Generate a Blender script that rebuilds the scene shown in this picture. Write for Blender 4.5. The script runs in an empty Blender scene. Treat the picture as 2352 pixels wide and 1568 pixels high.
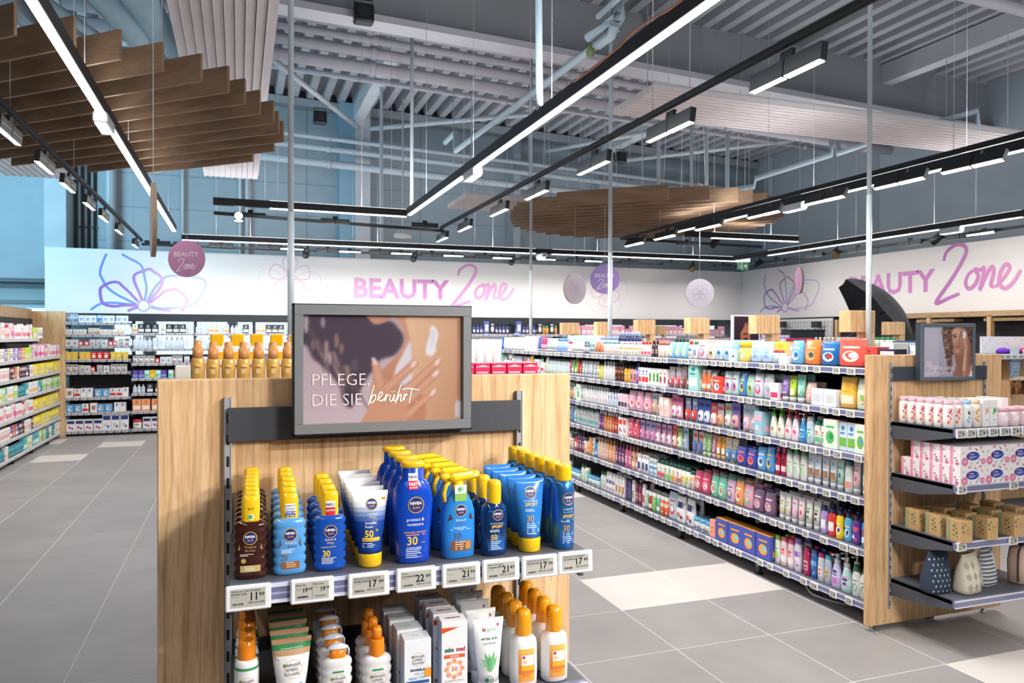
import bpy, math, random
import numpy as np
from mathutils import Vector, Matrix
sc = bpy.context.scene
C = sc.collection
rnd = random.Random(7)
PI = math.pi
# ------------------------------------------------------------------ camera
EYE = 1.64
FPX = 1755.85
YAW, PITCH, ROLL = .34309906, -.006809, -.00207726
def _axes():
    cy, sy = math.cos(YAW), math.sin(YAW)
    f = np.array([sy*math.cos(PITCH), cy*math.cos(PITCH), math.sin(PITCH)])
    r = np.array([cy, -sy, 0.]); d = np.cross(f, r)
    return np.array([math.cos(ROLL)*r+math.sin(ROLL)*d, -math.sin(ROLL)*r+math.cos(ROLL)*d, f])
AX = _axes(); CAM = np.array([0, 0, EYE])
cam = bpy.data.cameras.new('camera'); camo = bpy.data.objects.new('camera', cam); C.objects.link(camo)
m = Matrix.Identity(4)
for i in range(3):
    m[i][0] = AX[0][i]; m[i][1] = -AX[1][i]; m[i][2] = -AX[2][i]
m[2][3] = EYE
camo.matrix_world = m
cam.sensor_width = 36; cam.lens = FPX/2352*36; cam.clip_start = .05; cam.clip_end = 100
cam.dof.use_dof = True; cam.dof.focus_distance = 2.0; cam.dof.aperture_fstop = 10.0
sc.camera = camo
# survey helpers: where a sight line of the photograph meets a plane of the room
def _ray(px, py): return AX.T @ np.array([(px-1176)/FPX, (py-784)/FPX, 1.])
def onz(px, py, z): d = _ray(px, py); return CAM+d*(z-EYE)/d[2]
def ony(px, py, y): d = _ray(px, py); return CAM+d*y/d[1]
def onx(px, py, x): d = _ray(px, py); return CAM+d*x/d[0]
# ------------------------------------------------------------------ world, exposure
w = bpy.data.worlds.new('world'); sc.world = w; w.use_nodes = True
w.node_tree.nodes['Background'].inputs[0].default_value = (.62, .72, .85, 1)
w.node_tree.nodes['Background'].inputs[1].default_value = .5
sc.view_settings.view_transform = 'Standard'; sc.view_settings.look = 'None'
sc.view_settings.gamma = 1; sc.view_settings.use_curve_mapping = False
sc.view_settings.exposure = 0.35
TUBE_W = 10.     # watts per metre of the ceiling light lines, downwards
UP_W = 5.       # and upwards, an uplight added to brighten the ceiling
SPOT_W = 9.
def add_light(name, kind, loc, power, col=(1, 1, 1), aim=None, parent=None, **kw):
    l = bpy.data.lights.new(name, kind); l.energy = power; l.color = col
    for k, v in kw.items(): setattr(l, k, v)
    o = bpy.data.objects.new(name, l); C.objects.link(o); o.location = loc
    if aim is not None:
        o.rotation_euler = (Vector(aim)-Vector(loc)).to_track_quat('-Z', 'Y').to_euler()
    if parent: o.parent = parent
    return o
# assumed cool daylight: out-of-view area light added far left, with no window built
add_light('assumed_daylight', 'AREA', (-6.6, 10.5, 3.6), 215, (.40, .78, 1.0), aim=(-3.2, 15.4, 4.1), shape='RECTANGLE', size=4., size_y=3.0, spread=1.9)
sc.cycles.max_bounces = 6; sc.cycles.diffuse_bounces = 3; sc.cycles.glossy_bounces = 3; sc.cycles.transmission_bounces = 5
sc.cycles.caustics_reflective = False; sc.cycles.caustics_refractive = False
# ------------------------------------------------------------------ colours, materials
def lin(h):
    if isinstance(h, str):
        h = [int(h[i:i+2], 16)/255 for i in (0, 2, 4)]
    return tuple(((c/12.92) if c <= .04045 else ((c+.055)/1.055)**2.4) for c in h)
MATS = {}
def nodes(name):
    mt = bpy.data.materials.new(name); mt.use_nodes = True
    nt = mt.node_tree; return mt, nt, nt.nodes['Principled BSDF']
def N(nt, t, **kw):
    n = nt.nodes.new(t)
    for k, v in kw.items():
        if k in n.inputs: n.inputs[k].default_value = v
        else: setattr(n, k, v)
    return n
def surf(name, rough=.4, metal=0., bump=0., bscale=60, coat=0., trans=0., spec=.5, mottling=0., emit=0.):
    """painted surface: the colour comes from the object's own colour attribute, relief from noise"""
    mt, nt, b = nodes(name)
    a = N(nt, 'ShaderNodeAttribute', attribute_name='Col')
    src = a.outputs['Color']
    if mottling:
        tc = N(nt, 'ShaderNodeTexCoord'); nz = N(nt, 'ShaderNodeTexNoise', Scale=3.0, Detail=4.)
        nt.links.new(tc.outputs['Object'], nz.inputs['Vector'])
        mr = N(nt, 'ShaderNodeMapRange'); mr.inputs[1].default_value = .3; mr.inputs[2].default_value = .7
        mr.inputs[3].default_value = 1-mottling; mr.inputs[4].default_value = 1+mottling
        nt.links.new(nz.outputs[0], mr.inputs[0])
        vm = N(nt, 'ShaderNodeVectorMath', operation='SCALE'); nt.links.new(src, vm.inputs[0]); nt.links.new(mr.outputs[0], vm.inputs['Scale'])
        src = vm.outputs[0]
    nt.links.new(src, b.inputs['Base Color'])
    b.inputs['Roughness'].default_value = rough; b.inputs['Metallic'].default_value = metal
    b.inputs['Coat Weight'].default_value = coat; b.inputs['Transmission Weight'].default_value = trans
    b.inputs['Specular IOR Level'].default_value = spec
    if emit:
        nt.links.new(src, b.inputs['Emission Color']); b.inputs['Emission Strength'].default_value = emit
    if bump:
        tc = N(nt, 'ShaderNodeTexCoord'); nz = N(nt, 'ShaderNodeTexNoise', Scale=bscale, Detail=3.)
        bp = N(nt, 'ShaderNodeBump', Strength=bump, Distance=.01)
        nt.links.new(tc.outputs['Object'], nz.inputs['Vector']); nt.links.new(nz.outputs[0], bp.inputs['Height'])
        nt.links.new(bp.outputs[0], b.inputs['Normal'])
    MATS[name] = mt; return mt
surf('gloss', .18, coat=.3); surf('satin', .38, bump=.02); surf('matte', .7, bump=.05); surf('paper', .45)
surf('print', .5); surf('poster', .62, spec=.15); surf('chrome', .18, metal=1.); surf('goldmetal', .28, metal=.75)
surf('powder', .5, bump=.05, bscale=400); surf('rail', .15, coat=.6, spec=.7)
surf('clear', .05, trans=.85); surf('wallpaint', .75, bump=.03, mottling=.04); surf('fabric', .85, bump=.4, bscale=300)
surf('amber', .08, trans=.35, coat=.5); surf('screen', .35)
surf('gold_satin', .32, metal=.25, coat=.2); surf('lamp', .3, emit=7.); surf('lampsoft', .3, emit=2.2); surf('daylit', .3, emit=1.1)
def wood(name, c1, c2, c3, grain='Z', scale=1., dark=.6):
    mt, nt, b = nodes(name)
    tc = N(nt, 'ShaderNodeTexCoord'); oi = N(nt, 'ShaderNodeObjectInfo')
    mp = N(nt, 'ShaderNodeMapping'); s = [1, 1, 1]; s['XYZ'.index(grain)] = .07
    mp.inputs['Scale'].default_value = s
    ad = N(nt, 'ShaderNodeVectorMath', operation='ADD'); cm = N(nt, 'ShaderNodeCombineXYZ')
    mu = N(nt, 'ShaderNodeMath', operation='MULTIPLY'); mu.inputs[1].default_value = 37.
    nt.links.new(oi.outputs['Random'], mu.inputs[0]); nt.links.new(mu.outputs[0], cm.inputs[0]); nt.links.new(mu.outputs[0], cm.inputs[2])
    nt.links.new(tc.outputs['Object'], ad.inputs[0]); nt.links.new(cm.outputs[0], ad.inputs[1])
    nt.links.new(ad.outputs[0], mp.inputs[0])
    def noise(sc_, det, dist=0.):
        n = N(nt, 'ShaderNodeTexNoise', Scale=sc_*scale, Detail=det, Distortion=dist); nt.links.new(mp.outputs[0], n.inputs['Vector']); return n
    n1, n2, n3 = noise(5, 3, .6), noise(95, 4), noise(260, 2)
    wv = N(nt, 'ShaderNodeTexWave', Scale=5.5*scale, Distortion=7., Detail=3.); wv.inputs['Detail Scale'].default_value = 1.2
    nt.links.new(mp.outputs[0], wv.inputs['Vector'])
    r = N(nt, 'ShaderNodeValToRGB'); r.color_ramp.elements[0].position = .3; r.color_ramp.elements[1].position = .72
    r.color_ramp.elements[0].color = (*lin(c2), 1); r.color_ramp.elements[1].color = (*lin(c1), 1)
    mx = N(nt, 'ShaderNodeMix', data_type='FLOAT'); mx.inputs[0].default_value = .3
    nt.links.new(n1.outputs[0], mx.inputs[2]); nt.links.new(wv.outputs['Fac'], mx.inputs[3])
    nt.links.new(mx.outputs[0], r.inputs[0])
    def lines(n, a, bb, amt, prev):
        mr = N(nt, 'ShaderNodeMapRange'); mr.inputs[1].default_value = a; mr.inputs[2].default_value = bb
        mr.inputs[3].default_value = 0; mr.inputs[4].default_value = amt
        nt.links.new(n.outputs[0], mr.inputs[0])
        m2 = N(nt, 'ShaderNodeMix', data_type='RGBA'); m2.inputs[7].default_value = (*lin(c3), 1)
        nt.links.new(mr.outputs[0], m2.inputs[0]); nt.links.new(prev, m2.inputs[6]); return m2.outputs[2]
    o = lines(n2, .52, .72, dark, r.outputs[0]); o = lines(n3, .5, .8, dark*.7, o)
    n4 = noise(15, 3, 1.5); o = lines(n4, .58, .66, dark*.5, o)
    n5 = N(nt, 'ShaderNodeTexWave', Scale=9.*scale, Distortion=14., Detail=4.); n5.inputs['Detail Scale'].default_value = .8; n5.inputs['Detail Roughness'].default_value = .6
    nt.links.new(mp.outputs[0], n5.inputs['Vector']); o = lines(n5, .86, .99, dark*.8, o)
    nt.links.new(o, b.inputs['Base Color']); b.inputs['Roughness'].default_value = .55
    bp = N(nt, 'ShaderNodeBump', Strength=.15, Distance=.002); nt.links.new(n2.outputs[0], bp.inputs['Height']); nt.links.new(bp.outputs[0], b.inputs['Normal'])
    MATS[name] = mt
wood('oak', 'F6D0A2', 'E6BA88', 'A8794E', dark=.5)
wood('oak_x', 'A8896C', '92745A', '6E5440', 'X', dark=.3)
wood('oak_y', 'CDAE85', 'B8976E', '80603F', 'Y')
def tilemat(name, c, var, rough):
    mt, nt, b = nodes(name)
    tc = N(nt, 'ShaderNodeTexCoord'); oi = N(nt, 'ShaderNodeObjectInfo'); ge = N(nt, 'ShaderNodeNewGeometry')
    n1 = N(nt, 'ShaderNodeTexNoise', Scale=2.2, Detail=6., Roughness=.6); nt.links.new(ge.outputs['Position'], n1.inputs['Vector'])
    n2 = N(nt, 'ShaderNodeTexNoise', Scale=240., Detail=2.); nt.links.new(tc.outputs['Object'], n2.inputs['Vector'])
    a = N(nt, 'ShaderNodeMapRange'); a.inputs[1].default_value = .3; a.inputs[2].default_value = .7; a.inputs[3].default_value = 1-var; a.inputs[4].default_value = 1+var
    nt.links.new(n1.outputs[0], a.inputs[0])
    r = N(nt, 'ShaderNodeMapRange'); r.inputs[3].default_value = .96; r.inputs[4].default_value = 1.04; nt.links.new(oi.outputs['Random'], r.inputs[0])
    mu = N(nt, 'ShaderNodeMath', operation='MULTIPLY'); nt.links.new(a.outputs[0], mu.inputs[0]); nt.links.new(r.outputs[0], mu.inputs[1])
    vm = N(nt, 'ShaderNodeVectorMath', operation='SCALE'); vm.inputs[0].default_value = lin(c); nt.links.new(mu.outputs[0], vm.inputs['Scale'])
    nt.links.new(vm.outputs[0], b.inputs['Base Color']); b.inputs['Roughness'].default_value = rough
    bp = N(nt, 'ShaderNodeBump', Strength=.04, Distance=.002); nt.links.new(n2.outputs[0], bp.inputs['Height']); nt.links.new(bp.outputs[0], b.inputs['Normal'])
    MATS[name] = mt
tilemat('tile_grey', '9C9999', .10, .42); tilemat('tile_pale', 'D9D3CF', .03, .42)
# ------------------------------------------------------------------ mesh builder
def catmull(P, k=6, closed=False):
    P = [Vector(p) for p in P]; n = len(P); out = []
    for i in range(n if closed else n-1):
        g = lambda j: P[j % n] if closed else P[max(0, min(n-1, j))]
        p0, p1, p2, p3 = g(i-1), g(i), g(i+1), g(i+2)
        for t in range(k):
            t /= k
            out.append(.5*((2*p1)+(p2-p0)*t+(2*p0-5*p1+4*p2-p3)*t*t+(3*p1-p0-3*p2+p3)*t*t*t))
    if not closed: out.append(P[-1])
    return out
TXT = {}
def text2d(s, off=0.):
    k = (s, off)
    if k not in TXT:
        cu = bpy.data.curves.new('t', 'FONT'); cu.body = s; cu.offset = off; cu.resolution_u = 2; cu.size = 1; cu.fill_mode = 'BOTH'
        o = bpy.data.objects.new('t', cu); C.objects.link(o)
        bpy.context.view_layer.update()
        me = o.to_mesh(); me.calc_loop_triangles()
        v = [(p.co.x, p.co.y) for p in me.vertices]; f = [tuple(t.vertices) for t in me.loop_triangles]
        o.to_mesh_clear(); bpy.data.objects.remove(o); bpy.data.curves.remove(cu)
        xs = [p[0] for p in v] or [0]
        TXT[k] = (v, f, min(xs), max(xs))
    return TXT[k]
class MB:
    def __init__(s): s.v = []; s.f = []; s.c = []; s.m = []; s.s = []
    def face(s, idx, col, mat, smooth=False): s.f.append(tuple(idx)); s.c.append(col); s.m.append(mat); s.s.append(smooth)
    def box(s, x0, x1, y0, y1, z0, z1, col='808080', mat='satin', cham=0., top=None, faces='XxYyZz', cols=None):
        c = lin(col); cols = cols or {}
        if cham <= 0:
            b = len(s.v); s.v += [(x, y, z) for z in (z0, z1) for y in (y0, y1) for x in (x0, x1)]
            for k, q in (('x', (0, 4, 6, 2)), ('X', (1, 3, 7, 5)), ('y', (0, 1, 5, 4)), ('Y', (2, 6, 7, 3)), ('z', (0, 2, 3, 1)), ('Z', (4, 5, 7, 6))):
                if k in faces: s.face([b+i for i in q], lin(cols[k]) if k in cols else c, mat)
            return s
        e = cham; b = len(s.v)
        pts = {}
        for sx in (0, 1):
            for sy in (0, 1):
                for sz in (0, 1):
                    X, Y, Z = (x0, x1)[sx], (y0, y1)[sy], (z0, z1)[sz]; ix, iy, iz = (e, -e)[sx], (e, -e)[sy], (e, -e)[sz]
                    for ax, p in ((0, (X, Y+iy, Z+iz)), (1, (X+ix, Y, Z+iz)), (2, (X+ix, Y+iy, Z))):
                        pts[(sx, sy, sz, ax)] = len(s.v); s.v.append(p)
        P = lambda *k: pts[k]
        ck = lambda k: lin(cols[k]) if k in cols else c
        for a in (0, 1):
            q = [P(a, 0, 0, 0), P(a, 1, 0, 0), P(a, 1, 1, 0), P(a, 0, 1, 0)]; s.face(q if a else q[::-1], ck('xX'[a]), mat)
            q = [P(0, a, 0, 1), P(1, a, 0, 1), P(1, a, 1, 1), P(0, a, 1, 1)]; s.face(q[::-1] if a else q, ck('yY'[a]), mat)
            q = [P(0, 0, a, 2), P(1, 0, a, 2), P(1, 1, a, 2), P(0, 1, a, 2)]; s.face(q if a else q[::-1], ck('zZ'[a]), mat)
        for a in (0, 1):
            for d in (0, 1):
                q = [P(a, d, 0, 0), P(a, d, 1, 0), P(a, d, 1, 1), P(a, d, 0, 1)]; s.face(q if a != d else q[::-1], c, mat)
                q = [P(a, 0, d, 0), P(a, 1, d, 0), P(a, 1, d, 2), P(a, 0, d, 2)]; s.face(q if a == d else q[::-1], c, mat)
                q = [P(0, a, d, 1), P(1, a, d, 1), P(1, a, d, 2), P(0, a, d, 2)]; s.face(q if a != d else q[::-1], c, mat)
        for a in (0, 1):
            for d in (0, 1):
                for g in (0, 1):
                    q = [P(a, d, g, 0), P(a, d, g, 1), P(a, d, g, 2)]; s.face(q if (a+d+g) % 2 else q[::-1], c, mat)
        return s
    def loft(s, secs, seg=16, col='ffffff', mat='satin', cap0=True, cap1=True, smooth=True, colfn=None, n=2., at=(0, 0, 0)):
        """secs: (z, rx, ry[, exponent[, cx[, cy]]]) rings from bottom to top"""
        base = len(s.v); c = lin(col) if isinstance(col, str) else col; mids = []
        for q in secs:
            z, rx, ry = q[:3]; e = q[3] if len(q) > 3 else n; cx = q[4] if len(q) > 4 else 0; cy = q[5] if len(q) > 5 else 0
            mids.append(z)
            for i in range(seg):
                a = 2*PI*i/seg+PI/seg*0; ca, sa = math.cos(a), math.sin(a)
                x = math.copysign(abs(ca)**(2/e), ca); y = math.copysign(abs(sa)**(2/e), sa)
                s.v.append((at[0]+cx+rx*x, at[1]+cy+ry*y, at[2]+z))
        for k in range(len(secs)-1):
            cc = c
            if colfn: cc = lin(colfn((mids[k]+mids[k+1])/2))
            for i in range(seg):
                j = (i+1) % seg
                s.face([base+k*seg+i, base+k*seg+j, base+(k+1)*seg+j, base+(k+1)*seg+i], cc, mat, smooth)
        if cap0: s.face([base+i for i in range(seg)][::-1], lin(colfn(mids[0])) if colfn else c, mat)
        if cap1: s.face([base+(len(secs)-1)*seg+i for i in range(seg)], lin(colfn(mids[-1])) if colfn else c, mat)
        return s
    def pipe(s, P, r, col='cccccc', mat='satin', seg=8, caps=True):
        P = [Vector(p) for p in P]; base = len(s.v); c = lin(col); up = None
        for i, p in enumerate(P):
            d = (P[min(i+1, len(P)-1)]-P[max(i-1, 0)]).normalized()
            if up is None: up = Vector((0, 0, 1)) if abs(d.z) < .9 else Vector((1, 0, 0))
            sd = d.cross(up).normalized(); u2 = sd.cross(d).normalized(); up = u2
            for k in range(seg):
                a = 2*PI*k/seg; s.v.append(tuple(p+sd*(r*math.cos(a))+u2*(r*math.sin(a))))
        for i in range(len(P)-1):
            for k in range(seg):
                j = (k+1) % seg
                s.face([base+i*seg+k, base+i*seg+j, base+(i+1)*seg+j, base+(i+1)*seg+k], c, mat, True)
        if caps:
            s.face([base+k for k in range(seg)][::-1], c, mat); s.face([base+(len(P)-1)*seg+k for k in range(seg)], c, mat)
        return s
    # flat print: shapes in (u, v) metres laid on a surface by fn(u, v) -> point
    def poly(s, pts, col, fn, mat='print'):
        b = len(s.v); s.v += [tuple(fn(u, v)) for u, v in pts]; s.face(range(b, b+len(pts)), lin(col), mat, False); return s
    def rect(s, u0, u1, v0, v1, col, fn, mat='print', nu=1):
        for i in range(nu):
            a, b = u0+(u1-u0)*i/nu, u0+(u1-u0)*(i+1)/nu
            s.poly([(a, v0), (b, v0), (b, v1), (a, v1)], col, fn, mat)
        return s
    def disc(s, u, v, ru, rv, col, fn, mat='print', seg=14, hole=0.):
        if hole:
            for i in range(seg):
                a, b = 2*PI*i/seg, 2*PI*(i+1)/seg
                s.poly([(u+ru*hole*math.cos(a), v+rv*hole*math.sin(a)), (u+ru*math.cos(a), v+rv*math.sin(a)), (u+ru*math.cos(b), v+rv*math.sin(b)), (u+ru*hole*math.cos(b), v+rv*hole*math.sin(b))], col, fn, mat)
        else:
            s.poly([(u+ru*math.cos(2*PI*i/seg), v+rv*math.sin(2*PI*i/seg)) for i in range(seg)], col, fn, mat)
        return s
    def text(s, t, u, v, size, col, fn, align='c', bold=0., mat='print', colfn=None, sx=1., slant=0.):
        vs, fs, a, b = text2d(t, bold); w_ = (b-a)*size*sx
        o = u-(w_/2 if align == 'c' else (w_ if align == 'r' else 0))-a*size*sx; base = len(s.v)
        s.v += [tuple(fn(o+(x+slant*y)*size*sx, v+y*size)) for x, y in vs]
        for f in fs:
            cc = lin(colfn(o+vs[f[0]][0]*size*sx)) if colfn else lin(col)
            s.face([base+i for i in f], cc, mat)
        return s
    def stroke(s, pts, wd, col, fn, mat='print', k=6, taper=.0, closed=False, colfn=None):
        P = catmull([(x, y, 0) for x, y in pts], k, closed); n = len(P); base = len(s.v)
        for i, p in enumerate(P):
            q0, q1 = (P[(i-1) % n], P[(i+1) % n]) if closed else (P[max(0, i-1)], P[min(n-1, i+1)])
            d = q1-q0; d = d.normalized() if d.length > 1e-9 else Vector((1, 0, 0)); nn = Vector((-d.y, d.x, 0))
            t = i/(n-1); ww = wd*(1-taper+taper*math.sin(PI*min(1, max(0, t)))**.5)/2
            f0 = Vector(fn(p.x, p.y)); nr = (Vector(fn(p.x+1e-4, p.y))-f0).cross(Vector(fn(p.x, p.y+1e-4))-f0).normalized()*(i*wd*.0016)
            for sg in (-1, 1): s.v.append(tuple(Vector(fn(p.x+sg*nn.x*ww, p.y+sg*nn.y*ww))+nr))
        for i in range(n if closed else n-1):
            j = (i+1) % n
            s.face([base+2*i, base+2*j, base+2*j+1, base+2*i+1], lin(colfn(P[i].x, P[i].y)) if colfn else lin(col), mat)
        return s
    def mesh(s, name):
        me = bpy.data.meshes.new(name); me.from_pydata(s.v, [], s.f)
        keys = []
        for k in s.m:
            if k not in keys: keys.append(k)
        for k in keys: me.materials.append(MATS[k])
        ki = {k: i for i, k in enumerate(keys)}
        me.polygons.foreach_set('material_index', [ki[k] for k in s.m]); me.polygons.foreach_set('use_smooth', s.s)
        at = me.color_attributes.new('Col', 'FLOAT_COLOR', 'CORNER')
        cnt = [len(f) for f in s.f]
        arr = np.repeat(np.array([(*c, 1.) for c in s.c], dtype=np.float32), cnt, axis=0)
        at.data.foreach_set('color', arr.ravel()); me.update(); return me
    def obj(s, name, parent=None, **kw): return put(name, s.mesh(name), parent, **kw)
def put(name, me, parent=None, loc=None, rot=0., label=None, cat=None, group=None, kind=None):
    o = bpy.data.objects.new(name, me); C.objects.link(o)
    if parent: o.parent = parent
    if loc is not None: o.location = [float(t) for t in loc]
    if rot: o.rotation_euler = (0, 0, rot)
    if label: o['label'] = label
    if cat: o['category'] = cat
    if group: o['group'] = group
    if kind: o['kind'] = kind
    return o
def thing(name, label, cat, loc=(0, 0, 0), rot=0., group=None): return put(name, None, None, loc, rot, label, cat, group)
ORD = ['first', 'second', 'third', 'fourth', 'fifth', 'sixth', 'seventh', 'eighth', 'ninth', 'tenth', 'eleventh', 'twelfth']
def nth(k):
    if k < 12: return ORD[k]
    k += 1; return '%d%s' % (k, 'th' if 10 < k % 100 < 14 else {1: 'st', 2: 'nd', 3: 'rd'}.get(k % 10, 'th'))
# ================================================================== THE SETTING
def struct(name, mb_, parent=None): return mb_.obj(name, parent, kind='structure')
YB, XR = 14.5, 10.7          # front planes of the printed bands
TX0, TXP, TY0, TYP = 2.163, .589, 3.475, .606
fl = struct('floor', MB().box(-7, 11.6, -5, 17.5, -.12, -.0012, 'DAD6D3', 'matte'))
WHITE = {(0, 1), (1, 1), (-8, 13), (-7, 15), (-9, 16), (-8, 3), (2, -2), (3, -2), (1, 6), (-5, -1), (-4, 21)}
tmesh = {}
for key, mat in (('g', 'tile_grey'), ('w', 'tile_pale')):
    b = MB().box(.0025, TXP-.0025, .0025, TYP-.0025, -.012, 0, '999999', mat, cham=.0012); tmesh[key] = b.mesh('tile')
seen, rest = [], []
for k in range(-15, 16):
    for j in range(-14, 23):
        x, y = TX0+k*TXP, TY0+j*TYP
        q = AX @ (np.array([x+.3, y+.3, 0])-CAM); inn = False
        if q[2] > .8:
            px, py = 1176+FPX*q[0]/q[2], 784+FPX*q[1]/q[2]
            inn = -250 < px < 2560 and py < 1900
        hid = (-.1 < x < .3 and 1.9 < y < 12) or (3.7 < x < 5.2 and y > 3.5) or (x < -3.3) or (x > 6.2) or y > 14.2 or (.2 < x < 2 and y > 4.6) or (x > 2. and y > 8.2)
        (seen if inn and not hid else rest).append((x, y, (k, j) in WHITE))
seen.sort(key=lambda t: t[0]**2+t[1]**2)
for x, y, wt in seen[:299]:
    put('tile', tmesh['w' if wt else 'g'], fl, (x, y, 0))
b = MB()
for x, y, wt in rest+seen[299:]:
    b.box(x+.0025, x+TXP-.0025, y+.0025, y+TYP-.0025, -.012, 0, '999999', 'tile_pale' if wt else 'tile_grey', faces='ZxXyY')
b.obj('tile_field', fl, kind='stuff')
# walls
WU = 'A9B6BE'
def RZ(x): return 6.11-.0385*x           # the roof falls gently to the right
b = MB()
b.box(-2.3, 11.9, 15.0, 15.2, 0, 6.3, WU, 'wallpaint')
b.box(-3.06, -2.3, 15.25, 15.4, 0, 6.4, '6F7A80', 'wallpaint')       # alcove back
b.box(-7.0, -3.03, 15.2, 15.4, 2.62, 6.5, WU, 'wallpaint')           # bulkhead over the entrance
b.box(-7.0, -3.03, 16.6, 16.8, 0, 2.62, WU, 'wallpaint')
b.box(-7.0, -3.03, 15.4, 16.6, 2.6, 2.64, WU, 'wallpaint')
b.box(-3.06, -2.98, 15.2, 16.6, 0, 2.64, WU, 'wallpaint')
for a, c in ((3.3, .02), (3.9, .02), (4.5, .02)): b.box(-2.3, 11.2, 14.994, 15.0, a, a+c, '93A0A8', 'wallpaint')
for xx in (1.2, 3.4, 5.2, 6.2, 8.1, 9.6): b.box(xx, xx+.02, 14.993, 15.0, 3, 6.1, '93A0A8', 'wallpaint')
wb = struct('wall_back', b)
struct('wall_right', MB().box(11.3, 11.5, -5, 15.2, 0, 6.3, WU, 'wallpaint').box(11.29, 11.3, 7.4, 7.9, 0, 6, '9AA8B2', 'wallpaint').box(11.29, 11.3, 11.2, 11.45, 0, 6, '9AA8B2', 'wallpaint'))
struct('wall_left', MB().box(-7.2, -7.0, -5, 17, 0, 6.6, WU, 'wallpaint'))
struct('wall_front', MB().box(-7.2, 11.5, -5.2, -5, 0, 6.6, WU, 'wallpaint'))
# glass entrance door with roller box, in the recess on the left
d = struct('door_1', MB().box(-4.9, -3.32, 16.25, 16.33, 0, .06, 'BFD3DA', 'satin').box(-3.38, -3.32, 16.25, 16.33, .06, 2.2, 'BFD3DA', 'satin').box(-4.14, -4.08, 16.25, 16.33, .06, 2.2, 'BFD3DA', 'satin').box(-4.9, -4.84, 16.25, 16.33, .06, 2.2, 'BFD3DA', 'satin').box(-4.9, -3.32, 16.25, 16.33, 2.14, 2.2, 'BFD3DA', 'satin'))
MB().box(-4.84, -4.14, 16.28, 16.3, .06, 2.14, 'D5F2FA', 'daylit').obj('pane', d)
MB().box(-4.08, -3.38, 16.28, 16.3, .06, 2.14, 'BFE6F2', 'daylit').obj('pane', d)
MB().box(-4.95, -3.28, 16.1, 16.4, 2.24, 2.5, 'A8BBC2', 'satin', cham=.01).box(-4.95, -3.28, 16.08, 16.1, 2.26, 2.28, '5F6B70', 'satin').obj('roller_box', d)
# column and pilaster on the back wall, bluish shading put into the pilaster's colour
struct('column_1', MB().box(1.78, 2.06, 14.62, 15.0, 2.9, 6.03, '8FB3C6', 'wallpaint').box(2.06, 2.34, 14.52, 15.0, 2.9, 6.02, 'C9CBD0', 'wallpaint'))
struct('column_2', MB().box(-3.04, -2.72, 14.55, 15.2, 2.9, 6.2, 'C2CDD3', 'wallpaint'))
for nm, x0, x1 in (('column_3', 7.25, 7.5), ('column_4', 5.3, 5.45)):
    struct(nm, MB().box(x0, x1, 14.75, 15.0, 2.9, RZ(x0), 'B2BDC5', 'wallpaint'))
b = MB()
for x in (-2.62, -2.52, -2.42, -2.32):
    b.pipe([(x, 15.1, 2.95), (x, 15.1, 5.4)], .022, 'C6CCD0'); b.box(x-.03, x+.03, 15.06, 15.2, 3.5, 3.54, '6A6F73')
struct('trim_1', b)
struct('trim_2', MB().pipe([(-2.1, 14.9, 2.9), (-2.1, 14.9, 6.1)], .09, 'B9C1C6').pipe([(-.95, 14.95, 2.9), (-.95, 14.95, 6.1)], .03, 'C4CACE').pipe([(.02, 14.95, 2.9), (.02, 14.95, 6.1)], .025, 'DDE2E4').pipe([(.15, 14.95, 2.9), (.15, 14.95, 6.1)], .045, 'C4CACE'))
# printed bands
band = struct('wall_band_back', MB().box(-3.02, XR, YB, YB+.06, 2.015, 3.10, 'F2F0F1', 'matte').box(-3.02, XR, YB+.06, 15.0, 3.085, 3.10, 'B9BCC0', 'powder'))
bandr = struct('wall_band_right', MB().box(XR, XR+.06, -1.5, YB+.06, 2.03, 3.115, 'F2F0F1', 'matte').box(XR+.06, 11.3, -1.5, 15.0, 3.10, 3.115, 'B9BCC0', 'powder'))
# windows behind the back shelving, lit by daylight
for i, (x0, x1) in enumerate(((-2.05, -1.6), (-1.38, -.2), (-.02, 1.35), (7.0, 7.9), (8.2, 9.4), (9.9, 10.3))):
    f = struct('window_%d' % (i+1), MB().box(x0-.03, x1+.03, 14.93, 14.99, 1.28, 1.31, 'D5DEE2').box(x0-.03, x1+.03, 14.93, 14.99, 1.95, 1.98, 'D5DEE2').box(x0-.03, x0, 14.93, 14.99, 1.31, 1.95, 'D5DEE2').box(x1, x1+.03, 14.93, 14.99, 1.31, 1.95, 'D5DEE2'))
    MB().box(x0, x1, 14.96, 14.98, 1.31, 1.95, 'CFE9F7', 'daylit').obj('pane', f)
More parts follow.
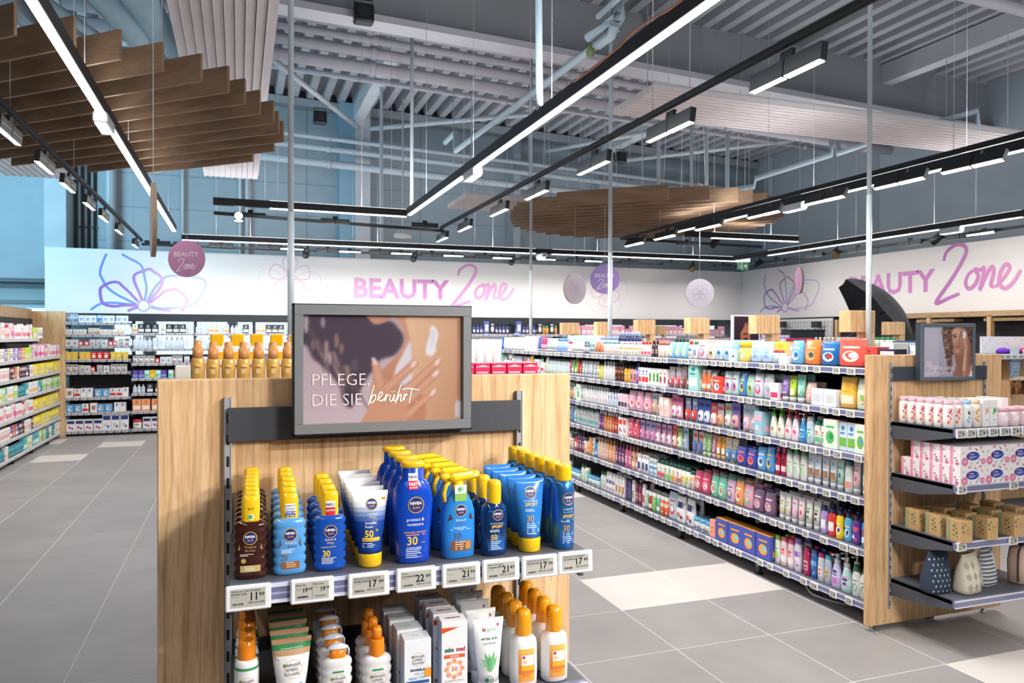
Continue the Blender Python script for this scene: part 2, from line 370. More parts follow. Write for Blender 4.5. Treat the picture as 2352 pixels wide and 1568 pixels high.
# ------------------------------------------------------------------ flowers and lettering printed on the bands
def fb(u, v): return (u, YB-.0015, v)
def fr(u, v): return (XR-.0015, YB-u, v)      # u = distance from the corner
F1 = {'a': [(1165, 1105), (1140, 1030), (1110, 960), (1095, 900), (1110, 865), (1160, 840), (1225, 815), (1265, 845), (1305, 870), (1330, 910), (1325, 945), (1300, 1000), (1260, 1050), (1215, 1110)],
 'b': [(1130, 1110), (1060, 1030), (1000, 970), (970, 943), (920, 943), (870, 965), (830, 1000), (828, 1060), (845, 1125), (890, 1150), (960, 1155), (1010, 1145), (1120, 1145)],
 'c': [(1225, 1120), (1300, 1060), (1350, 1015), (1430, 993), (1480, 1015), (1520, 1060), (1538, 1090), (1525, 1140), (1490, 1195)],
 'd': [(1235, 1160), (1320, 1180), (1400, 1195)], 'e': [(1125, 1165), (1085, 1178), (1045, 1196)],
 'f': [(878, 690), (850, 760), (825, 860), (850, 930), (880, 985), (950, 1045), (1040, 1095), (1115, 1135)],
 'g': [(1000, 690), (1060, 725), (1140, 770), (1170, 820), (1185, 900), (1200, 990), (1185, 1095)],
 'h': [(1210, 1095), (1270, 980), (1350, 890), (1430, 870), (1540, 872), (1640, 885), (1690, 910), (1695, 950), (1670, 1020), (1620, 1100), (1560, 1145), (1450, 1160), (1320, 1170), (1235, 1150)],
 'i': [(750, 1192), (820, 1140), (900, 1125), (1000, 1130), (1120, 1145)]}
def flower(b, cu, cv, s, fn, wd, c1, c2, c3, rot=0., full=True, keys='abcdefghi', clip=None):
    ca, sa = math.cos(rot), math.sin(rot)
    def tr(x, y):
        u, v = (x-1175)*s, -(y-1148)*s; return (cu+u*ca-v*sa, cv+u*sa+v*ca)
    for k in keys:
        blue = k in 'fghi'
        pts = [tr(*p) for p in F1[k]]
        if clip: pts = [p for p in pts if clip[0] < p[1] < clip[1]]
        if len(pts) < 3: continue
        if blue: cf = lambda u, v: mixc(c3, 'C9CDEE', min(1, max(0, (u-cu)/(500*s)+.4)))
        else: cf = lambda u, v: mixc(c1, c2, min(1, max(0, (u-cu)/(420*s)+.55)))
        b.stroke(pts, wd*(.8 if blue else 1), c1, fn, taper=.0, colfn=cf)
    b.disc(cu, cv, 52*s, 52*s, c1, fn, seg=24, hole=.86)
def mixc(a, b_, t):
    A = [int(a[i:i+2], 16) for i in (0, 2, 4)]; B = [int(b_[i:i+2], 16) for i in (0, 2, 4)]
    return '%02X%02X%02X' % tuple(int(x+(y-x)*t) for x, y in zip(A, B))
pc = ony(329.7, 702, YB); S0 = (ony(340, 702, YB)[0]-ony(330, 702, YB)[0])/10/3.5636
b = MB(); CL = (2.02, 3.095)
flower(b, pc[0], pc[2], S0, fb, .045, '9C6FD0', 'E8B9E6', '6E95E6', clip=CL)
b.obj('flower_print', band, label='large violet and blue flower outline on the white band')
def petals(b, cu, cv, r, fn, wd, c1, c2, n=5, a0=.3):
    for k in range(n):
        a = a0+2*PI*k/n
        for rr, ww, cc, wdt in ((r, .42, c1, wd), (r*1.5, .5, c2, wd*.7)):
            pts = [(.12, 0), (.5, ww*.75), (.85, ww*.8), (1., .2), (.98, -.2), (.8, -ww*.85), (.5, -ww*.7), (.12, 0)]
            P = [(cu+rr*(x*math.cos(a+(.6 if rr > r else 0))-y*math.sin(a+(.6 if rr > r else 0))), cv+rr*(x*math.sin(a+(.6 if rr > r else 0))+y*math.cos(a+(.6 if rr > r else 0)))) for x, y in pts]
            if all(CL[0] < p[1] < CL[1] for p in P): b.stroke(P, wdt, cc, fn)
q = ony(666, 625, YB); b = MB(); petals(b, q[0], 2.72, .36, fb, .012, 'E3A9DA', 'D8D0EE'); b.obj('flower_print', band, label='thin pink flower outline high on the band')
q = ony(1392, 655, YB); b = MB(); petals(b, q[0], 2.60, .33, fb, .014, 'EBB9C4', 'E3DDEE', a0=.75); b.obj('flower_print', band, label='thin rose flower outline behind the violet disc')
q = onx(1802.8, 705.9, XR); b = MB()
flower(b, YB-q[1], q[2], S0*1.0, fr, .034, 'A074CF', 'E6B4E2', '8A9BE0', clip=(2.04, 3.11)); b.obj('flower_print', bandr, label='violet and pink flower outline near the corner')
SCR = {'Z': ([[(-.02, .80), (.04, .98), (.26, 1.12), (.46, 1.10), (.54, .96), (.40, .68), (.12, .30), (-.18, -.06), (-.18, -.14), (.10, -.04), (.38, .05)]], .54),
 'o': ([[(.22, .55), (.06, .44), (.0, .26), (.08, .14), (.22, .22), (.30, .40), (.22, .55), (.36, .52)]], .34),
 'n': ([[(.0, .50), (.10, .57), (.07, .34), (.0, .10), (.14, .38), (.28, .57), (.32, .44), (.26, .2), (.34, .14)]], .36),
 'e': ([[(.0, .14), (.16, .28), (.32, .5), (.24, .6), (.12, .44), (.1, .22), (.22, .1), (.4, .22), (.56, .46)]], .4),
 'b': ([[(-.02, -.08), (.12, .4), (.3, .98)], [(.04, .02), (.2, .38), (.36, .44), (.36, .22), (.18, .04), (.05, .05)]], .42),
 'r': ([[(.0, .1), (.12, .46), (.08, .1)], [(.09, .24), (.2, .42), (.3, .40)]], .32),
 'ü': ([[(.04, .44), (.0, .14), (.12, .1), (.26, .44), (.22, .12), (.32, .12)], [(.1, .58), (.12, .62)], [(.24, .6), (.26, .64)]], .32),
 'h': ([[(-.02, -.06), (.12, .45), (.3, .98)], [(.06, .1), (.22, .42), (.3, .38), (.26, .08), (.36, .12)]], .38),
 't': ([[(.04, -.04), (.12, .38), (.22, .78)], [(-.34, .70), (-.05, .76), (.62, .66)]], .42),
 'P': ([[(.0, -.06), (.1, .4), (.22, .92)], [(.02, .8), (.2, .98), (.4, .94), (.44, .74), (.28, .5), (.12, .42)]], .46),
 'f': ([[(.0, -.3), (.12, .3), (.26, .92), (.2, .98), (.12, .7)], [(.0, .4), (.28, .46)]], .22),
 'l': ([[(.0, .1), (.12, .6), (.24, .96), (.14, .6), (.08, .1), (.2, .12)]], .22),
 'g': ([[(.28, .5), (.08, .44), (.04, .2), (.18, .14), (.3, .48), (.22, 0), (.06, -.34), (-.04, -.22), (.2, .02), (.4, .16)]], .36),
 '.': ([[(.0, .02), (.03, .05)]], .1)}
def script(b, t, u, v, s, wd, col, fn, colfn=None, sp=1.):
    for ch in t:
        st, adv = SCR[ch]
        for p in st: b.stroke([(u+x*s, v+y*s) for x, y in p], wd, col, fn, taper=.35, colfn=colfn)
        u += adv*s*sp
    return u
def beauty(b, u0, u1, v, h, fn, c0, c1, bold=.03):
    _, _, a, e = text2d('BEAUTY', bold); size = h/.72; sx = (u1-u0)/((e-a)*size)
    b.text('BEAUTY', u0, v, size, c0, fn, 'l', bold, sx=sx, colfn=lambda u: mixc(c0, c1, min(1, max(0, (u-u0)/(u1-u0)))))
a0, a1 = ony(813, 682, YB), ony(1032, 684, YB); hh = ony(813, 637, YB)[2]-a0[2]
b = MB(); beauty(b, a0[0], a1[0], a0[2], hh, fb, 'E4A8DC', 'CF86CC')
z0, z1 = ony(1040, 698, YB), ony(1175, 655, YB)
script(b, 'Zone', z0[0]+.12, z0[2]+.03, .66, .062, 'F0C4E6', fb, sp=.95, colfn=lambda u, v: mixc('DE9AD6', 'EFB6E0', min(1, max(0, (u-z0[0])/1.1))))
b.obj('lettering', band, label='pink BEAUTY Zone lettering on the white band')
a0, a1 = onx(1950, 682, XR), onx(2148, 667, XR)
b = MB(); beauty(b, YB-a0[1], YB-a1[1], a1[2]-.0, .36, fr, 'DE9ED6', 'CF86CC')
z0 = onx(2157, 686, XR)
script(b, 'Zone', YB-z0[1]+.1, z0[2]+.03, .72, .066, 'CF8FCB', fr, sp=.98, colfn=lambda u, v: mixc('BC7AC2', 'E59AD0', min(1, max(0, (u-(YB-z0[1]))/1.2))))
b.obj('lettering', bandr, label='pink BEAUTY Zone lettering on the slanting white band')
# ------------------------------------------------------------------ roof deck, beams, ducts
b = MB(); RC = 'B4B6BC'
x = -7.2; P = []
while x < 11.8:
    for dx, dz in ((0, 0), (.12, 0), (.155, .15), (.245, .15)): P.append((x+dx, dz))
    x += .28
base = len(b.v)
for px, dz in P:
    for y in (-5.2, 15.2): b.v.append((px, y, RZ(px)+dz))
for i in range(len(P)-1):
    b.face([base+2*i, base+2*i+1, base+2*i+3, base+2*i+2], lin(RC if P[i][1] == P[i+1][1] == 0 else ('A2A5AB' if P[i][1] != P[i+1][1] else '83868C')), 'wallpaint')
b.box(-7.4, 11.8, -5.2, 15.4, 6.75, 6.8, '777777', 'wallpaint')
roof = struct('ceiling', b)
def sbeam(y0, y1, zo0, zo1, x0, x1, col, nm='beam'):
    """member that follows the slope of the roof, zo = offsets from the deck"""
    b = MB(); i = len(b.v); sl = lambda x, o: RZ(x)+o
    for (x, y, o) in ((x0, y0, zo0), (x1, y0, zo0), (x1, y1, zo0), (x0, y1, zo0), (x0, y0, zo1), (x1, y0, zo1), (x1, y1, zo1), (x0, y1, zo1)): b.v.append((x, y, sl(x, o)))
    for q in ((3, 2, 1, 0), (4, 5, 6, 7), (0, 1, 5, 4), (2, 3, 7, 6), (1, 2, 6, 5), (3, 0, 4, 7)): b.face([i+k for k in q], lin(col), 'wallpaint')
    return b.obj(nm, roof)
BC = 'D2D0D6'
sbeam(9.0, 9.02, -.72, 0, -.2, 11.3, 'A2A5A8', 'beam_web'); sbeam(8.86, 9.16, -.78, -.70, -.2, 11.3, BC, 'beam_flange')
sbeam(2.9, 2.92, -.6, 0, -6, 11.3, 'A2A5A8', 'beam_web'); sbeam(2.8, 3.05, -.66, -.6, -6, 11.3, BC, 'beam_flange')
sbeam(14.7, 14.95, -.16, -.02, -3, 11.3, '9FA6AC', 'beam')
for xx, y0, y1 in ((2.12, 9.1, 15.0), (7.35, 9.1, 15.0), (5.2, 3, 9), (9.2, 3, 9), (-3, 3, 15)):
    b = MB().box(xx-.08, xx+.12, y0, y1, RZ(xx)-.3, RZ(xx)-.02, 'CFD6DB', 'wallpaint'); b.obj('beam', roof)
def strut(a, c, r=.045, col='CDD3D8', par=roof, nm='brace'):
    return MB().pipe([a, c], r, col, 'wallpaint', 6).obj(nm, par)
for a, c in (((.3, 11.6, 5.75), (2.15, 14.6, 5.55)), ((2.25, 14.6, 5.55), (5.6, 12.2, 5.6)), ((3.0, 9.2, 5.35), (3.6, 10.4, 5.85)), ((7.4, 14.4, 5.3), (10., 12., 5.4)),
             ((.6, 9.2, 5.5), (-.3, 10.5, 5.95)), ((5.6, 9.3, 5.2), (5.0, 10.5, 5.7)), ((6.4, 6.2, 5.6), (10.5, 5., 5.6)), ((7.2, 12.2, 5.4), (5.9, 14.4, 5.4))): strut(a, c)
# pipework running across under the deck
def xpipe(y, zo, r, x0=-2., x1=11., col='CBC7CD', nm='pipe'):
    b = MB().pipe([(x0, y, RZ(x0)+zo), (x1, y, RZ(x1)+zo)], r, col, 'wallpaint', 10)
    xx = x0+.8
    while xx < x1: b.pipe([(xx, y, RZ(xx)+zo), (xx+.08, y, RZ(xx+.08)+zo)], r*1.18, col, 'wallpaint', 10); xx += 2.9
    return b.obj(nm, roof)
for y, zo, r in ((10.3, -.30, .05), (10.42, -.40, .055), (10.54, -.53, .075), (10.66, -.70, .085)): xpipe(y, zo, r)
for y, zo, r in ((14.35, -.80, .04), (14.3, -1.0, .05), (14.25, -1.28, .07)): xpipe(y, zo, r, -2.2, 11, 'C3CBD1')
for y, zo, r in ((6.2, -.22, .06), (6.45, -.3, .075)): xpipe(y, zo, r, 2.6, 11)
xpipe(12.2, -.35, .04)
# sprinkler branch lines
def bpipe(pts, r=.045, col='CBDDE6', nm='pipe', par=roof): return MB().pipe(pts, r, col, 'wallpaint', 10).obj(nm, par)
zp = 4.85
bpipe([tuple(onz(1022, 328, zp+.25)), tuple(onz(1045, 304, zp+.35)), tuple(onz(1047, 346, zp-.02)), tuple(onz(1352, 118, zp)), tuple(onz(1420, 62, zp)), tuple(onz(1427, 40, zp+.2)), tuple(onz(1420, -15, zp+.8))], .045)
bpipe([tuple(onz(1352, 86, zp+.1)), tuple(onz(1420, 38, zp+.1)), tuple(onz(1422, -10, zp+.8))], .055)
bpipe([tuple(onz(1375, 104, zp-.08)), tuple(onz(1405, 82, zp-.08)), tuple(onz(1410, 55, zp))], .05)
MB().box(-.02, .02, -1.1, 0, -.01, .03, 'CBDDE6', 'wallpaint').obj('bracket', roof).location = [float(t) for t in onz(1372, 42, zp+.25)]
q = onz(1356, 98, zp)
MB().pipe([(q[0]-.03, q[1], q[2]-.1), (q[0]+.03, q[1], q[2]-.1)], .05, '8FA06A').pipe([(q[0], q[1], q[2]-.1), (q[0], q[1], q[2])], .02, '8FA06A').obj('valve', roof)
p = [ony(1735, 410, 11.), ony(1910, 355, 10.)]
bpipe([tuple(ony(1650, 440, 11.5)), tuple(ony(1732, 428, 11.)), tuple(p[0]), tuple(p[1]), tuple(ony(1910, 325, 10.))], .045)
bpipe([tuple(ony(1925, 325, 9.6)), tuple(ony(1925, 352, 9.6)), tuple(ony(1995, 328, 9.))], .045)
bpipe([tuple(ony(2140, 284, 7.3)), tuple(ony(2245, 255, 7.)), tuple(ony(2245, 300, 7.))], .04)
for a, c in (((0, 0), (60, 55)), ((95, 0), (190, 62)), ((250, 0), (330, 95)), ((325, 0), (372, 80))):     # ducts seen top left
    A_, B_ = ony(a[0], a[1], 6.5), ony(c[0], c[1], 8.)
    bpipe([tuple(A_+(A_-B_)*.6), tuple(B_+(B_-A_)*1.2)], .05 if a[0] < 200 else .13, 'A9CBDC')
# ribbed radiant panels under the roof
def radiant(label, x0, x1, y0, y1, z, along):
    t = thing('radiant_ceiling_panel', label, 'ceiling panel', ((x0+x1)/2, (y0+y1)/2, z))
    b = MB(); cx_, cy_ = (x0+x1)/2, (y0+y1)/2; n = 10; X0, X1, Y0, Y1 = x0-cx_, x1-cx_, y0-cy_, y1-cy_
    b.box(X0, X1, Y0, Y1, .05, .07, 'DAD3D6', 'wallpaint')
    for i in range(n):
        if along == 'y':
            a = X0+(X1-X0)*i/n; w_ = (X1-X0)/n; b.box(a+.008, a+w_-.012, Y0, Y1, 0, .05, 'E2DADB', 'wallpaint')
            b.box(a-.006, a+.008, Y0, Y1, -.015, .05, 'EFEAEA', 'wallpaint')
        else:
            a = Y0+(Y1-Y0)*i/n; w_ = (Y1-Y0)/n; b.box(X0, X1, a+.008, a+w_-.012, 0, .05, 'E2D6D2', 'wallpaint')
            b.box(X0, X1, a-.006, a+.008, -.015, .05, 'EFE6E4', 'wallpaint')
    b.obj('ribbed_sheet', t)
    for sx in (-.42, .42):
        for sy in (-.46, .46): MB().pipe([((X1-X0)*sx, (Y1-Y0)*sy, .07), ((X1-X0)*sx, (Y1-Y0)*sy, RZ(cx_)-z)], .006, 'C8CCD0', seg=4).obj('hanger', t)
radiant('long ribbed white ceiling panel running away above the near wooden slat canopy', -.51, .30, 1.5, 13.2, 4.2, 'y')
radiant('ribbed pale pink ceiling panel hung crosswise above the black track', 4.06, 9.6, 6.98, 7.95, 4.2, 'x')
radiant('short ribbed pale ceiling panel low in front of the back wall, by the round canopy', 3.2, 4.3, 11.0, 12.1, 3.72, 'x')
radiant('ribbed white ceiling panel over the entrance side behind the near canopy', -3.1, -2.2, 8.5, 12.6, 3.9, 'y')
# conduits hanging straight down
def conduit(px, y, z0, r, lab, z1=None, col='C9D3DA'):
    x = ony(px, 400, y)[0]
    put('conduit', MB().pipe([(0, 0, z0), (0, 0, (z1 or RZ(x))-.02)], r, col, 'satin', 8).mesh('conduit'), None, (x, y, 0), label=lab, cat='conduit', group='conduits hanging from the roof')
conduit(876, 12.6, 3.2, .03, 'pale conduit dropping from roof to the short black light line')
conduit(946, 9.52, 3.24, .022, 'pale conduit ending at the corner of the centre light lines')
x = onx(1309, 100, 1.98)
put('conduit', MB().pipe([(0, 0, -.02), (-.03, 0, 2.7)], .026, 'BFD8E6', 'satin', 8).mesh('conduit'), None, (1.98, 4.98, 3.24), label='slanting pale conduit meeting the centre light line', cat='conduit', group='conduits hanging from the roof')
for px, y in ((1512, 11.), (1588, 11.5), (1623, 10.8), (1671, 11.6)): conduit(px, y, 3.75, .028, 'pale rod rising from the far round canopy at %s' % {1512: 'its left part', 1588: 'its centre', 1623: 'right of centre', 1671: 'its right part'}[px])
# small fittings
def speaker(px, py, y, lab):
    p = ony(px, py, y); t = thing('ceiling_speaker', lab, 'speaker', p)
    MB().box(-.11, .11, -.08, .08, -.11, .1, '17181B', 'satin', cham=.02).disc(0, 0, .07, .07, '26282C', lambda u, v: (u, -.082, v)).obj('cabinet', t)
    MB().pipe([(-.1, 0, .1), (-.1, 0, .16), (.1, 0, .16), (.1, 0, .1)], .008, '222222', seg=5).pipe([(0, 0, .16), (0, 0, .3)], .008, 'BBBBBB', seg=5).obj('bracket', t)
speaker(835, 32, 8.7, 'black ceiling speaker on the big white beam'); speaker(735, 270, 13.4, 'small black speaker above the left pipes, back wall'); speaker(1425, 362, 13.6, 'small black speaker under the far roof edge, beyond the tracks')
p = ony(925, 541, 12.2); t = thing('motion_sensor', 'white two-lobed ceiling sensor on a thin rod', 'sensor', p)
MB().loft([(-.04, .03, .03), (-.035, .14, .06), (.02, .15, .06), (.04, .08, .05)], 14, 'E8E9EC').obj('sensor_housing', t)
MB().pipe([(-.1, 0, .04), (-.02, 0, .12), (.1, 0, .05)], .008, 'DDDDDD', seg=5).pipe([(0, 0, .05), (0, 0, 2.2)], .015, 'D0D8DC', seg=6).obj('stem', t)
pts = [(1590, -20), (1540, 20), (1490, 48), (1452, 75), (1425, 105), (1395, 130), (1360, 158), (1318, 188)]
put('cable', MB().pipe(catmull([tuple(onx(px, py, 1.9)) for px, py in pts], 4), .005, 'E08A5A', 'satin', 5).mesh('cable'), label='orange cable lying along the centre light line', cat='cable')
p = ony(1706, 606, 12.7); t = thing('exit_sign', 'green and white emergency exit sign with arrow at the corner of the light lines', 'exit sign', p, -.3)
MB().box(-.14, .14, -.03, .03, .04, .12, 'DDE9F2', 'lampsoft', cham=.01).obj('housing', t)
fx = lambda u, v: (u, -.011, v)
MB().box(-.11, .11, -.01, .01, -.12, .04, '1E9A72', 'paper').rect(-.035, -.005, -.12, .04, 'E9F7F0', fx).poly([(.02, -.06), (.05, -.06), (.05, -.09), (.085, -.04), (.05, .01), (.05, -.02), (.02, -.02)], 'F2FFFA', fx).disc(-.065, .0, .012, .012, 'F2FFFA', fx).stroke([(-.065, -.01), (-.06, -.05), (-.075, -.085)], .016, 'F2FFFA', fx).stroke([(-.062, -.05), (-.045, -.085)], .014, 'F2FFFA', fx).rect(-.098, -.088, -.1, .03, 'F2FFFA', fx).obj('sign_panel', t)
# ================================================================== LAMPS
ZL = 3.15
def line_lamp(label, a, c, rects=None, power=TUBE_W, up_w=UP_W, group='ceiling light lines'):
    """continuous black profile with a glowing diffuser underneath, from a to c (x, y)"""
    a, c = Vector((*a, ZL)), Vector((*c, ZL)); L = (c-a).length; ang = math.atan2(c.y-a.y, c.x-a.x)
    t = thing('linear_ceiling_light', label, 'ceiling light', (a+c)/2, ang, group)
    b = MB().box(-L/2, L/2, -.032, .032, .0, .085, '23262B', 'powder', cham=.004); b.obj('profile', t)
    for (u0, u1) in (rects or [(.0, 1.)]):
        MB().box(-L/2+L*u0+.01, -L/2+L*u1-.01, -.024, .024, -.008, .0, 'FFFDFA', 'lamp', faces='xXyYz').obj('diffuser', t)
        add_light('light_source', 'AREA', ((u0+u1)/2*L-L/2, 0, -.012), power*L*(u1-u0), (1, .97, .94), parent=t, shape='RECTANGLE', size=L*(u1-u0)-.03, size_y=.045)
        MB().box(-L/2+L*u0+.01, -L/2+L*u1-.01, -.02, .02, .085, .089, 'FFFDFA', 'lampsoft', faces='xXyYZ').obj('added_uplight_strip', t)  # added uplight: this glowing strip and the upward source brighten the ceiling
        up = add_light('light_source', 'AREA', ((u0+u1)/2*L-L/2, 0, .095), up_w*L*(u1-u0), (.92, .95, 1), parent=t, shape='RECTANGLE', size=L*(u1-u0)-.03, size_y=.035); up.rotation_euler = (PI, 0, 0)
    n = max(2, int(L/1.8))
    for i in range(n):
        u = -L/2+L*(i+.5)/n; MB().pipe([(u, 0, .085), (u, 0, RZ(a.x)-ZL)], .0025, 'C8CCD0', seg=4).obj('suspension_wire', t)
    return t
line_lamp('long centre light line crossing above the sun care display', (2.0, -3.5), (2.0, 9.42), [(0, .225), (.225, .785), (.81, 1.)])  # light lines: their stretch behind the viewpoint is out of view and assumed
line_lamp('long light line passing under the near wooden canopy', (-.88, -3.5), (-.88, 12.05), [(0, .25), (.25, .605), (.62, 1.)], power=2.6, up_w=.9)
line_lamp('long light line beside the right black track above the baby aisle', (5.95, -3.5), (5.95, 9.62), [(0, .25), (.25, .80), (.825, 1.)])
line_lamp('short cross light line joining the centre line, in front of back wall', (-.28, 9.48), (2.0, 9.56), [(.27, 1.)])
line_lamp('light line running along the printed back band', (-.85, 13.1), (9.4, 12.9), [(0, .58), (.61, 1.)], power=3.2)
line_lamp('light line running along the slanting right-hand band', (9.25, 12.8), (9.25, -2), [(.07, .40), (.43, .72), (.73, 1.)], power=2.4)
line_lamp('short cross light line in front of the far canopy', (6.35, 10.0), (8.35, 9.9), [(.22, 1.)])
def connector(label, x, y):
    t = thing('emergency_light', label, 'emergency light', (x, y, ZL-.03), 0, 'emergency lights in the light lines')
    MB().box(-.045, .045, -.17, .17, -.045, .03, 'E6EDF4', 'satin', cham=.01).obj('housing', t)
    MB().box(-.035, .035, -.15, .15, -.052, -.045, 'EAF3FF', 'lampsoft').obj('lens', t)
connector('pale emergency light box in the line under the near canopy', -.88, 5.95); connector('pale emergency light box in the centre line', 2.0, 6.67)
connector('pale emergency light box in the right aisle line', 5.95, 7.12)
connector('pale emergency light box in the line along the back band', 5.2, 12.98)
connector('pale emergency light box in the line along the right band', 9.25, 7.9)
# tracks
def track(label, a, c, z=3.12):
    a, c = Vector((*a, z)), Vector((*c, z)); L = (c-a).length
    t = thing('lighting_track', label, 'lighting track', (a+c)/2, math.atan2(c.y-a.y, c.x-a.x), 'black lighting tracks')
    MB().box(-L/2, L/2, -.018, .018, 0, .035, '1C2126', 'powder').obj('rail', t)
    MB().box(-L/2, L/2, -.008, .008, -.003, .0, '0A0A0C', 'matte').obj('contact_slot', t)
    for i in range(max(2, int(L/2))):
        u = -L/2+L*(i+.5)/max(2, int(L/2)); MB().pipe([(u, 0, .035), (u, 0, RZ(a.x)-z)], .0025, 'C8CCD0', seg=4).obj('suspension_wire', t)
track('black track beside the centre light line', (2.63, -3.5), (2.63, 10.3)); track('black track under the far edge of the near canopy', (-1.44, -3.5), (-1.44, 13.3))
track('black track beside the right aisle light line', (5.38, -3.5), (5.5, 10.45)); track('black cross track below the short light line', (-.28, 9.75), (2.65, 10.3), 3.08)
track('black track just behind the back light line', (-1.44, 13.3), (9.5, 13.3), 3.06); track('black track just behind the right band line', (9.55, 13.2), (9.55, -2), 3.06)
track('black cross track in front of the far canopy', (5.5, 10.45), (8.2, 10.6))
FIX = {}
def fixture_mesh(lit):
    if lit not in FIX:
        h1 = MB().box(-.30, -.005, -.024, .024, -.10, 0, '20282F', 'powder', cham=.003).box(.005, .30, -.024, .024, -.10, 0, '20282F', 'powder', cham=.003)
        for s in (-1, 1):
            h1.box(-.27 if s < 0 else .03, -.03 if s < 0 else .27, -.0255, -.024, -.055, -.048, '9A9A96' if lit != 'dark' else '55585C', 'satin')
        le = MB(); n = 9
        col = 'FFF8EE' if lit != 'dark' else 'B9AFA6'; mt_ = 'lamp' if lit != 'dark' else 'satin'
        for i in range(n):
            a = -.29+.28*i/n; le.box(a+.002, a+.28/n-.002, -.02, .02, -.106, -.10, col, mt_, faces='xXyYz')
        le2 = MB().box(.01, .295, -.02, .02, -.104, -.10, 'F5EEE6' if lit != 'dark' else 'B9AFA6', 'lampsoft' if lit != 'dark' else 'satin', faces='xXyYz')
        FIX[lit] = (h1.mesh('housing'), le.mesh('lens'), le2.mesh('lens'), MB().box(-.05, .05, -.012, .012, .0, .055, '191C20', 'powder').box(-.01, .01, -.01, .01, -.05, .0, '191C20', 'powder').mesh('adapter'))
    return FIX[lit]
def fixture(label, x, y, z=3.05, rot=PI/2, tilt=0., aim=None, group='track spotlights', lit='lit', power=SPOT_W, scale=1.):
    t = thing('track_spotlight', label, 'spotlight', (x, y, z), 0, group)
    t.rotation_euler = (tilt, 0, 0); t.rotation_euler = (Matrix.Rotation(rot, 3, 'Z') @ Matrix.Rotation(tilt, 3, 'X')).to_euler()
    t.scale = (scale, scale, scale)
    for nm, me in zip(('housing', 'lens', 'lens', 'adapter'), FIXM(lit)): put(nm, me, t)
    if aim:
        add_light('spot_source', 'AREA', (x, y, z-.14), power, (1, .95, .88), aim=aim, shape='RECTANGLE', size=.5, size_y=.06, spread=2.2)
FIXM = fixture_mesh
def tx(px, py, x, z): p = onx(px, py, x); return p[1]
for i, px in enumerate((1808, 1540, 1365, 1234, 1148, 1069, 1017)):
    y = onx(px, {0: 92, 1: 238, 2: 332, 3: 404, 4: 448, 5: 491, 6: 519}[i], 2.63)[1]
    fixture('black twin spotlight, %s from the picture top on the track beside the centre line' % nth(i), 2.63, y, aim=(3.7, y, .9) if i > 1 else (3.5, y+.2, .9), tilt=.12, scale=.9, group='spotlights on the centre track')
for i, (y, tg) in enumerate(((.3, (.4, 1.9, 1.1)), (-.9, (.45, 1.9, .9)), (-2.1, (1., 2., .9)))): fixture('assumed black twin spotlight on the centre track behind the viewpoint, %s' % nth(i), 2.63 if i != 1 else 1.9, y, aim=tg, group='spotlights on the centre track', power=20)  # assumed fixtures out of view, added to light the front of the oak end
for i, (px, py) in enumerate(((22, 288), (105, 358), (158, 408), (207, 452), (240, 484), (275, 514), (312, 546))):
    y = onx(px, py, -1.44)[1]
    fixture('black twin spotlight, %s from the picture edge on the track under the near canopy' % nth(i), -1.44, y, aim=(-2.8, y+.3, 1.) if i > 2 else (-.9, y, 0), tilt=.1, scale=.85, group='spotlights on the canopy track', power=8)
for i, (px, py) in enumerate(((2240, 345), (2072, 385), (1900, 430), (1760, 466), (1632, 500), (1532, 524), (1462, 548))):
    y = onx(px, py, 5.42)[1]
    fixture('black twin spotlight, %s from the right picture edge on the right aisle track' % nth(i), 5.42, y, aim=(4.2, y, 1.), tilt=.45, scale=.9, group='spotlights on the right aisle track', power=8)
for i, (px, py, lit) in enumerate(((362, 563, 'dark'), (428, 566, 'dark'), (508, 568, 'dark'), (620, 572, 'dark'), (670, 577, 'lit'), (752, 579, 'dark'), (803, 583, 'lit'), (872, 583, 'dark'), (921, 587, 'lit'), (992, 588, 'dark'), (1040, 592, 'lit'), (1114, 592, 'dark'), (1152, 597, 'lit'), (1217, 597, 'dark'), (1253, 600, 'lit'), (1325, 600, 'dark'), (1361, 604, 'lit'), (1446, 605, 'dark'), (1541, 609, 'dark'), (1661, 614, 'dark'))):
    p = ony(px, py, 13.25)
    fixture('%s spotlight, %s from the left under the back light line' % ('glowing twin' if lit == 'lit' else 'dark twin', nth(i)), p[0], 13.25, p[2]+.07, rot=0, tilt=-.85 if lit == 'lit' else .1, lit=lit, group='spotlights along the back band', scale=.62, aim=((p[0], 14.5, 2.3) if i % 2 == 0 else (p[0]+.1, 14.1, 1.1)), power=(1.4 if i % 2 == 0 else 6))
for i, (px, py, lit) in enumerate(((768, 514, 'dark'), (972, 523, 'dark'), (575, 500, 'dark'))):
    p = ony(px, py, 10.1)
    fixture('dark twin spotlight on the cross track, %s' % ('under the centre', 'at the corner with the centre track', 'at its far end')[i], p[0], 10.0, p[2]+.05, rot=0, lit='dark', group='spotlights on the cross track', scale=.6, aim=(p[0], 13.5, 0.4), power=6)
p = ony(548, 497, 9.7); t = thing('spotlight_bulb', 'brightly glaring round spotlight at the end of the cross track', 'spotlight', p)
MB().loft([(-.05, .05, .05), (.05, .05, .05)], 14, '22262A').obj('housing', t); MB().disc(0, 0, .045, .045, 'FFFFFF', lambda u, v: (u, -.052, v), 'lamp').loft([(-.055, .048, .048), (-.05, .05, .05)], 14, 'FFFFFF', 'lamp').obj('lens', t)
for i, (px, py) in enumerate(((1480, 553), (1577, 562))):
    p = ony(px, py, 10.4); fixture('dark twin spotlight below the far canopy, %s' % ('beside the track corner', 'right of the small sensor')[i], p[0], 10.4, p[2]+.05, rot=0, lit='dark', group='spotlights on the far cross track', scale=.6)
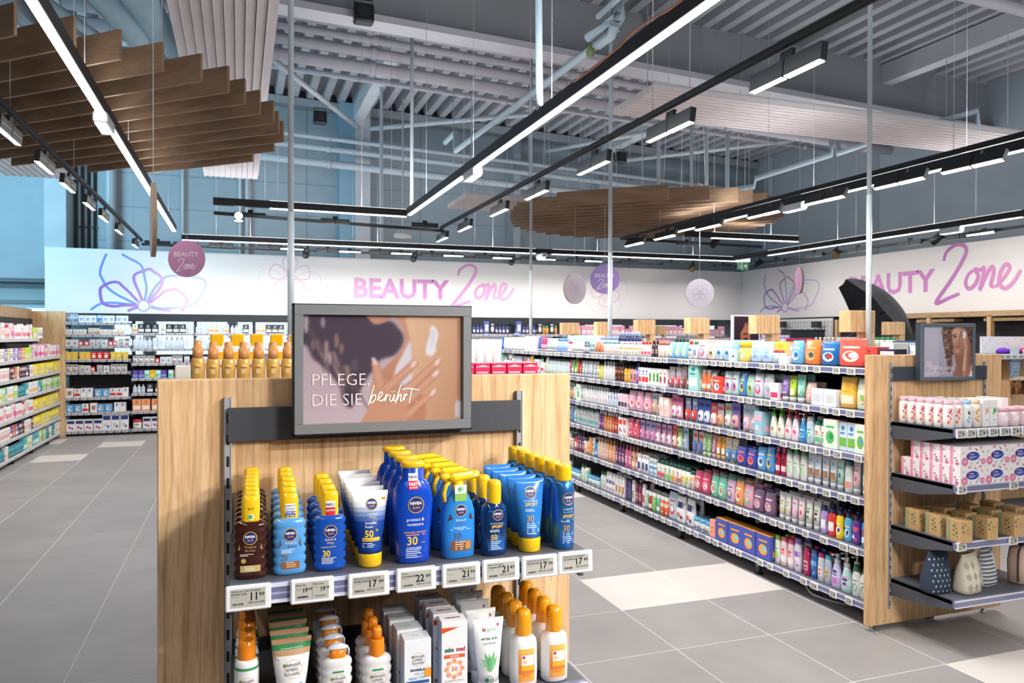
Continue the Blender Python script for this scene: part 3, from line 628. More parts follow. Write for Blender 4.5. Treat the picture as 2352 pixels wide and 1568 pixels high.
for i, (px, py, lit) in enumerate(((1783, 601, 'dark'), (1870, 587, 'dark'), (1970, 575, 'dark'), (2090, 560, 'dark'), (2205, 545, 'dark'), (2258, 538, 'lit'))):
    p = onx(px, py, 9.5)
    fixture('%s spotlight under the right band light line, %s from the corner' % ('glowing twin' if lit == 'lit' else 'dark twin', nth(i)), 9.5, p[1], p[2]+.05, rot=PI/2, tilt=.85 if lit == 'lit' else .0, lit=lit, group='spotlights along the right band', scale=.7, aim=(10.7, p[1], 2.3), power=2.2)
def round_spot(label, px, py, y, rx=0., ry=0., lit=False, X=None):
    p = onx(px, py, X) if X else ony(px, py, y); t = thing('round_spotlight', label, 'spotlight', p, 0, 'small round spotlights')
    h = MB().loft([(-.09, .055, .055), (-.03, .06, .06), (.06, .05, .05), (.09, .02, .02)], 14, '1B1D20', 'powder').obj('housing', t); h.rotation_euler = (rx, ry, 0)
    l = MB().disc(0, 0, .047, .047, 'FFF6E8' if lit else 'B58A3A', lambda u, v: (u, v, -.091), 'lamp' if lit else 'goldmetal', 16).obj('lens', t); l.rotation_euler = (rx, ry, 0)
    MB().pipe([(0, 0, 0), (.04, 0, .12)], .012, '1B1D20', seg=6).box(-.0, .16, -.015, .015, .12, .15, '1B1D20', 'powder').pipe([(.08, 0, .15), (.08, 0, max(.16, 3.14-p[2]))], .006, '1B1D20', seg=5).obj('arm', t)
for i, a in enumerate(((703, 580, 13.3, .9, .0, 'beside the first glowing spotlight'), (952, 589, 13.3, .9, .2, 'right of the third glowing spotlight'), (1177, 597, 13.3, .9, .1, 'right of the lettering end'), (1590, 613, 13.3, -.5, .6, 'near the corner of the bands'))):
    round_spot('small round black spotlight on the back line, %s' % a[5], *a[:3], rx=a[3], ry=a[4])
round_spot('small round lit spotlight hanging under the far canopy', 1643, 556, 10.5, .9, .3, True)
round_spot('small round lit spotlight right of the exit sign', 1742, 604, 12.3, .9, .7, True, X=9.5)
round_spot('small round black spotlight over the slanting lettering', 1920, 580, 9.6, -.6, .8, X=9.5)
round_spot('small round black spotlight with amber lens over Zone', 2152, 548, 8.0, .8, .5, X=9.5)
# wooden slat canopies
def canopy(label, cx_, cy_, R_, z, h, n, rot=-.735, group='round wooden slat canopies'):
    t = thing('slat_canopy', label, 'ceiling canopy', (cx_, cy_, z), rot, group)
    for i in range(n):
        yy = -R_+2*R_*(i+.5)/n; hw = math.sqrt(max(.01, R_*R_-yy*yy))
        hw = round(hw/.08)*.08+.03
        MB().box(-hw, hw, yy-.010, yy+.010, 0, h, 'B08A66', 'oak_x', cols={}).obj('slat', t)
    for xx in (-.55*R_, .55*R_): MB().box(xx-.02, xx+.02, -R_*.82, R_*.82, h, h+.03, 'C9CED2', 'satin').obj('cross_rail', t)
    for i, (a, rr) in enumerate([(k*PI/8, .78) for k in range(16)]+[(k*PI/4+.2, .4) for k in range(8)]):
        x_, y_ = R_*rr*math.cos(a), R_*rr*math.sin(a)
        MB().pipe([(x_, y_, h), (x_+.1*math.sin(i*3.), y_, RZ(cx_)-z)], .004, 'D5DADE', seg=4).obj('wire', t)
canopy('big round canopy of wooden slats crossed by the left light line', -1.72, 7.2, 2.06, 3.39, .19, 16)
canopy('round canopy of wooden slats hanging before the corner of the bands', 5.85, 10.4, 2.0, 3.39, .19, 15)
# hanging discs
def disc_sign(label, px, py, y, r, col, rot, kind, edge='9C8B78', top=None):
    p = ony(px, py, y); t = thing('hanging_disc', label, 'hanging sign', p, rot, 'round signs hanging over the aisles')
    b = MB(); rs = 40
    fr_ = lambda u, v: (u, -.0135, v)
    base = len(b.v)
    for yy in (-.012, .012):
        for i in range(rs): a = 2*PI*i/rs; b.v.append((r*math.cos(a), yy, r*math.sin(a)))
    b.face([base+i for i in range(rs)][::-1] if False else [base+i for i in range(rs)], lin(col), 'paper'); b.face([base+rs+i for i in range(rs)][::-1], lin(col), 'paper')
    for i in range(rs): j = (i+1) % rs; b.face([base+i, base+rs+i, base+rs+j, base+j], lin(edge), 'paper')
    b.obj('disc', t)
    if kind == 'text':
        b = MB(); b.text('BEAUTY', 0, r*.12, r*.36, 'F3DCEB', fr_, bold=.01, sx=1.02); script(b, 'Zone', -r*.42, -r*.62, r*.55, r*.05, 'F3DCEB', fr_, sp=.95); b.obj('lettering', t)
    else:
        b = MB(); petals_free(b, 0, 0, r*.55, fr_, .006, mixc(col, '8F7F98', .55)); b.obj('flower_print', t)
    MB().pipe([(0, 0, r), (0, 0, (top or RZ(p[0])-.01)-p[2])], .0025, 'E4E8EA', seg=4).obj('string', t)
def petals_free(b, cu, cv, r, fn, wd, c):
    for k in range(5):
        a = .3+2*PI*k/5; pts = [(.18, 0), (.5, .3), (.85, .34), (1., .1), (.98, -.12), (.8, -.34), (.5, -.28), (.18, 0)]
        b.stroke([(cu+r*(x*math.cos(a)-y*math.sin(a)), cv+r*(x*math.sin(a)+y*math.cos(a))) for x, y in pts], wd, c, fn)
    b.disc(cu, cv, r*.16, r*.16, c, fn, hole=.7)
disc_sign('mauve disc sign lettered BEAUTY Zone hanging at the left', 429, 594, 9.7, .215, 'C48AB2', -.35, 'text')
disc_sign('violet disc sign lettered BEAUTY Zone behind a metal pole', 1389, 641, 9.4, .2, 'A08ACE', -.35, 'text')
disc_sign('grey-mauve flower disc left of the violet sign', 1320, 663, 9.4, .205, 'A79BA8', .35, 'flower', top=3.385)
disc_sign('pale lilac flower disc right of the far canopy', 1607, 673, 9.2, .2, 'CFC9D8', -.35, 'flower', top=3.385)
disc_sign('disc sign seen edge-on in front of the left light line', 352, 505, 4.9, .215, 'C9B9B4', 1.71, 'flower', edge='A08A74')
disc_sign('plum disc seen almost edge-on before the slanting band', 1836, 644, 9.4, .2, 'B98AAC', 1.14, 'flower')
# poles rising from the shelving
def pole(label, px, py, x, z0, r=.02):
    y = onx(px, py, x)[1]; t = thing('metal_pole', label, 'pole', (x, y, 0), 0, 'metal poles from shelving to roof')
    MB().pipe([(0, 0, z0), (0, 0, 2.55)], r*1.15, 'DCE8F0', 'gloss', 12).obj('lower_tube', t); MB().pipe([(0, 0, 2.55), (0, 0, RZ(x))], r, 'C3D0D8', 'satin', 12).obj('upper_tube', t)
    return y
pole('thick metal pole rising behind the sun care poster', 668, 690, .36, 1.48, .021)
pole('thin metal pole far back between lettering and disc', 1219, 740, 3.8, 1.47, .019)
pole('metal pole crossing the violet disc sign', 1401, 760, 3.8, 1.47, .021)
pole('metal pole in front of the umbrella', 1995, 735, 3.8, 1.47, .015)
# ================================================================== SHELVING
SH, RL, RLT = '5E6068', '777A9E', 'DDDFF2'
def tag_mesh(w_=.058, h=.040, t1='', price=('', ''), sub='', big=False):
    """electronic shelf label, front towards -Y, top edge at z=0"""
    b = MB().box(-w_/2, w_/2, -.008, 0, -h, 0, 'F1F1F4', 'satin', cham=.0025 if big else .0015)
    f = lambda u, v: (u, -.0085, v); f2 = lambda u, v: (u, -.0088, v)
    a = .009 if big else .006
    b.rect(-w_/2+a, w_/2-a*1.1, -h+a*.8, -a*.7, 'B9B8B0', f, 'screen')
    if big:
        W0, W1 = -w_/2+a+.002, w_/2-a*1.1-.002
        fit = lambda tt, sz, mx: min(1., mx/max(1e-6, (text2d(tt, 0.)[3]-text2d(tt, 0.)[2])*sz))
        b.text(t1[0], W0, -.0118, .0050, '2A2A2A', f2, 'l', sx=fit(t1[0], .0050, .050)); 
        if len(t1) > 1: b.text(t1[1], W0, -.0170, .0052, '2A2A2A', f2, 'l', bold=.01, sx=fit(t1[1], .0052, .028))
        b.rect(W0, W0+.013, -.0203, -.0197, '77756F', f2)
        b.text(price[1], W1, -.0212, .0100, '1A1A1A', f2, 'r', bold=.01); b.text(price[0], W1-.0125, -.0272, .0195, '1A1A1A', f2, 'r', bold=.02, sx=.88)
        b.text(sub, W1, -.0335, .0062, '3A3A3A', f2, 'r')
        u = W0+.002
        r2 = random.Random(len(sub)+len(t1[0]))
        while u < W0+.020: ww = r2.choice((.0004, .0007, .0011)); b.rect(u, u+ww, -.0345, -.0310, '2A2A2A', f2); u += ww+r2.choice((.0005, .0008))
    else:
        b.rect(-w_/2+a*1.5, w_*.12, -h*.34, -h*.27, '6A6A66', f2); b.rect(-w_/2+a*1.5, 0, -h*.46, -h*.41, '85847E', f2)
        b.rect(w_*.12, w_*.3, -h*.64, -h*.40, '3A3A3A', f2); b.rect(-w_/2+a*1.5, -w_*.1, -h*.74, -h*.66, '55554F', f2)
    return b
TAGS = [tag_mesh(.064, .042).mesh('price_tag'), tag_mesh(.056, .042).mesh('price_tag')]
def shelf_mb(L, D, t=.03, rail=True, railh=.036, seg=None):
    """shelf board, rear edge at y=0, front at y=-D, centred on x, top at z=0, rail in front"""
    b = MB().box(-L/2, L/2, -D, 0, -t, 0, SH, 'powder', cham=.002)
    b.box(-L/2, -L/2+.012, -D*.97, 0, -t-.045, -t+.001, SH, 'powder').box(L/2-.012, L/2, -D*.97, 0, -t-.045, -t+.001, SH, 'powder')
    if rail:
        b.box(-L/2, L/2, -D-.012, -D, -.001-railh, -.001, RL, 'rail').box(-L/2, L/2, -D-.0135, -D-.012, -.008, -.0, RLT, 'rail').box(-L/2, L/2, -D-.0145, -D-.012, -railh-.003, -railh+.003, RLT, 'rail')
    return b
def gondola(label, group, x0, x1, y0, y1, faces, levels, mod=1.0, tags=True, rr=None, H=1.50, vis=None, dens=(.07, .12)):
    """double-sided run along Y; faces: list of 'x-' 'x+'; shelves are parts, tags their sub-parts"""
    cx_ = (x0+x1)/2; r = rr or random.Random(int(abs(x0)*100))
    t = thing('shelf_gondola', label, 'shelving unit', (cx_, (y0+y1)/2, 0), 0, group)
    hy = (y1-y0)/2; n = max(1, round((y1-y0)/mod)); m_ = (y1-y0)/n
    b = MB().box(-.02, .02, -hy, hy, .10, H-.06, '2B2C31', 'matte'); b.obj('back_panel', t)
    for i in range(n+1):
        yy = -hy+i*m_; MB().box(-.03, .03, yy-.015, yy+.015, .0, H-.03, '3A3C42', 'powder').obj('upright', t)
    for f in faces:
        s = -1 if f == 'x-' else 1; D = (x1-x0)/2-.025
        for i in range(n):
            yc = -hy+(i+.5)*m_
            MB().box(-.012, .012, -.02, .02, .02, .11, '2A2B30', 'powder').loft([(0, .03, .03), (.012, .03, .03), (.014, .01, .01), (.03, .01, .01)], 10, '17181A', 'satin', at=(0, 0, 0)).obj('foot', t).location = (s*(D-.03), -hy+i*m_+.02, 0)
            for li, z in enumerate(levels):
                if vis and not vis(y0+hy+yc, z): continue
                o = put('shelf', SHM(m_-.004, D-.01), t, (s*.025, yc, z), -PI/2 if s < 0 else PI/2)
                if not tags: continue
                u = -m_/2+.05+r.random()*.05
                while u < m_/2-.04:
                    put('price_tag', TAGS[r.random() < .4], o, (u, -(D-.01)-.0135, -.0015-r.random()*.001)); u += r.uniform(*dens) if r.random() < .8 else .16
    return t
_SH = {}
def SHM(L, D):
    k = (round(L, 3), round(D, 3))
    if k not in _SH: _SH[k] = shelf_mb(L, D).mesh('shelf')
    return _SH[k]
def endpanel(t, w_, H, T=.04, z0=.035):
    p = MB().box(-w_/2, w_/2, 0, T, z0, H, 'D9AD7C', 'oak', cham=.003).obj('wooden_panel', t)
    for x in (-w_/2+.05, w_/2-.12): MB().loft([(0, .017, .017), (.008, .017, .017), (.010, .007, .007), (z0+.002, .007, .007)], 12, 'B9BCC0', 'chrome', at=(x, .02, 0)).obj('foot', t)
    return p
def rail_up(t, x, z0, z1, y=-.012):
    b = MB().box(x-.008, x+.008, y, 0, z0, z1, 'A7A9AD', 'satin').box(x-.0085, x-.0065, y-.002, 0, z0, z1, '8A8C90', 'satin').box(x+.0065, x+.0085, y-.002, 0, z0, z1, 'C9CBCE', 'satin')
    z = z1-.035
    while z > z0+.02: b.rect(x-.003, x+.003, z-.024, z, '0B0B0C', lambda u, v: (u, y-.0005, v), 'matte'); z -= .05
    return b.obj('slotted_upright', t)
# ---------------------------------------------------------------- end unit A: sun care
AXC, AY, AH = .334, 1.889, 1.54
ua = thing('end_display', 'big oak end display of sun care with poster and two shelves', 'display unit', (AXC, AY, 0), 0, 'oak gondola ends')
endpanel(ua, 1.016, AH, .035)
for z in (.4, .7): pass
for s in (-.358, .358): rail_up(ua, s, .12, 1.497)
SA1, SA2 = 1.184, .905
for z, nm in ((SA1, 1), (SA2, 2), (.5, 3)):
    b = MB().box(-.352, .366, -.40, -.005, -.022, 0, '56585F', 'powder', cham=.002)
    for sx in (-1, 1):
        x = -.352 if sx < 0 else .357
        b.box(x-.0, x+.009, -.39, -.002, -.06, -.022, '4C4E55', 'powder')
    if nm > 1:
        b.box(-.35, .36, -.018, -.006, 0, .03, '2F3136', 'powder')
        for k in range(22): b.rect(-.34+k*.032, -.328+k*.032, .012, .02, '050505', lambda u, v: (u, -.0185, v), 'matte')
    sh = b.obj('shelf', ua); sh.location = (0, 0, z)
    MB().box(-.352, .366, -.4135, -.4005, -.036, -.001, RL, 'rail').box(-.352, .366, -.4155, -.4135, -.008, 0., RLT, 'rail').box(-.352, .366, -.4155, -.4135, -.0375, -.031, RLT, 'rail').box(-.352, .366, -.414, -.4135, -.022, -.018, 'A9ADD4', 'rail').obj('label_rail', sh)
    if nm == 1:
        TG = [((-.022, .054), ('NIVEA SUN CAROTIN SPRAY', 'NIVEA SUN'), ('11', '99'), '100 ml 6.00'), ((.089, .169), ('Nivea Sun', 'Bronze 20'), ('19', '99'), ''), ((.195, .273), ('NIVEA SUN SONNENCREME', 'INVISIBLE FINISH'), ('17', '99'), '100 ml 11.99'), ((.287, .366), ('Nivea', 'Sonnenmilch LSF30'), ('22', '99'), '100 ml 5.75'), ((.378, .457), ('Nivea Sun Trigger Spray 2', ' '), ('21', '99'), '100 ml 8.14'), ((.462, .541), ('Nivea Sun Spray', 'Transparent LSF50'), ('21', '49'), '100 ml 10.75'), ((.5465, .6255), ('NIVEA SUN UV DRY PROTECT', 'NIVEA SUN DRY PROTECT'), ('17', '99'), '100 ml 10.28'), ((.627, .706), ('NIVEA SUN SONNENSPRAY', 'SCHUTZ & FRISCHE LSF30'), ('17', '49'), '100 ml 8.75')]
        for i, ((a, c), t1, pr, sub) in enumerate(TG):
            if i == 1:
                b = tag_mesh(.079, .046, (' ', ' '), ('', ''), '', True); f2 = lambda u, v: (u, -.0089, v)
                b.rect(-.0005, .0002, -.036, -.006, '8E8D86', f2)
                for q in (-.0295, .0025):
                    b.text('Nivea Sun', q, -.0125, .0045, '2A2A2A', f2, 'l', .01); b.text('19', q+.017, -.0245, .0115, '1A1A1A', f2, 'c', .02, sx=.85); b.text('99', q+.0255, -.0215, .0065, '1A1A1A', f2, 'c', .01); b.rect(q, q+.009, -.0175, -.0168, '77756F', f2)
                    for k in range(11): b.rect(q+.002+k*.0018, q+.0027+k*.0018, -.0345, -.032, '2A2A2A', f2)
            else: b = tag_mesh(.079, .046, t1, pr, sub, True)
            o = b.obj('price_tag', sh); o.location = ((a+c)/2-AXC, -.4155, .003+.0008*(i % 2))
            o.rotation_euler = (-.05, 0, 0)
# poster frame and crossbar
bar = MB().box(-.358, .358, -.022, -.012, 1.396, 1.474, '43464D', 'powder', cham=.001).obj('crossbar', ua)
# ---------------------------------------------------------------- painted poster pictures (flat prints)
class Img:
    def __init__(s, w_, h): s.w, s.h = w_, h; s.u, s.v = np.meshgrid((np.arange(w_)+.5)/w_, (np.arange(h)+.5)/h); s.a = np.zeros((h, w_, 3))
    def col(s, c): return np.array([int(c[i:i+2], 16)/255 for i in (0, 2, 4)])
    def soft(s, m, k):
        for _ in range(k):
            p = np.pad(m, 1, mode='edge'); m = (p[1:-1, 1:-1]*2+p[:-2, 1:-1]+p[2:, 1:-1]+p[1:-1, :-2]+p[1:-1, 2:])/6
        return m
    def grad(s, c0, c1, ang=90):
        t = s.u*math.cos(math.radians(ang))+s.v*math.sin(math.radians(ang)); t = np.clip(t, 0, 1)[..., None]; s.a = s.col(c0)*(1-t)+s.col(c1)*t; return s
    def put(s, m, c, al=1.):
        c = s.col(c) if isinstance(c, str) else c; s.a = s.a*(1-m[..., None]*al)+c*m[..., None]*al; return s
    def poly(s, pts, c, blur=1, al=1., c2=None, dirn=(1, 0), smooth=True):
        if smooth: pts = [(p.x, p.y) for p in catmull([(x, y, 0) for x, y in pts], 5, True)]
        m = np.zeros(s.u.shape, bool); n = len(pts)
        for i in range(n):
            (x0, y0), (x1, y1) = pts[i], pts[(i+1) % n]
            if abs(y1-y0) < 1e-9: continue
            m ^= ((y0 > s.v) != (y1 > s.v)) & (s.u < (x1-x0)*(s.v-y0)/(y1-y0)+x0)
        m = s.soft(m.astype(float), blur)
        if c2:
            xs = [p[0]*dirn[0]+p[1]*dirn[1] for p in pts]; t = np.clip(((s.u*dirn[0]+s.v*dirn[1])-min(xs))/(max(xs)-min(xs)), 0, 1)[..., None]
            return s.put(m, s.col(c)*(1-t)+s.col(c2)*t, al)
        return s.put(m, c, al)
    def ell(s, cx_, cy_, rx, ry, c, blur=1, al=1., rot=0.):
        du, dv = s.u-cx_, (s.v-cy_); ca, sa = math.cos(rot), math.sin(rot); asp = s.h/s.w
        x, y = du*ca+dv*asp*sa, -du*sa+dv*asp*ca
        return s.put(s.soft(((x/rx)**2+(y/(ry*asp))**2 < 1).astype(float), blur), c, al)
    def cap(s, p0, p1, r0, r1, c, blur=1, al=1., edge=None):
        asp = s.h/s.w; P0 = np.array([p0[0], p0[1]*asp]); P1 = np.array([p1[0], p1[1]*asp]); d = P1-P0; L2 = (d**2).sum()
        t = np.clip(((s.u-P0[0])*d[0]+(s.v*asp-P0[1])*d[1])/L2, 0, 1)
        dist = np.hypot(s.u-(P0[0]+t*d[0]), s.v*asp-(P0[1]+t*d[1])); rr = r0+(r1-r0)*t
        if edge: s.put(s.soft((dist < rr*1.12).astype(float), 1), edge, .75)
        s.put(s.soft((dist < rr).astype(float), blur), c, al)
        s.put(s.soft((dist < rr*.5).astype(float), 3), 'FFFFFF', .12*al); return s
    def mesh(s, name, x0, x1, z0, z1, y=0., mat='poster'):
        me = bpy.data.meshes.new(name); h, w_ = s.h, s.w
        X, Z = np.meshgrid(np.linspace(x0, x1, w_), np.linspace(z1, z0, h)); V = np.stack([X, np.full_like(X, y), Z], -1).reshape(-1, 3)
        idx = np.arange(h*w_).reshape(h, w_); Fq = np.stack([idx[1:, :-1], idx[1:, 1:], idx[:-1, 1:], idx[:-1, :-1]], -1).reshape(-1, 4)
        me.vertices.add(len(V)); me.vertices.foreach_set('co', V.ravel()); me.loops.add(Fq.size); me.loops.foreach_set('vertex_index', Fq.ravel().astype(np.int32))
        me.polygons.add(len(Fq)); me.polygons.foreach_set('loop_start', np.arange(0, Fq.size, 4, dtype=np.int32)); me.polygons.foreach_set('loop_total', np.full(len(Fq), 4, dtype=np.int32)); me.update()
        at = me.color_attributes.new('Col', 'FLOAT_COLOR', 'POINT'); a = np.clip(s.a, 0, 1).reshape(-1, 3)
        l = np.where(a <= .04045, a/12.92, ((a+.055)/1.055)**2.4); at.data.foreach_set('color', np.concatenate([l, np.ones((len(l), 1))], 1).astype(np.float32).ravel())
        me.materials.append(MATS[mat]); return me
im = Img(186, 130).grad('B9A3AE', 'CDBBC6', 80)
rs = np.random.RandomState(3)
im.poly([(-.05, -.05), (.42, -.05), (.44, .06), (.52, .05), (.57, .10), (.615, .2), (.60, .3), (.55, .38), (.47, .42), (.42, .52), (.38, .60), (.33, .74), (.29, .86), (.24, .80), (.22, .66), (.17, .56), (.11, .46), (.06, .40), (.02, .28), (-.05, .25)], '4E4252', 6)
for i in range(26):      # strands at the left edge of the hair
    a = rs.rand(); x = .03+.28*a; y0 = .1+.45*a+rs.rand()*.1
    im.cap((x, y0), (x+.05+rs.rand()*.05, y0+.16+rs.rand()*.16), .012, .002, '57444F' if rs.rand() < .7 else 'A68C93', 1, .7)
for x, y, rx, ry, c in ((.02, .07, .015, .10, 'C9B6C2'), (.12, .07, .012, .05, 'B5A0AE'), (.14, .33, .012, .10, 'B79E9F'), (.16, .40, .01, .06, 'C8B0B6'), (.2, .24, .014, .07, '9A7A6E'), (.23, .31, .012, .05, 'A07C6C'), (.27, .55, .012, .09, 'A3806E'), (.24, .66, .01, .08, '8D7078'), (.06, .28, .012, .05, '836C77'), (.31, .46, .02, .06, '655664')): im.ell(x, y, rx, ry, c, 2, .85)
im.poly([(.36, -.06), (.40, .04), (.43, .085), (.47, .08), (.51, .05), (.56, -.06)], 'DDA590', 2, c2='C48A76', dirn=(1, .6))
im.poly([(.54, -.05), (.66, -.05), (.655, .22), (.62, .40), (.575, .52), (.52, .66), (.44, .70), (.43, .60), (.50, .48), (.58, .36), (.625, .22), (.59, .08)], 'D09A82', 2, c2='BC8570', dirn=(0, 1))
im.poly([(.655, .23), (.67, .40), (.60, .52), (.545, .60), (.57, .48), (.61, .36)], 'DDD3DF', 1, smooth=False)
im.poly([(.675, .53), (.68, .60), (.62, .65), (.60, .64), (.64, .58)], 'DDD3DF', 1, smooth=False)
im.poly([(.645, -.08), (.98, -.08), (1.01, .1), (1.0, .5), (.97, .75), (.95, 1.08), (.67, 1.08), (.665, .6), (.665, .3)], 'E3BC9E', 2, c2='BC8D70', dirn=(1, .25))
im.poly([(.97, -.05), (1.06, -.05), (1.06, .8), (.965, .8), (.98, .4)], 'B58A70', 2); im.poly([(.955, .82), (1.05, .82), (1.05, .98), (.95, .98)], 'CFCBD6', 1, smooth=False)
im.poly([(.79, .10), (.825, .12), (.838, .19), (.825, .27), (.822, .34), (.79, .385), (.758, .36), (.762, .28), (.78, .2)], 'E3E1EC', 1); im.poly([(.795, .13), (.815, .15), (.82, .2), (.8, .3), (.785, .3)], 'CDD0E4', 2, .7)
im.poly([(.36, 1.06), (.39, .88), (.405, .74), (.42, .64), (.50, .60), (.60, .66), (.72, .74), (.76, .86), (.70, 1.06)], 'D39C82', 2, c2='C08468', dirn=(1, .3))
for p0, p1, r0, r1 in (((.47, .66), (.435, .45), .034, .020), ((.50, .70), (.685, .455), .030, .020), ((.58, .78), (.835, .44), .029, .020), ((.62, .84), (.825, .55), .028, .020), ((.64, .94), (.808, .73), .026, .017)):
    im.cap(p0, p1, r0, r1, 'CF977D', 1, 1., 'A06C57')
im.poly([(.38, 1.06), (.41, .80), (.44, .68), (.52, .70), (.60, .78), (.64, .90), (.6, 1.06)], 'D09A80', 4, .9)
for x, y, rot in ((.432, .43, .2), (.678, .462, -.9), (.833, .445, -.8), (.822, .555, -1.), (.806, .732, -.9)): im.ell(x, y, .013, .040, 'EAD3D6', 1, .95, -rot-.3)
pp = thing('poster_frame', 'large grey framed poster of a hand creaming an arm above the sun care shelf', 'poster', (AXC-.005, AY-.075, 1.56), 0, 'framed posters on oak ends')
PX0, PX1, PZ0, PZ1 = -.213, .213, -.1495, .1545
b = MB()
b.box(PX0, PX1, 0, .045, PZ1-.004, PZ1, '3A3D45', 'powder').box(PX0, PX0+.004, 0, .045, PZ0, PZ1, '3A3D45', 'powder').box(PX1-.004, PX1, 0, .045, PZ0, PZ1, '3A3D45', 'powder').box(PX0, PX1, 0, .045, PZ0, PZ0+.004, '3A3D45', 'powder').box(PX0+.01, PX1-.01, .03, .05, PZ0-.003, PZ0+.01, '2E3036')
g = '7E8084'
for a in ((PX0+.003, PX1-.003, PZ1-.026, PZ1-.003), (PX0+.003, PX1-.003, PZ0+.003, PZ0+.026), (PX0+.003, PX0+.023, PZ0+.026, PZ1-.026), (PX1-.023, PX1-.003, PZ0+.026, PZ1-.026)): b.box(a[0], a[1], -.006, .006, a[2], a[3], g, 'satin', cham=.001)
b.obj('frame', pp)
IX0, IX1, IZ0, IZ1 = PX0+.023, PX1-.023, PZ0+.026, PZ1-.026
for _ in range(2):
    pd = np.pad(im.a, ((1, 1), (1, 1), (0, 0)), mode='edge'); im.a = (pd[1:-1, 1:-1]*2+pd[:-2, 1:-1]+pd[2:, 1:-1]+pd[1:-1, :-2]+pd[1:-1, 2:])/6
im.a *= .90
put('picture', im.mesh('picture', IX0, IX1, IZ0, IZ1, .004), pp)
fpz = lambda u, v: (u, .0028, v)
b = MB(); W = IX1-IX0; Hh = IZ1-IZ0; U = lambda u: IX0+u*W; V = lambda v: IZ1-v*Hh; PK = 'F8E6E4'
b.text('PFLEGE,', U(.055), V(.652), .0405, PK, fpz, 'l', bold=-.012, sx=.98); b.text('DIE SIE', U(.055), V(.838), .0405, PK, fpz, 'l', bold=-.012, sx=.98)
script(b, 'berührt.', U(.395), V(.825), .044, .0032, 'FCEFEA', fpz, sp=1.0); b.obj('lettering', pp)
MB().box(-.05, .05, .045, .060, -.12, -.09, '2E3036').obj('bracket', pp)
pp.rotation_euler = (0, 0, 0)
# ---------------------------------------------------------------- products for unit A
def on_loft(secs):
    """front surface y of a lofted body at (u, z): sections (z, rx, ry, n)"""
    zs_ = [s[0] for s in secs]
    def fn(u, v, eps=.0004):
        k = 0
        while k < len(zs_)-2 and v > zs_[k+1]: k += 1
        t = min(1, max(0, (v-zs_[k])/max(1e-6, zs_[k+1]-zs_[k]))); a, c = secs[k], secs[k+1]
        rx, ry = a[1]+(c[1]-a[1])*t, a[2]+(c[2]-a[2])*t; n = a[3] if len(a) > 3 else 2.; cy_ = (a[5] if len(a) > 5 else 0)*(1-t)+(c[5] if len(c) > 5 else 0)*t
        q = max(0., 1-abs(min(.995, abs(u)/max(rx, 1e-6)))**n)
        return (u, cy_-ry*q**(1/n)-eps, v)
    return fn
def logo(b, u, v, r, fn, ring='E7B44A'):
    f1 = lambda a, c: fn(a, c, .0006); f2 = lambda a, c: fn(a, c, .0009); f3 = lambda a, c: fn(a, c, .0012)
    b.disc(u, v, r, r, ring, f1, seg=22); b.disc(u, v, r*.90, r*.90, '14296E', f2, seg=22)
    b.text('NIVEA', u, v+r*.06, r*.50, 'FFFFFF', f3, 'c', .035, sx=1.02); b.text('SUN', u, v-r*.46, r*.44, 'F0A08C', f3, 'c', .01, sx=1.05)
def lines(b, u, v, w_, n, lh, col, fn, r=None):
    r = r or random.Random(int(v*1e4)); f1 = lambda a, c: fn(a, c, .0006)
    for i in range(n): b.rect(u, u+w_*r.uniform(.55, 1.), v-i*lh, v-i*lh+lh*.42, col, f1, nu=2)
def product(name, label, cat, group, parts, spots, rot=0., row_words=None, jitter=.0015, tilt=None):
    """parts: list of (part name, mesh, [sub parts]); spots: list of (x, y, z); every copy is its own object"""
    for i, p in enumerate(spots):
        lb = label if not row_words else label+', '+row_words(i)
        t = thing(name, lb, cat, (p[0]+rnd.uniform(-jitter, jitter), p[1], p[2]), rot+rnd.uniform(-.05, .05), group)
        if tilt: t.rotation_euler[0] = tilt
        for nm, me, subs in parts:
            o = put(nm, me, t)
            for s_, ms in subs: put(s_, ms, o)
def rows(n): return lambda i: ('frontmost' if i == 0 else ('rearmost' if i == n-1 else '%s back' % nth(i)))
def rowpos(x, y, z, n, dy, dx=0.): return [(x+dx*i, y+dy*i, z) for i in range(n)]
def ribbed(body, mat, capc, z1=.108, w_=.031, d=.017, ribs=5, capz=None, cap=True):
    secs = [(0, w_*.82, d*.75, 2.6), (.004, w_*.95, d*.95, 2.6)]
    for k in range(ribs):
        z = .010+k*(z1*.80/ribs); dz = z1*.80/ribs
        secs += [(z, w_*1.0, d, 2.6), (z+dz*.30, w_*1.0, d, 2.6), (z+dz*.5, w_*.90, d*.97, 2.6), (z+dz*.70, w_*.93, d*.98, 2.6)]
    secs += [(z1*.88, w_*1.0, d, 2.6), (z1*.93, w_*.97, d, 2.6), (z1*.97, w_*.85, d*.92, 2.4), (z1, w_*.55, d*.8, 2.2)]
    return secs
def ribbody(body, mat, z1=.108, w_=.031, d=.017): s = ribbed(body, mat, None, z1, w_, d); return MB().loft(s, 28, body, mat), [(0, w_, d, 2.6), (z1*.9, w_, d, 2.6), (z1, w_*.55, d*.8, 2.2)]
def ovalcap(z0, z1, w_, d, col, mat='gloss', wide=1.): return MB().loft([(z0, w_, d, 2.6), (z0+.004, w_*wide, d*wide, 2.6), (z1-.009, w_*.98, d*.98, 2.6), (z1-.003, w_*.88, d*.85, 2.4), (z1, w_*.6, d*.55, 2.2)], 20, col, mat)
YEL = 'F6C414'
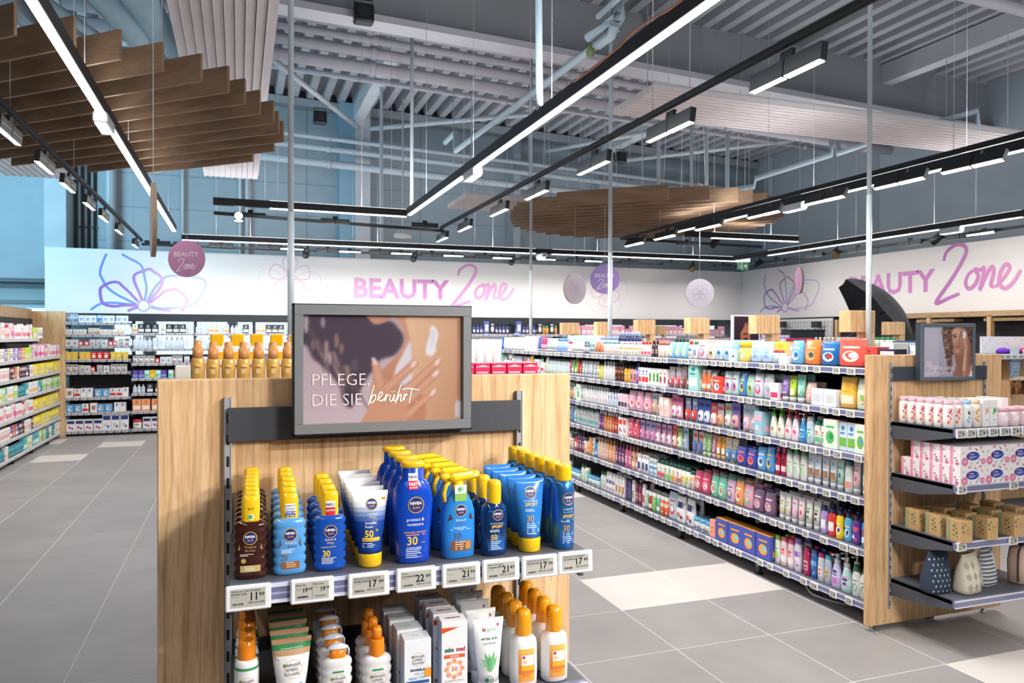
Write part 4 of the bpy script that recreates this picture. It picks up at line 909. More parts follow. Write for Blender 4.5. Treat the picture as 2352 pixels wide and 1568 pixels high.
def spray(bodycol, mat, kind):
    b, sv = ribbody(bodycol, mat); fn = on_loft(sv); body = b.mesh('bottle_body')
    c = ovalcap(.104, .1555, .0165, .0125, YEL); fc = on_loft([(.104, .0165, .0125, 2.6), (.16, .0165, .0125, 2.6)])
    L = MB(); logo(L, 0, .078, .0125, fn)
    if kind == 'brown':
        c.text('95 %', .001, .130, .0055, '2A3B22', lambda a, q: fc(a, q, .0006), 'c', .01); c.disc(.001, .1165, .0058, .0058, 'F3F6EE', lambda a, q: fc(a, q, .0006)); c.disc(.0, .1168, .0043, .0043, '5AAE4B', lambda a, q: fc(a, q, .0009), seg=9)
        L.text('Tropical', 0, .0595, .0062, 'C8A779', lambda a, q: fn(a, q, .0006)); L.text('Bronze', 0, .0530, .0062, 'C8A779', lambda a, q: fn(a, q, .0006))
        lines(L, -.018, .0475, .024, 2, .0025, 'F0E6DA', fn); L.disc(-.012, .036, .0045, .0045, 'C6A25A', lambda a, q: fn(a, q, .0006)); L.rect(-.018, .018, .015, .027, 'C6AE72', lambda a, q: fn(a, q, .0005), nu=6); lines(L, -.010, .0245, .024, 3, .0035, 'F5EBD2', lambda a, q, e=0: fn(a, q, .0009))
        for s in (-1, 1): L.poly([(s*.018, .058), (s*.0215, .055), (s*.0195, .068)][::s], 'B99A5C', lambda a, q: fn(a, q, .0006))
    elif kind == 'lightblue':
        c.rect(-.0095, .0095, .122, .136, 'F7F4F2', lambda a, q: fc(a, q, .0006), nu=4).rect(-.0095, .0095, .111, .122, '24489E', lambda a, q: fc(a, q, .0006), nu=4)
        for i, (tt, cc) in enumerate((('SCHÜTZT', '24489E'), ('SOFORT', '24489E'), ('OHNE ZU', 'FFFFFF'), ('FETTEN', 'FFFFFF'))): c.text(tt, 0, (.1305, .1245, .1175, .1120)[i], .0044, cc, lambda a, q: fc(a, q, .0009), 'c', .015)
        L.text('Schutz &', .001, .0605, .0060, 'F2F6FA', lambda a, q: fn(a, q, .0006)); L.text('Bronze', .004, .0540, .0060, '6E4A40', lambda a, q: fn(a, q, .0006)); lines(L, -.017, .0490, .026, 3, .0026, 'F2F6FA', fn)
        L.text('20', -.011, .0300, .0155, '8A5A44', lambda a, q: fn(a, q, .0006), 'c', .0, sx=.85); L.rect(-.016, .017, .013, .027, '9A6238', lambda a, q: fn(a, q, .0005), nu=6); lines(L, -.008, .0245, .024, 3, .004, 'E9C6A2', lambda a, q, e=0: fn(a, q, .0009))
        for s in (-1, 1): L.poly([(s*.016, .060), (s*.021, .053), (s*.0185, .072)][::s], '6E5148', lambda a, q: fn(a, q, .0006))
    else:
        c.rect(-.0090, .0090, .124, .136, 'F7F4F2', lambda a, q: fc(a, q, .0006), nu=4).rect(-.0090, .0090, .108, .124, 'D8203C', lambda a, q: fc(a, q, .0006), nu=4); c.text('NEU:', 0, .1270, .0075, '1D2D6E', lambda a, q: fc(a, q, .0009), 'c', .02); c.text('SCHNELL', 0, .1165, .0044, 'FFFFFF', lambda a, q: fc(a, q, .0009), 'c', .02)
        L.text('Schutz &', 0, .0605, .0060, 'F2F6FA', lambda a, q: fn(a, q, .0006)); L.text('Pflege', 0, .0540, .0060, 'F0C96A', lambda a, q: fn(a, q, .0006)); L.text('CITRACELL-PROTECT', -.004, .0470, .0030, 'F0C96A', lambda a, q: fn(a, q, .0006), 'c', .02)
        L.text('30', -.008, .0300, .0165, 'F4C93A', lambda a, q: fn(a, q, .0006), 'c', .03, sx=.9); lines(L, -.017, .0265, .03, 5, .0026, 'E9EEF6', fn)
    return [('bottle_body', body, [('label_print', L.mesh('label_print'))]), ('cap', c.mesh('cap'), [])]
Y0 = 1.523
product('sun_spray', 'brown ribbed sun oil spray bottle with yellow cap', 'spray bottle', 'brown sun oil sprays in a row', spray('4A1E12', 'amber', 'brown'), rowpos(.021, Y0, SA1, 8, .0455, .001), row_words=rows(8))
product('sun_spray', 'light blue ribbed sun spray bottle with yellow cap', 'spray bottle', 'light blue sun sprays in a row', spray('5AA2E4', 'gloss', 'lightblue'), rowpos(.091, Y0+.002, SA1, 6, .060, .0018), row_words=rows(6))
product('sun_spray', 'royal blue ribbed sun spray bottle with yellow cap', 'spray bottle', 'royal blue sun sprays in a row', spray('1150B4', 'gloss', 'blue'), rowpos(.168, Y0+.002, SA1, 4, .063, .001), row_words=rows(4))
# tubes standing on their caps: white-to-blue and sport blue
def tube_secs(zc, z1, r, wt): return [(zc, r, r, 2.), (zc+.02, r*1.02, r*.97, 2.), (zc+(z1-zc)*.45, (r*.55+wt*.45), r*.80, 2.), (zc+(z1-zc)*.75, (r*.25+wt*.75), r*.45, 2.), (z1-.010, wt*.99, r*.09, 2.), (z1-.009, wt, .0012, 6.), (z1, wt, .0010, 6.)]
def tube(z1, r, wt, body, capc, zc=.026, colfn=None, mat='satin', seg=22, nsub=None):
    s = tube_secs(zc, z1, r, wt)
    if colfn:   # refine for a printed fade
        S2 = []
        for a, c in zip(s[:-1], s[1:]):
            k = max(1, int((c[0]-a[0])/.008))
            for i in range(k): t = i/k; S2.append(tuple(a[j]+(c[j]-a[j])*t for j in range(4)))
        S2.append(s[-1]); bm = MB().loft(S2, seg, body, mat, colfn=colfn)
    else: bm = MB().loft(s, seg, body, mat)
    capm = MB().loft([(0, r*.90, r*.90), (.003, r*.98, r*.98), (zc-.002, r*1.02, r*1.02), (zc, r*.98, r*.98)], seg, capc, 'gloss')
    return bm, capm, on_loft(s)
fade = lambda z: mixc('0F3E94', 'F2F2F6', min(1, max(0, (z-.085)/.04)))
bm, cm, fn = tube(.147, .0235, .0365, '0F3E94', YEL, .027, fade)
F = lambda e: (lambda a, q: fn(a, q, e))
logo(bm, .003, .122, .0115, fn); bm.rect(.022, .032, .129, .134, 'F2C21C', F(.0006), nu=2); bm.text('NEU', .027, .1302, .0035, '14296E', F(.0009), 'c', .02)
bm.text('Schutz &', .003, .1015, .0055, 'FFFFFF', F(.0006)); bm.text('Pflege', .003, .0955, .0055, 'F0C96A', F(.0006)); bm.text('Invisible', .000, .0845, .0070, 'FFFFFF', F(.0006)); bm.text('Finish', -.004, .0772, .0070, 'FFFFFF', F(.0006))
bm.text('50', -.004, .0600, .0180, 'F4C93A', F(.0006), 'c', .03, sx=.95); bm.text('+', .012, .0690, .009, 'F4C93A', F(.0006), 'c', .03); bm.rect(-.017, .017, .0515, .0585, 'F4C93A', F(.0005), nu=6); bm.text('SCHÜTZT IN SEKUNDEN', 0, .0535, .0026, '14296E', F(.0008)); lines(bm, -.017, .047, .034, 3, .0035, 'DDE4F2', fn)
product('sun_tube', 'white to navy sun cream tube standing on its yellow cap', 'tube', 'white and blue sun cream tubes', [('tube_body', bm.mesh('tube_body'), []), ('cap', cm.mesh('cap'), [])], rowpos(.245, Y0+.004, SA1, 6, .049, .001), row_words=rows(6), tilt=-.03)
bm, cm, fn = tube(.152, .0235, .034, '2F7FD2', YEL, .030, mat='gloss')
logo(bm, 0, .124, .0125, fn); bm.text('UV Dry Protect', 0, .1050, .0050, 'F2F6FA', F(.0006)); bm.text('SPORT', 0, .0965, .0092, 'F0C24A', F(.0006), 'c', .03, slant=.2); lines(bm, -.014, .089, .030, 2, .003, 'DDE8F6', fn)
bm.text('30', -.004, .0650, .0180, 'F4A93A', F(.0006), 'c', .0, sx=.95); lines(bm, -.012, .060, .028, 6, .0042, 'DDE8F6', fn)
product('sun_tube', 'bright blue sport sun tube standing on its yellow cap', 'tube', 'blue sport sun tubes', [('tube_body', bm.mesh('tube_body'), []), ('cap', cm.mesh('cap'), [])], rowpos(.583, Y0-.002, SA1, 5, .048, -.001), row_words=rows(5), tilt=-.03)
# big blue milk bottle with wide yellow flip lid
s = [(0, .031, .019, 2.6), (.003, .034, .021, 2.6), (.02, .0345, .022, 2.6), (.06, .0355, .0225, 2.6), (.10, .0395, .0235, 2.6), (.125, .0405, .0235, 2.6), (.145, .0375, .0225, 2.5), (.162, .030, .020, 2.3), (.168, .0225, .017, 2.2), (.190, .0215, .0165, 2.2), (.192, .020, .015, 2.2)]
bm = MB().loft(s, 28, '0B46BE', 'gloss'); fn = on_loft(s)
cap_ = MB().loft([(.190, .021, .016), (.193, .025, .0195), (.199, .0255, .020), (.203, .023, .018), (.204, .018, .013)], 28, YEL, 'gloss')
L = MB(); logo(L, .002, .118, .0165, fn); L.text('protect &', .001, .0860, .0092, 'FFFFFF', F(.0006)); L.text('moisture', .001, .0765, .0092, 'FFFFFF', F(.0006)); L.text('CITRACELL-PROTECT', .001, .0615, .0048, 'F0A860', F(.0006), 'c', .02); lines(L, -.018, .0572, .04, 1, .004, 'F0A860', fn)
L.text('30', -.005, .0385, .0235, 'F4C93A', F(.0006), 'c', .02, sx=.95); L.text('HIGH', .017, .0410, .0038, 'F4C93A', F(.0006)); L.text('Protection against', -.001, .0318, .0040, 'FFFFFF', F(.0006), 'c', .01); lines(L, -.018, .0285, .038, 5, .004, 'DDE4F2', fn)
L.rect(-.0125, .0065, .166, .181, 'F4F4F6', F(.0008), nu=4); L.rect(-.0125, .0065, .149, .166, 'E01E4C', F(.0012), nu=4); L.text('NEW', -.003, .1705, .0080, '1D2D6E', F(.0016), 'c', .01); L.text('FAST', -.003, .1570, .0080, 'FFFFFF', F(.0016), 'c', .03); L.text('ABSORBING', -.003, .1520, .0030, 'FFFFFF', F(.0016), 'c', .02)
product('sun_lotion', 'tall royal blue sun milk bottle with round yellow flip lid', 'lotion bottle', 'tall blue sun milk bottles', [('bottle_body', bm.mesh('bottle_body'), [('label_print', L.mesh('label_print'))]), ('cap', cap_.mesh('cap'), [])], rowpos(.331, Y0+.004, SA1, 4, .071, .001), row_words=rows(4))
# trigger sprays
s = [(0, .031, .017, 2.6), (.003, .0345, .0195, 2.6), (.05, .036, .020, 2.6), (.095, .035, .020, 2.6), (.112, .030, .019, 2.4), (.128, .020, .017, 2.2), (.142, .012, .012, 2.), (.146, .012, .012, 2.)]
bm = MB().loft(s, 26, '2E8BE2', 'gloss'); fn = on_loft(s)
L = MB(); logo(L, 0, .099, .0125, fn); L.text('Schutz &', 0, .0780, .0062, 'F2F6FA', F(.0006)); L.text('Bronze', 0, .0712, .0062, '8A5A44', F(.0006)); L.text('Doppelter Effekt', -.002, .0630, .0042, 'F2F6FA', F(.0006), 'c', .01); lines(L, -.022, .060, .044, 1, .003, 'DDE8F6', fn)
L.text('30', -.008, .0410, .0190, '6E4A40', F(.0006), 'c', 0., sx=.95); L.rect(-.020, .023, .017, .037, '8A5230', F(.0005), nu=6); L.rect(.010, .021, .019, .036, 'C08A50', F(.0008), nu=2); lines(L, -.012, .034, .030, 4, .0048, 'EFCFAE', fn)
for q in (-1, 1): L.poly([(q*.017, .083), (q*.027, .078), (q*.022, .094)][::q], '4F3430', F(.0006))
HEAD = MB().loft([(.140, .0135, .0135), (.146, .0140, .0140), (.150, .012, .012), (.158, .010, .011)], 16, YEL, 'gloss')
HEAD.box(-.013, .013, -.024, .038, .156, .174, YEL, 'gloss', cham=.006).box(-.008, .008, -.045, -.022, .163, .175, YEL, 'gloss', cham=.004).box(-.011, .011, .030, .050, .158, .168, YEL, 'gloss', cham=.004)
TRG = MB().pipe([(0, -.018, .160), (0, -.030, .150), (0, -.036, .135), (0, -.034, .118)], .0045, YEL, 'gloss', 8)
HEAD.pipe([(0, 0, .146), (0, 0, .150)], .0105, 'D23A3A', 'gloss', 14)
TAGM = MB().loft([(.120, .0125, .0155, 3.), (.147, .0125, .0155, 3.)], 16, '8CC45A', 'paper', colfn=lambda z: 'F4F4F4' if z > .134 else '8CC45A').box(-.0125, .0125, -.019, -.0185, .118, .134, '8CC45A', 'paper').box(-.0125, .0125, -.019, -.0185, .134, .151, 'F6F6F4', 'paper').disc(0, .143, .006, .006, '4D9E58', lambda a, q: (a, -.0195, q), hole=.85).disc(-.001, .143, .004, .004, '6CB56A', lambda a, q: (a, -.0196, q), seg=7)
TP = [('bottle_body', bm.mesh('bottle_body'), [('label_print', L.mesh('label_print'))]), ('spray_head', HEAD.mesh('spray_head'), [('trigger', TRG.mesh('trigger'))])]
for i, (x, y) in enumerate(((.427, Y0+.004), (.425, Y0+.075), (.420, Y0+.140), (.416, Y0+.205), (.413, Y0+.270))):
    t = thing('trigger_spray', 'sky blue trigger spray with yellow spray head, '+rows(5)(i), 'trigger bottle', (x, y, SA1), .06 if i == 0 else -.15, 'blue trigger sprays')
    for nm, me, subs in TP:
        o = put(nm, me, t)
        if nm == 'spray_head': o.rotation_euler = (0, 0, -1.25 if i == 0 else -1.1)
        for s_, ms in subs: put(s_, ms, o)
    if i == 0: put('neck_tag', TAGM.mesh('neck_tag'), t, label='white and green card collar')
# dark transparent sprays
s = [(0, .024, .016, 2.5), (.004, .0275, .0185, 2.5), (.05, .0285, .019, 2.5), (.09, .0285, .019, 2.5), (.100, .026, .018, 2.4), (.108, .018, .015, 2.2), (.112, .013, .013, 2.)]
bm = MB().loft(s, 24, '0B3B78', 'amber'); fn = on_loft(s); c = MB().loft([(.104, .0150, .0150), (.108, .0152, .0152), (.146, .0152, .0152), (.153, .0135, .0135), (.156, .008, .008)], 20, YEL, 'gloss')
L = MB(); L.rect(-.018, .018, .012, .095, '1259A8', F(.0003), nu=8); logo(L, .002, .0855, .0115, fn); L.text('UV Dry Protect', 0, .0668, .0045, 'F2F6FA', F(.0006)); L.text('SPORT', 0, .0590, .0082, 'F0C24A', F(.0006), 'c', .03, slant=.2); lines(L, -.015, .054, .024, 2, .003, 'DDE8F6', fn); L.text('50', -.006, .0345, .0150, 'F4C93A', F(.0006), 'c', .02, sx=.95); lines(L, -.013, .030, .026, 5, .0038, 'DDE8F6', fn)
product('sun_spray', 'dark transparent blue spray bottle with cylindrical yellow cap', 'spray bottle', 'dark blue sport sprays', [('bottle_body', bm.mesh('bottle_body'), [('label_print', L.mesh('label_print'))]), ('cap', c.mesh('cap'), [])], rowpos(.502, Y0-.004, SA1, 3, .062, -.003), row_words=rows(3))
# sport aerosols
s = [(0, .022, .022), (.003, .0238, .0238), (.110, .0238, .0238), (.122, .0245, .0245), (.132, .0238, .0238), (.140, .021, .021), (.146, .0175, .0175)]
bm = MB().loft(s, 24, '3F86D2', 'goldmetal'); fn = on_loft(s); c = MB().loft([(.145, .0178, .0178), (.149, .0182, .0182), (.173, .0182, .0182), (.178, .0170, .0170), (.1795, .014, .014)], 22, YEL, 'gloss')
L = MB(); logo(L, .002, .1085, .0135, fn); L.text('protect &', .001, .0850, .0056, 'F2F6FA', F(.0006)); L.text('dry touch', .001, .0788, .0056, '9FC4EC', F(.0006)); L.text('SPORT', .001, .0680, .0092, 'F0C24A', F(.0006), 'c', .03, slant=.2, sx=.92); lines(L, -.014, .0625, .028, 2, .003, 'DDE8F6', fn); L.text('30', -.003, .0400, .0180, 'F4A93A', F(.0006), 'c', .0, sx=.9); lines(L, -.011, .035, .026, 6, .0042, 'B9D2EE', fn)
product('sun_aerosol', 'metallic blue sport sun aerosol with yellow cap', 'aerosol can', 'blue sport aerosols', [('can_body', bm.mesh('can_body'), [('label_print', L.mesh('label_print'))]), ('cap', c.mesh('cap'), [])], rowpos(.661, Y0-.002, SA1, 6, .057, -.001), row_words=rows(6))
# ---- second shelf
ORG, WH = 'F08A1A', 'F2F0F2'
def amb(L, u, v, k, F_, green=True):
    if green: L.rect(u-.012*k, u+.012*k, v+.020*k, v+.024*k, '3E9A5C', F_(.0006), nu=3)
    L.disc(u+.002*k, v, .0165*k, .0165*k, 'E2884E', F_(.0005), seg=26, hole=.965)
    L.disc(u-.0135*k, v+.0075*k, .0032*k, .0032*k, '8DB63A', F_(.0006), seg=10)
    for i, tt in enumerate(('GARNIER', 'AMBRE', 'SOLAIRE')): L.text(tt, u-.0005*k, v+(.0045-i*.0078)*k, .0082*k, '4A4A48', F_(.0008), 'c', -.005, sx=.95)
s = [(0, .021, .021), (.003, .0228, .0228), (.095, .0228, .0228), (.108, .0215, .0215), (.116, .018, .018)]
bm = MB().loft(s, 24, WH, 'gloss'); fn = on_loft(s); L = MB(); amb(L, 0, .073, .8, F, False); L.loft([(.0985, .0229, .0229), (.1035, .0225, .0225)], 24, '3E9A5C', 'print', cap0=False, cap1=False); L.text('SENSITIVE', 0, .045, .0060, '2E86BE', F(.0006), 'c', .02)
c = MB().loft([(.112, .0165, .0165), (.115, .0170, .0170), (.138, .0165, .0165), (.140, .0158, .0158), (.150, .0150, .0150), (.151, .013, .013)], 22, ORG, 'gloss')
product('sun_aerosol', 'white sun aerosol with orange cap on the second shelf', 'aerosol can', 'white aerosols with orange caps', [('can_body', bm.mesh('can_body'), [('label_print', L.mesh('label_print'))]), ('cap', c.mesh('cap'), [])], rowpos(.015, 1.553, SA2, 4, .053, .0005), row_words=rows(4))
fade2 = lambda z: 'B98A62' if z > .139 else ('2F8A54' if z > .129 else ('C39A74' if z > .122 else WH))
bm, cm, fn = tube(.151, .024, .0375, WH, WH, .028, fade2)
L = MB(); amb(L, 0, .096, 1., F, False); L.text('SENSITIVE', 0, .064, .0085, '2E86BE', F(.0006), 'c', .02); L.text('DIE TUBE BESTEHT AUS 60% PAPIER', 0, .1320, .0026, 'E9F3EC', F(.0006), 'c', .02)
L.poly([(-.033, .122), (.030, .122), (.012, .1195), (-.010, .116), (-.024, .113), (-.0315, .110)][::-1], 'C39A74', F(.0003))
product('sun_tube', 'white and kraft paper sun tube with green stripe', 'tube', 'kraft and white sun tubes', [('tube_body', bm.mesh('tube_body'), [('label_print', L.mesh('label_print'))]), ('cap', cm.mesh('cap'), [])], rowpos(.095, 1.530, SA2, 6, .047, 0), row_words=rows(6), tilt=-.03)
b, sv = ribbody(WH, 'gloss', .112, .0285, .0165); fn = on_loft(sv); L = MB(); amb(L, .001, .067, .88, F); L.text('KIDS', 0, .038, .0080, 'F07A3A', F(.0006), 'c', .02); bodym, labm = b.mesh('bottle_body'), L.mesh('label_print')
c = ovalcap(.107, .127, .0165, .0135, ORG, wide=1.02); tab = MB().loft([(.1265, .021, .010, 2.2), (.129, .0215, .011, 2.2), (.1335, .013, .008), (.1365, .006, .005)], 18, 'DCE2EC', 'gloss').pipe([(.018, 0, .129), (.0225, 0, .122), (.022, .0, .112)], .002, 'DCE2EC', 'gloss', 6)
product('sun_spray', 'white ribbed spray bottle with orange collar and white pull tab', 'spray bottle', 'white ribbed sprays with pull tabs', [('bottle_body', bodym, [('label_print', labm)]), ('collar', c.mesh('collar'), [('pull_tab', tab.mesh('pull_tab'))])], rowpos(.180, 1.515, SA2, 5, .054, 0), row_words=rows(5))
L = MB(); amb(L, .001, .067, .88, F); L.text('SENSITIVE', 0, .040, .0058, '2E86BE', F(.0006), 'c', .02); lab2 = L.mesh('label_print')
c = MB().loft([(.107, .0150, .0150), (.110, .0155, .0150), (.140, .0150, .0145), (.142, .014, .0138)], 20, ORG, 'gloss').loft([(.141, .0105, .0105, 2, 0, .001), (.158, .0105, .0105, 2, 0, .001), (.164, .0085, .0100, 2, 0, .003), (.165, .004, .006, 2, 0, .005)], 18, ORG, 'gloss')
product('sun_spray', 'white ribbed spray bottle with stepped orange cap', 'spray bottle', 'white ribbed sprays with stepped caps', [('bottle_body', bodym, [('label_print', lab2)]), ('cap', c.mesh('cap'), [])], rowpos(.254, 1.500, SA2, 3, .050, 0), row_words=rows(3))
def carton(w_, d, h, col, side, art, mat='paper', open_top=None):
    b = MB().box(-w_/2, w_/2, -d/2, d/2, 0, h, col, mat, cham=.0012, cols={'x': side, 'X': side, 'Z': open_top or col}); f = lambda e: (lambda u, v: (u, -d/2-e, v)); art(b, f); return b
def art1(b, f):
    amb(b, .001, .102, .8, f, False); b.text('INVISIBLE', 0, .0795, .0068, '27406E', f(.0006), 'c', .03); b.text('SERUM', .004, .0720, .0065, '9FB4CC', f(.0006), 'c', .0); b.text('super UV', -.002, .0640, .0085, '3E96C8', f(.0006)); b.rect(-.023, .023, .055, .061, '2C5A9E', f(.0005)); b.text('50+', -.008, .036, .0185, 'F07A2A', f(.0006), 'c', .05); b.rect(.014, .0268, .066, .084, 'F5A02A', f(.0007))
    b.disc(0, 0, .006, .004, '8A9A7A', lambda u, v: (u, v, .1412), hole=.8)
cb = carton(.054, .046, .141, 'EDF0F6', 'BFD0E6', art1).mesh('carton')
product('sun_carton', 'white and pale blue slim sunscreen carton', 'box', 'pale blue sunscreen cartons', [('carton', cb, [])], rowpos(.330, 1.490, SA2, 4, .056, -.003), row_words=rows(4))
def art2(b, f):
    b.poly([(-.026, .157), (-.026, .146), (.010, .157)], 'E0561E', f(.0006)); b.text('seba', -.0105, .1085, .0130, '2E6E5A', f(.0006), 'c', .03, sx=.8); b.text('med', .0125, .1085, .0130, 'D03050', f(.0006), 'c', .03, sx=.8)
    b.rect(-.021, .021, .096, .103, 'E8622A', f(.0005)); b.text('SONNE', 0, .0975, .0055, 'FFE9DA', f(.0007), 'c', .02); b.disc(0, .074, .017, .017, 'F7C6A8', f(.0004), seg=12); b.disc(0, .074, .011, .011, 'FBF3EE', f(.0005), seg=16); b.text('50', 0, .0695, .0130, 'D8562A', f(.0007), 'c', .01)
    for k in range(8): b.disc(.0165*math.cos(k*PI/4), .074+.0165*math.sin(k*PI/4), .004, .004, 'F0A078', f(.0006), seg=8)
    b.text('SONNENSCHUTZ', 0, .0490, .0050, 'B9A8A4', f(.0006)); b.text('CREME', 0, .0425, .0050, 'B9A8A4', f(.0006)); b.rect(-.024, .026, .031, .037, 'E0561E', f(.0005)); lines(b, -.022, .027, .03, 2, .003, '8A8A8A', lambda u, v, e=0: (u, -.0215-.0006, v))
    b.text('sebamed', 0, -.002, .0085, '6A2A34', lambda u, v: (u, v, .1687), 'c', .03)
cb = carton(.053, .043, .168, 'F5F2F6', 'C4CCE4', art2).mesh('carton')
product('sun_carton', 'white and orange tall sunscreen carton', 'box', 'white and orange sunscreen cartons', [('carton', cb, [])], rowpos(.405, 1.487, SA2, 4, .047, -.0045), row_words=rows(4))
bm, cm, fn = tube(.153, .0215, .0335, 'EFEFED', 'F4F4F4', .028)
L = MB(); L.text('bi', -.010, .1285, .0100, 'B8305A', F(.0006), 'c', .03); L.text('good', .006, .1285, .0100, 'A9C4A4', F(.0006), 'c', .02); L.rect(.018, .0225, .136, .1415, 'C2307A', F(.0006)); L.text('AFTER SUN', 0, .1120, .0060, '3F5A44', F(.0006), 'c', .02, sx=1.15); L.text('LOTION', 0, .1030, .0060, '3F5A44', F(.0006), 'c', .0, sx=1.15)
for a, ln, ww in ((-.95, .026, .004), (-.62, .030, .0045), (-.30, .038, .0045), (-.05, .034, .004), (.22, .040, .0045), (.5, .032, .0045), (.85, .028, .004)):
    x1, z1 = math.sin(a)*ln, math.cos(a)*ln; L.poly([(-ww*.6*math.cos(a), .052+ww*.6*math.sin(a)), (ww*.6*math.cos(a), .052-ww*.6*math.sin(a)), (x1*.55+ww*math.cos(a), .052+z1*.55-ww*math.sin(a)), (x1, .052+z1), (x1*.55-ww*math.cos(a), .052+z1*.55+ww*math.sin(a))], mixc('5FAE72', '9CCF9C', abs(a)), F(.0006+abs(a)*.0002))
L.disc(-.008, .034, .004, .004, '2E6E5A', F(.0006)); L.disc(.002, .034, .0038, .0038, '2E6E5A', F(.0006), hole=.7); lines(L, -.009, .041, .018, 1, .003, '9A9A9A', fn)
product('after_sun_tube', 'white after sun lotion tube with green aloe leaves', 'tube', 'aloe after sun tubes', [('tube_body', bm.mesh('tube_body'), [('label_print', L.mesh('label_print'))]), ('cap', cm.mesh('cap'), [])], rowpos(.484, 1.497, SA2, 5, .056, .003), row_words=rows(5), tilt=-.03)
s = [(0, .024, .020, 2.5), (.004, .0285, .0235, 2.5), (.03, .0290, .024, 2.5), (.085, .0285, .0235, 2.5), (.096, .0265, .0225, 2.4), (.104, .018, .018, 2.2), (.108, .016, .016)]
bm = MB().loft(s, 26, 'F6F4F4', 'satin'); fn = on_loft(s); c = MB().loft([(.104, .0175, .0175), (.107, .0182, .0182), (.145, .0172, .0172), (.153, .0150, .0150), (.157, .0100, .0100), (.158, .004, .004)], 24, 'F8A416', 'gloss')
L = MB()
for i in range(8): L.rect(-.017, .018, .012+i*.0086, .0206+i*.0086, mixc('E8692A', 'FBC05A', (i/7)**1.2 if i > 1 else .7), F(.0004), nu=6)
L.rect(-.011, .0165, .046, .068, 'FBEFE4', F(.0007), nu=4); L.rect(-.009, -.0035, .061, .0665, 'C2307A', F(.001)); L.text('30', -.004, .0510, .0085, 'F0A01A', F(.001)); L.rect(-.011, .0165, .036, .045, 'F8B82A', F(.0006), nu=4); L.disc(-.006, .026, .004, .003, 'B8501E', F(.0007), hole=.8); L.disc(.004, .026, .004, .003, 'B8501E', F(.0007), hole=.8)
P_ = [('bottle_body', bm.mesh('bottle_body'), [('label_print', L.mesh('label_print'))]), ('cap', c.mesh('cap'), [])]
product('sun_lotion', 'white sun lotion bottle with orange cap, inner of the two rows', 'lotion bottle', 'white bottles with orange caps, inner row', P_, rowpos(.569, 1.515, SA2, 4, .053, -.0008), row_words=rows(4))
product('sun_lotion', 'white sun lotion bottle with orange cap, outer of the two rows', 'lotion bottle', 'white bottles with orange caps, outer row', P_, rowpos(.638, 1.515, SA2, 4, .057, 0), row_words=rows(4))
# ---------------------------------------------------------------- run A behind the oak end
gondola('long gondola run hidden behind the big oak end', 'gondola runs', -.15, .82, AY+.055, 8.4, ('x-', 'x+'), [.14, .46, .78, 1.08], tags=False, H=1.42)
MB_TOP = 1.44
topa = thing('gondola_top', 'wide top shelf behind the big oak end, holding gold sprays', 'shelf', (.334, 5.16, 1.44)); MB().box(-.48, .48, -3.2, 3.2, -.02, 0, SH, 'powder', cham=.003).obj('shelf_board', topa)
s = [(0, .0165, .0125, 2.4), (.004, .0185, .014, 2.4), (.03, .0170, .013, 2.4), (.075, .0195, .0145, 2.4), (.105, .0198, .0145, 2.4), (.115, .0185, .014, 2.4), (.122, .0135, .0125, 2.2)]
bm = MB().loft(s, 22, 'E8B25E', 'gold_satin').loft([(.0, .0095, .002), (.006, .0085, .004), (.012, .002, .001)], 12, 'F0C070', 'gold_satin', at=(0, -.0135, .092)).disc(0, .085, .0085, .0115, 'F2C878', lambda a, q: on_loft(s)(a, q, .0006), 'gold_satin', 14, hole=.8).disc(0, .082, .007, .008, 'FFE0A0', lambda a, q: on_loft(s)(a, q, .0008), 'gold_satin', 12)
c = MB().loft([(.120, .0148, .0148), (.150, .0146, .0146), (.1505, .0115, .0115), (.168, .0112, .0112), (.171, .009, .0105)], 20, 'D9975A', 'satin')
n1 = c.mesh('spray_cap'); c.disc(.004, .163, .0022, .0022, 'FFFFFF', lambda a, q: (a, -.0118, q)); n2 = c.mesh('spray_cap')
for i in range(12):
    t = thing('gold_spray', 'gold spray bottle standing behind the oak end, %s from the left' % nth(i) if i < 7 else 'gold spray bottle hidden behind the poster, %s from the last seen one' % nth(i-7), 'spray bottle', (-.115+.0427*i, 2.45, 1.452-.0), rnd.uniform(-.05, .05), 'gold spray bottles')
    t.scale = (1, 1, 1.02 if i == 0 else .99); put('bottle_body', bm.mesh('bottle_body') if i == 0 else GB, t); put('spray_cap', n2 if i in (0, 2) else n1, t)
    if i == 0: GB = t.children[0].data
bx = MB().box(-.025, .025, -.04, .04, 0, .075, 'FBFBF5', 'paper', cham=.002).box(-.021, .021, -.0405, .036, .062, .105, 'FDC010', 'gloss', cham=.004).rect(-.025, .025, .02, .045, 'FBB800', lambda u, v: (u, -.0406, v)).mesh('carton')
for i in range(5): put('yellow_pack', bx, None, (-.070+.064*i, 2.78, MB_TOP+.1), rnd.uniform(-.05, .05), label='yellow and white pack behind the gold sprays, %s from the left' % nth(i), cat='box', group='yellow packs')
b = MB().box(-.3, .3, -.03, .03, 0, .1, 'F3EFE6', 'paper', cham=.003); put('shelf_riser', b.mesh('riser'), None, (.10, 2.79, MB_TOP), label='white riser carrying the yellow packs', cat='riser')
bx = MB().box(-.0235, .0235, -.06, .06, 0, .075, 'D80E58', 'paper', cham=.001, cols={'Z': 'F0B0B4', 'z': 'D80E58'})
for k in range(3): bx.rect(-.018, .016-k*.006, .045-k*.011, .050-k*.011, 'F8B8CE', lambda u, v: (u, -.0606, v))
bx.poly([(-.021, .0645), (.0, .0705), (.021, .0645), (.021, .0635), (-.021, .0635)], 'F8C8C8', lambda u, v: (u, -.0607, v))
me = bx.mesh('carton')
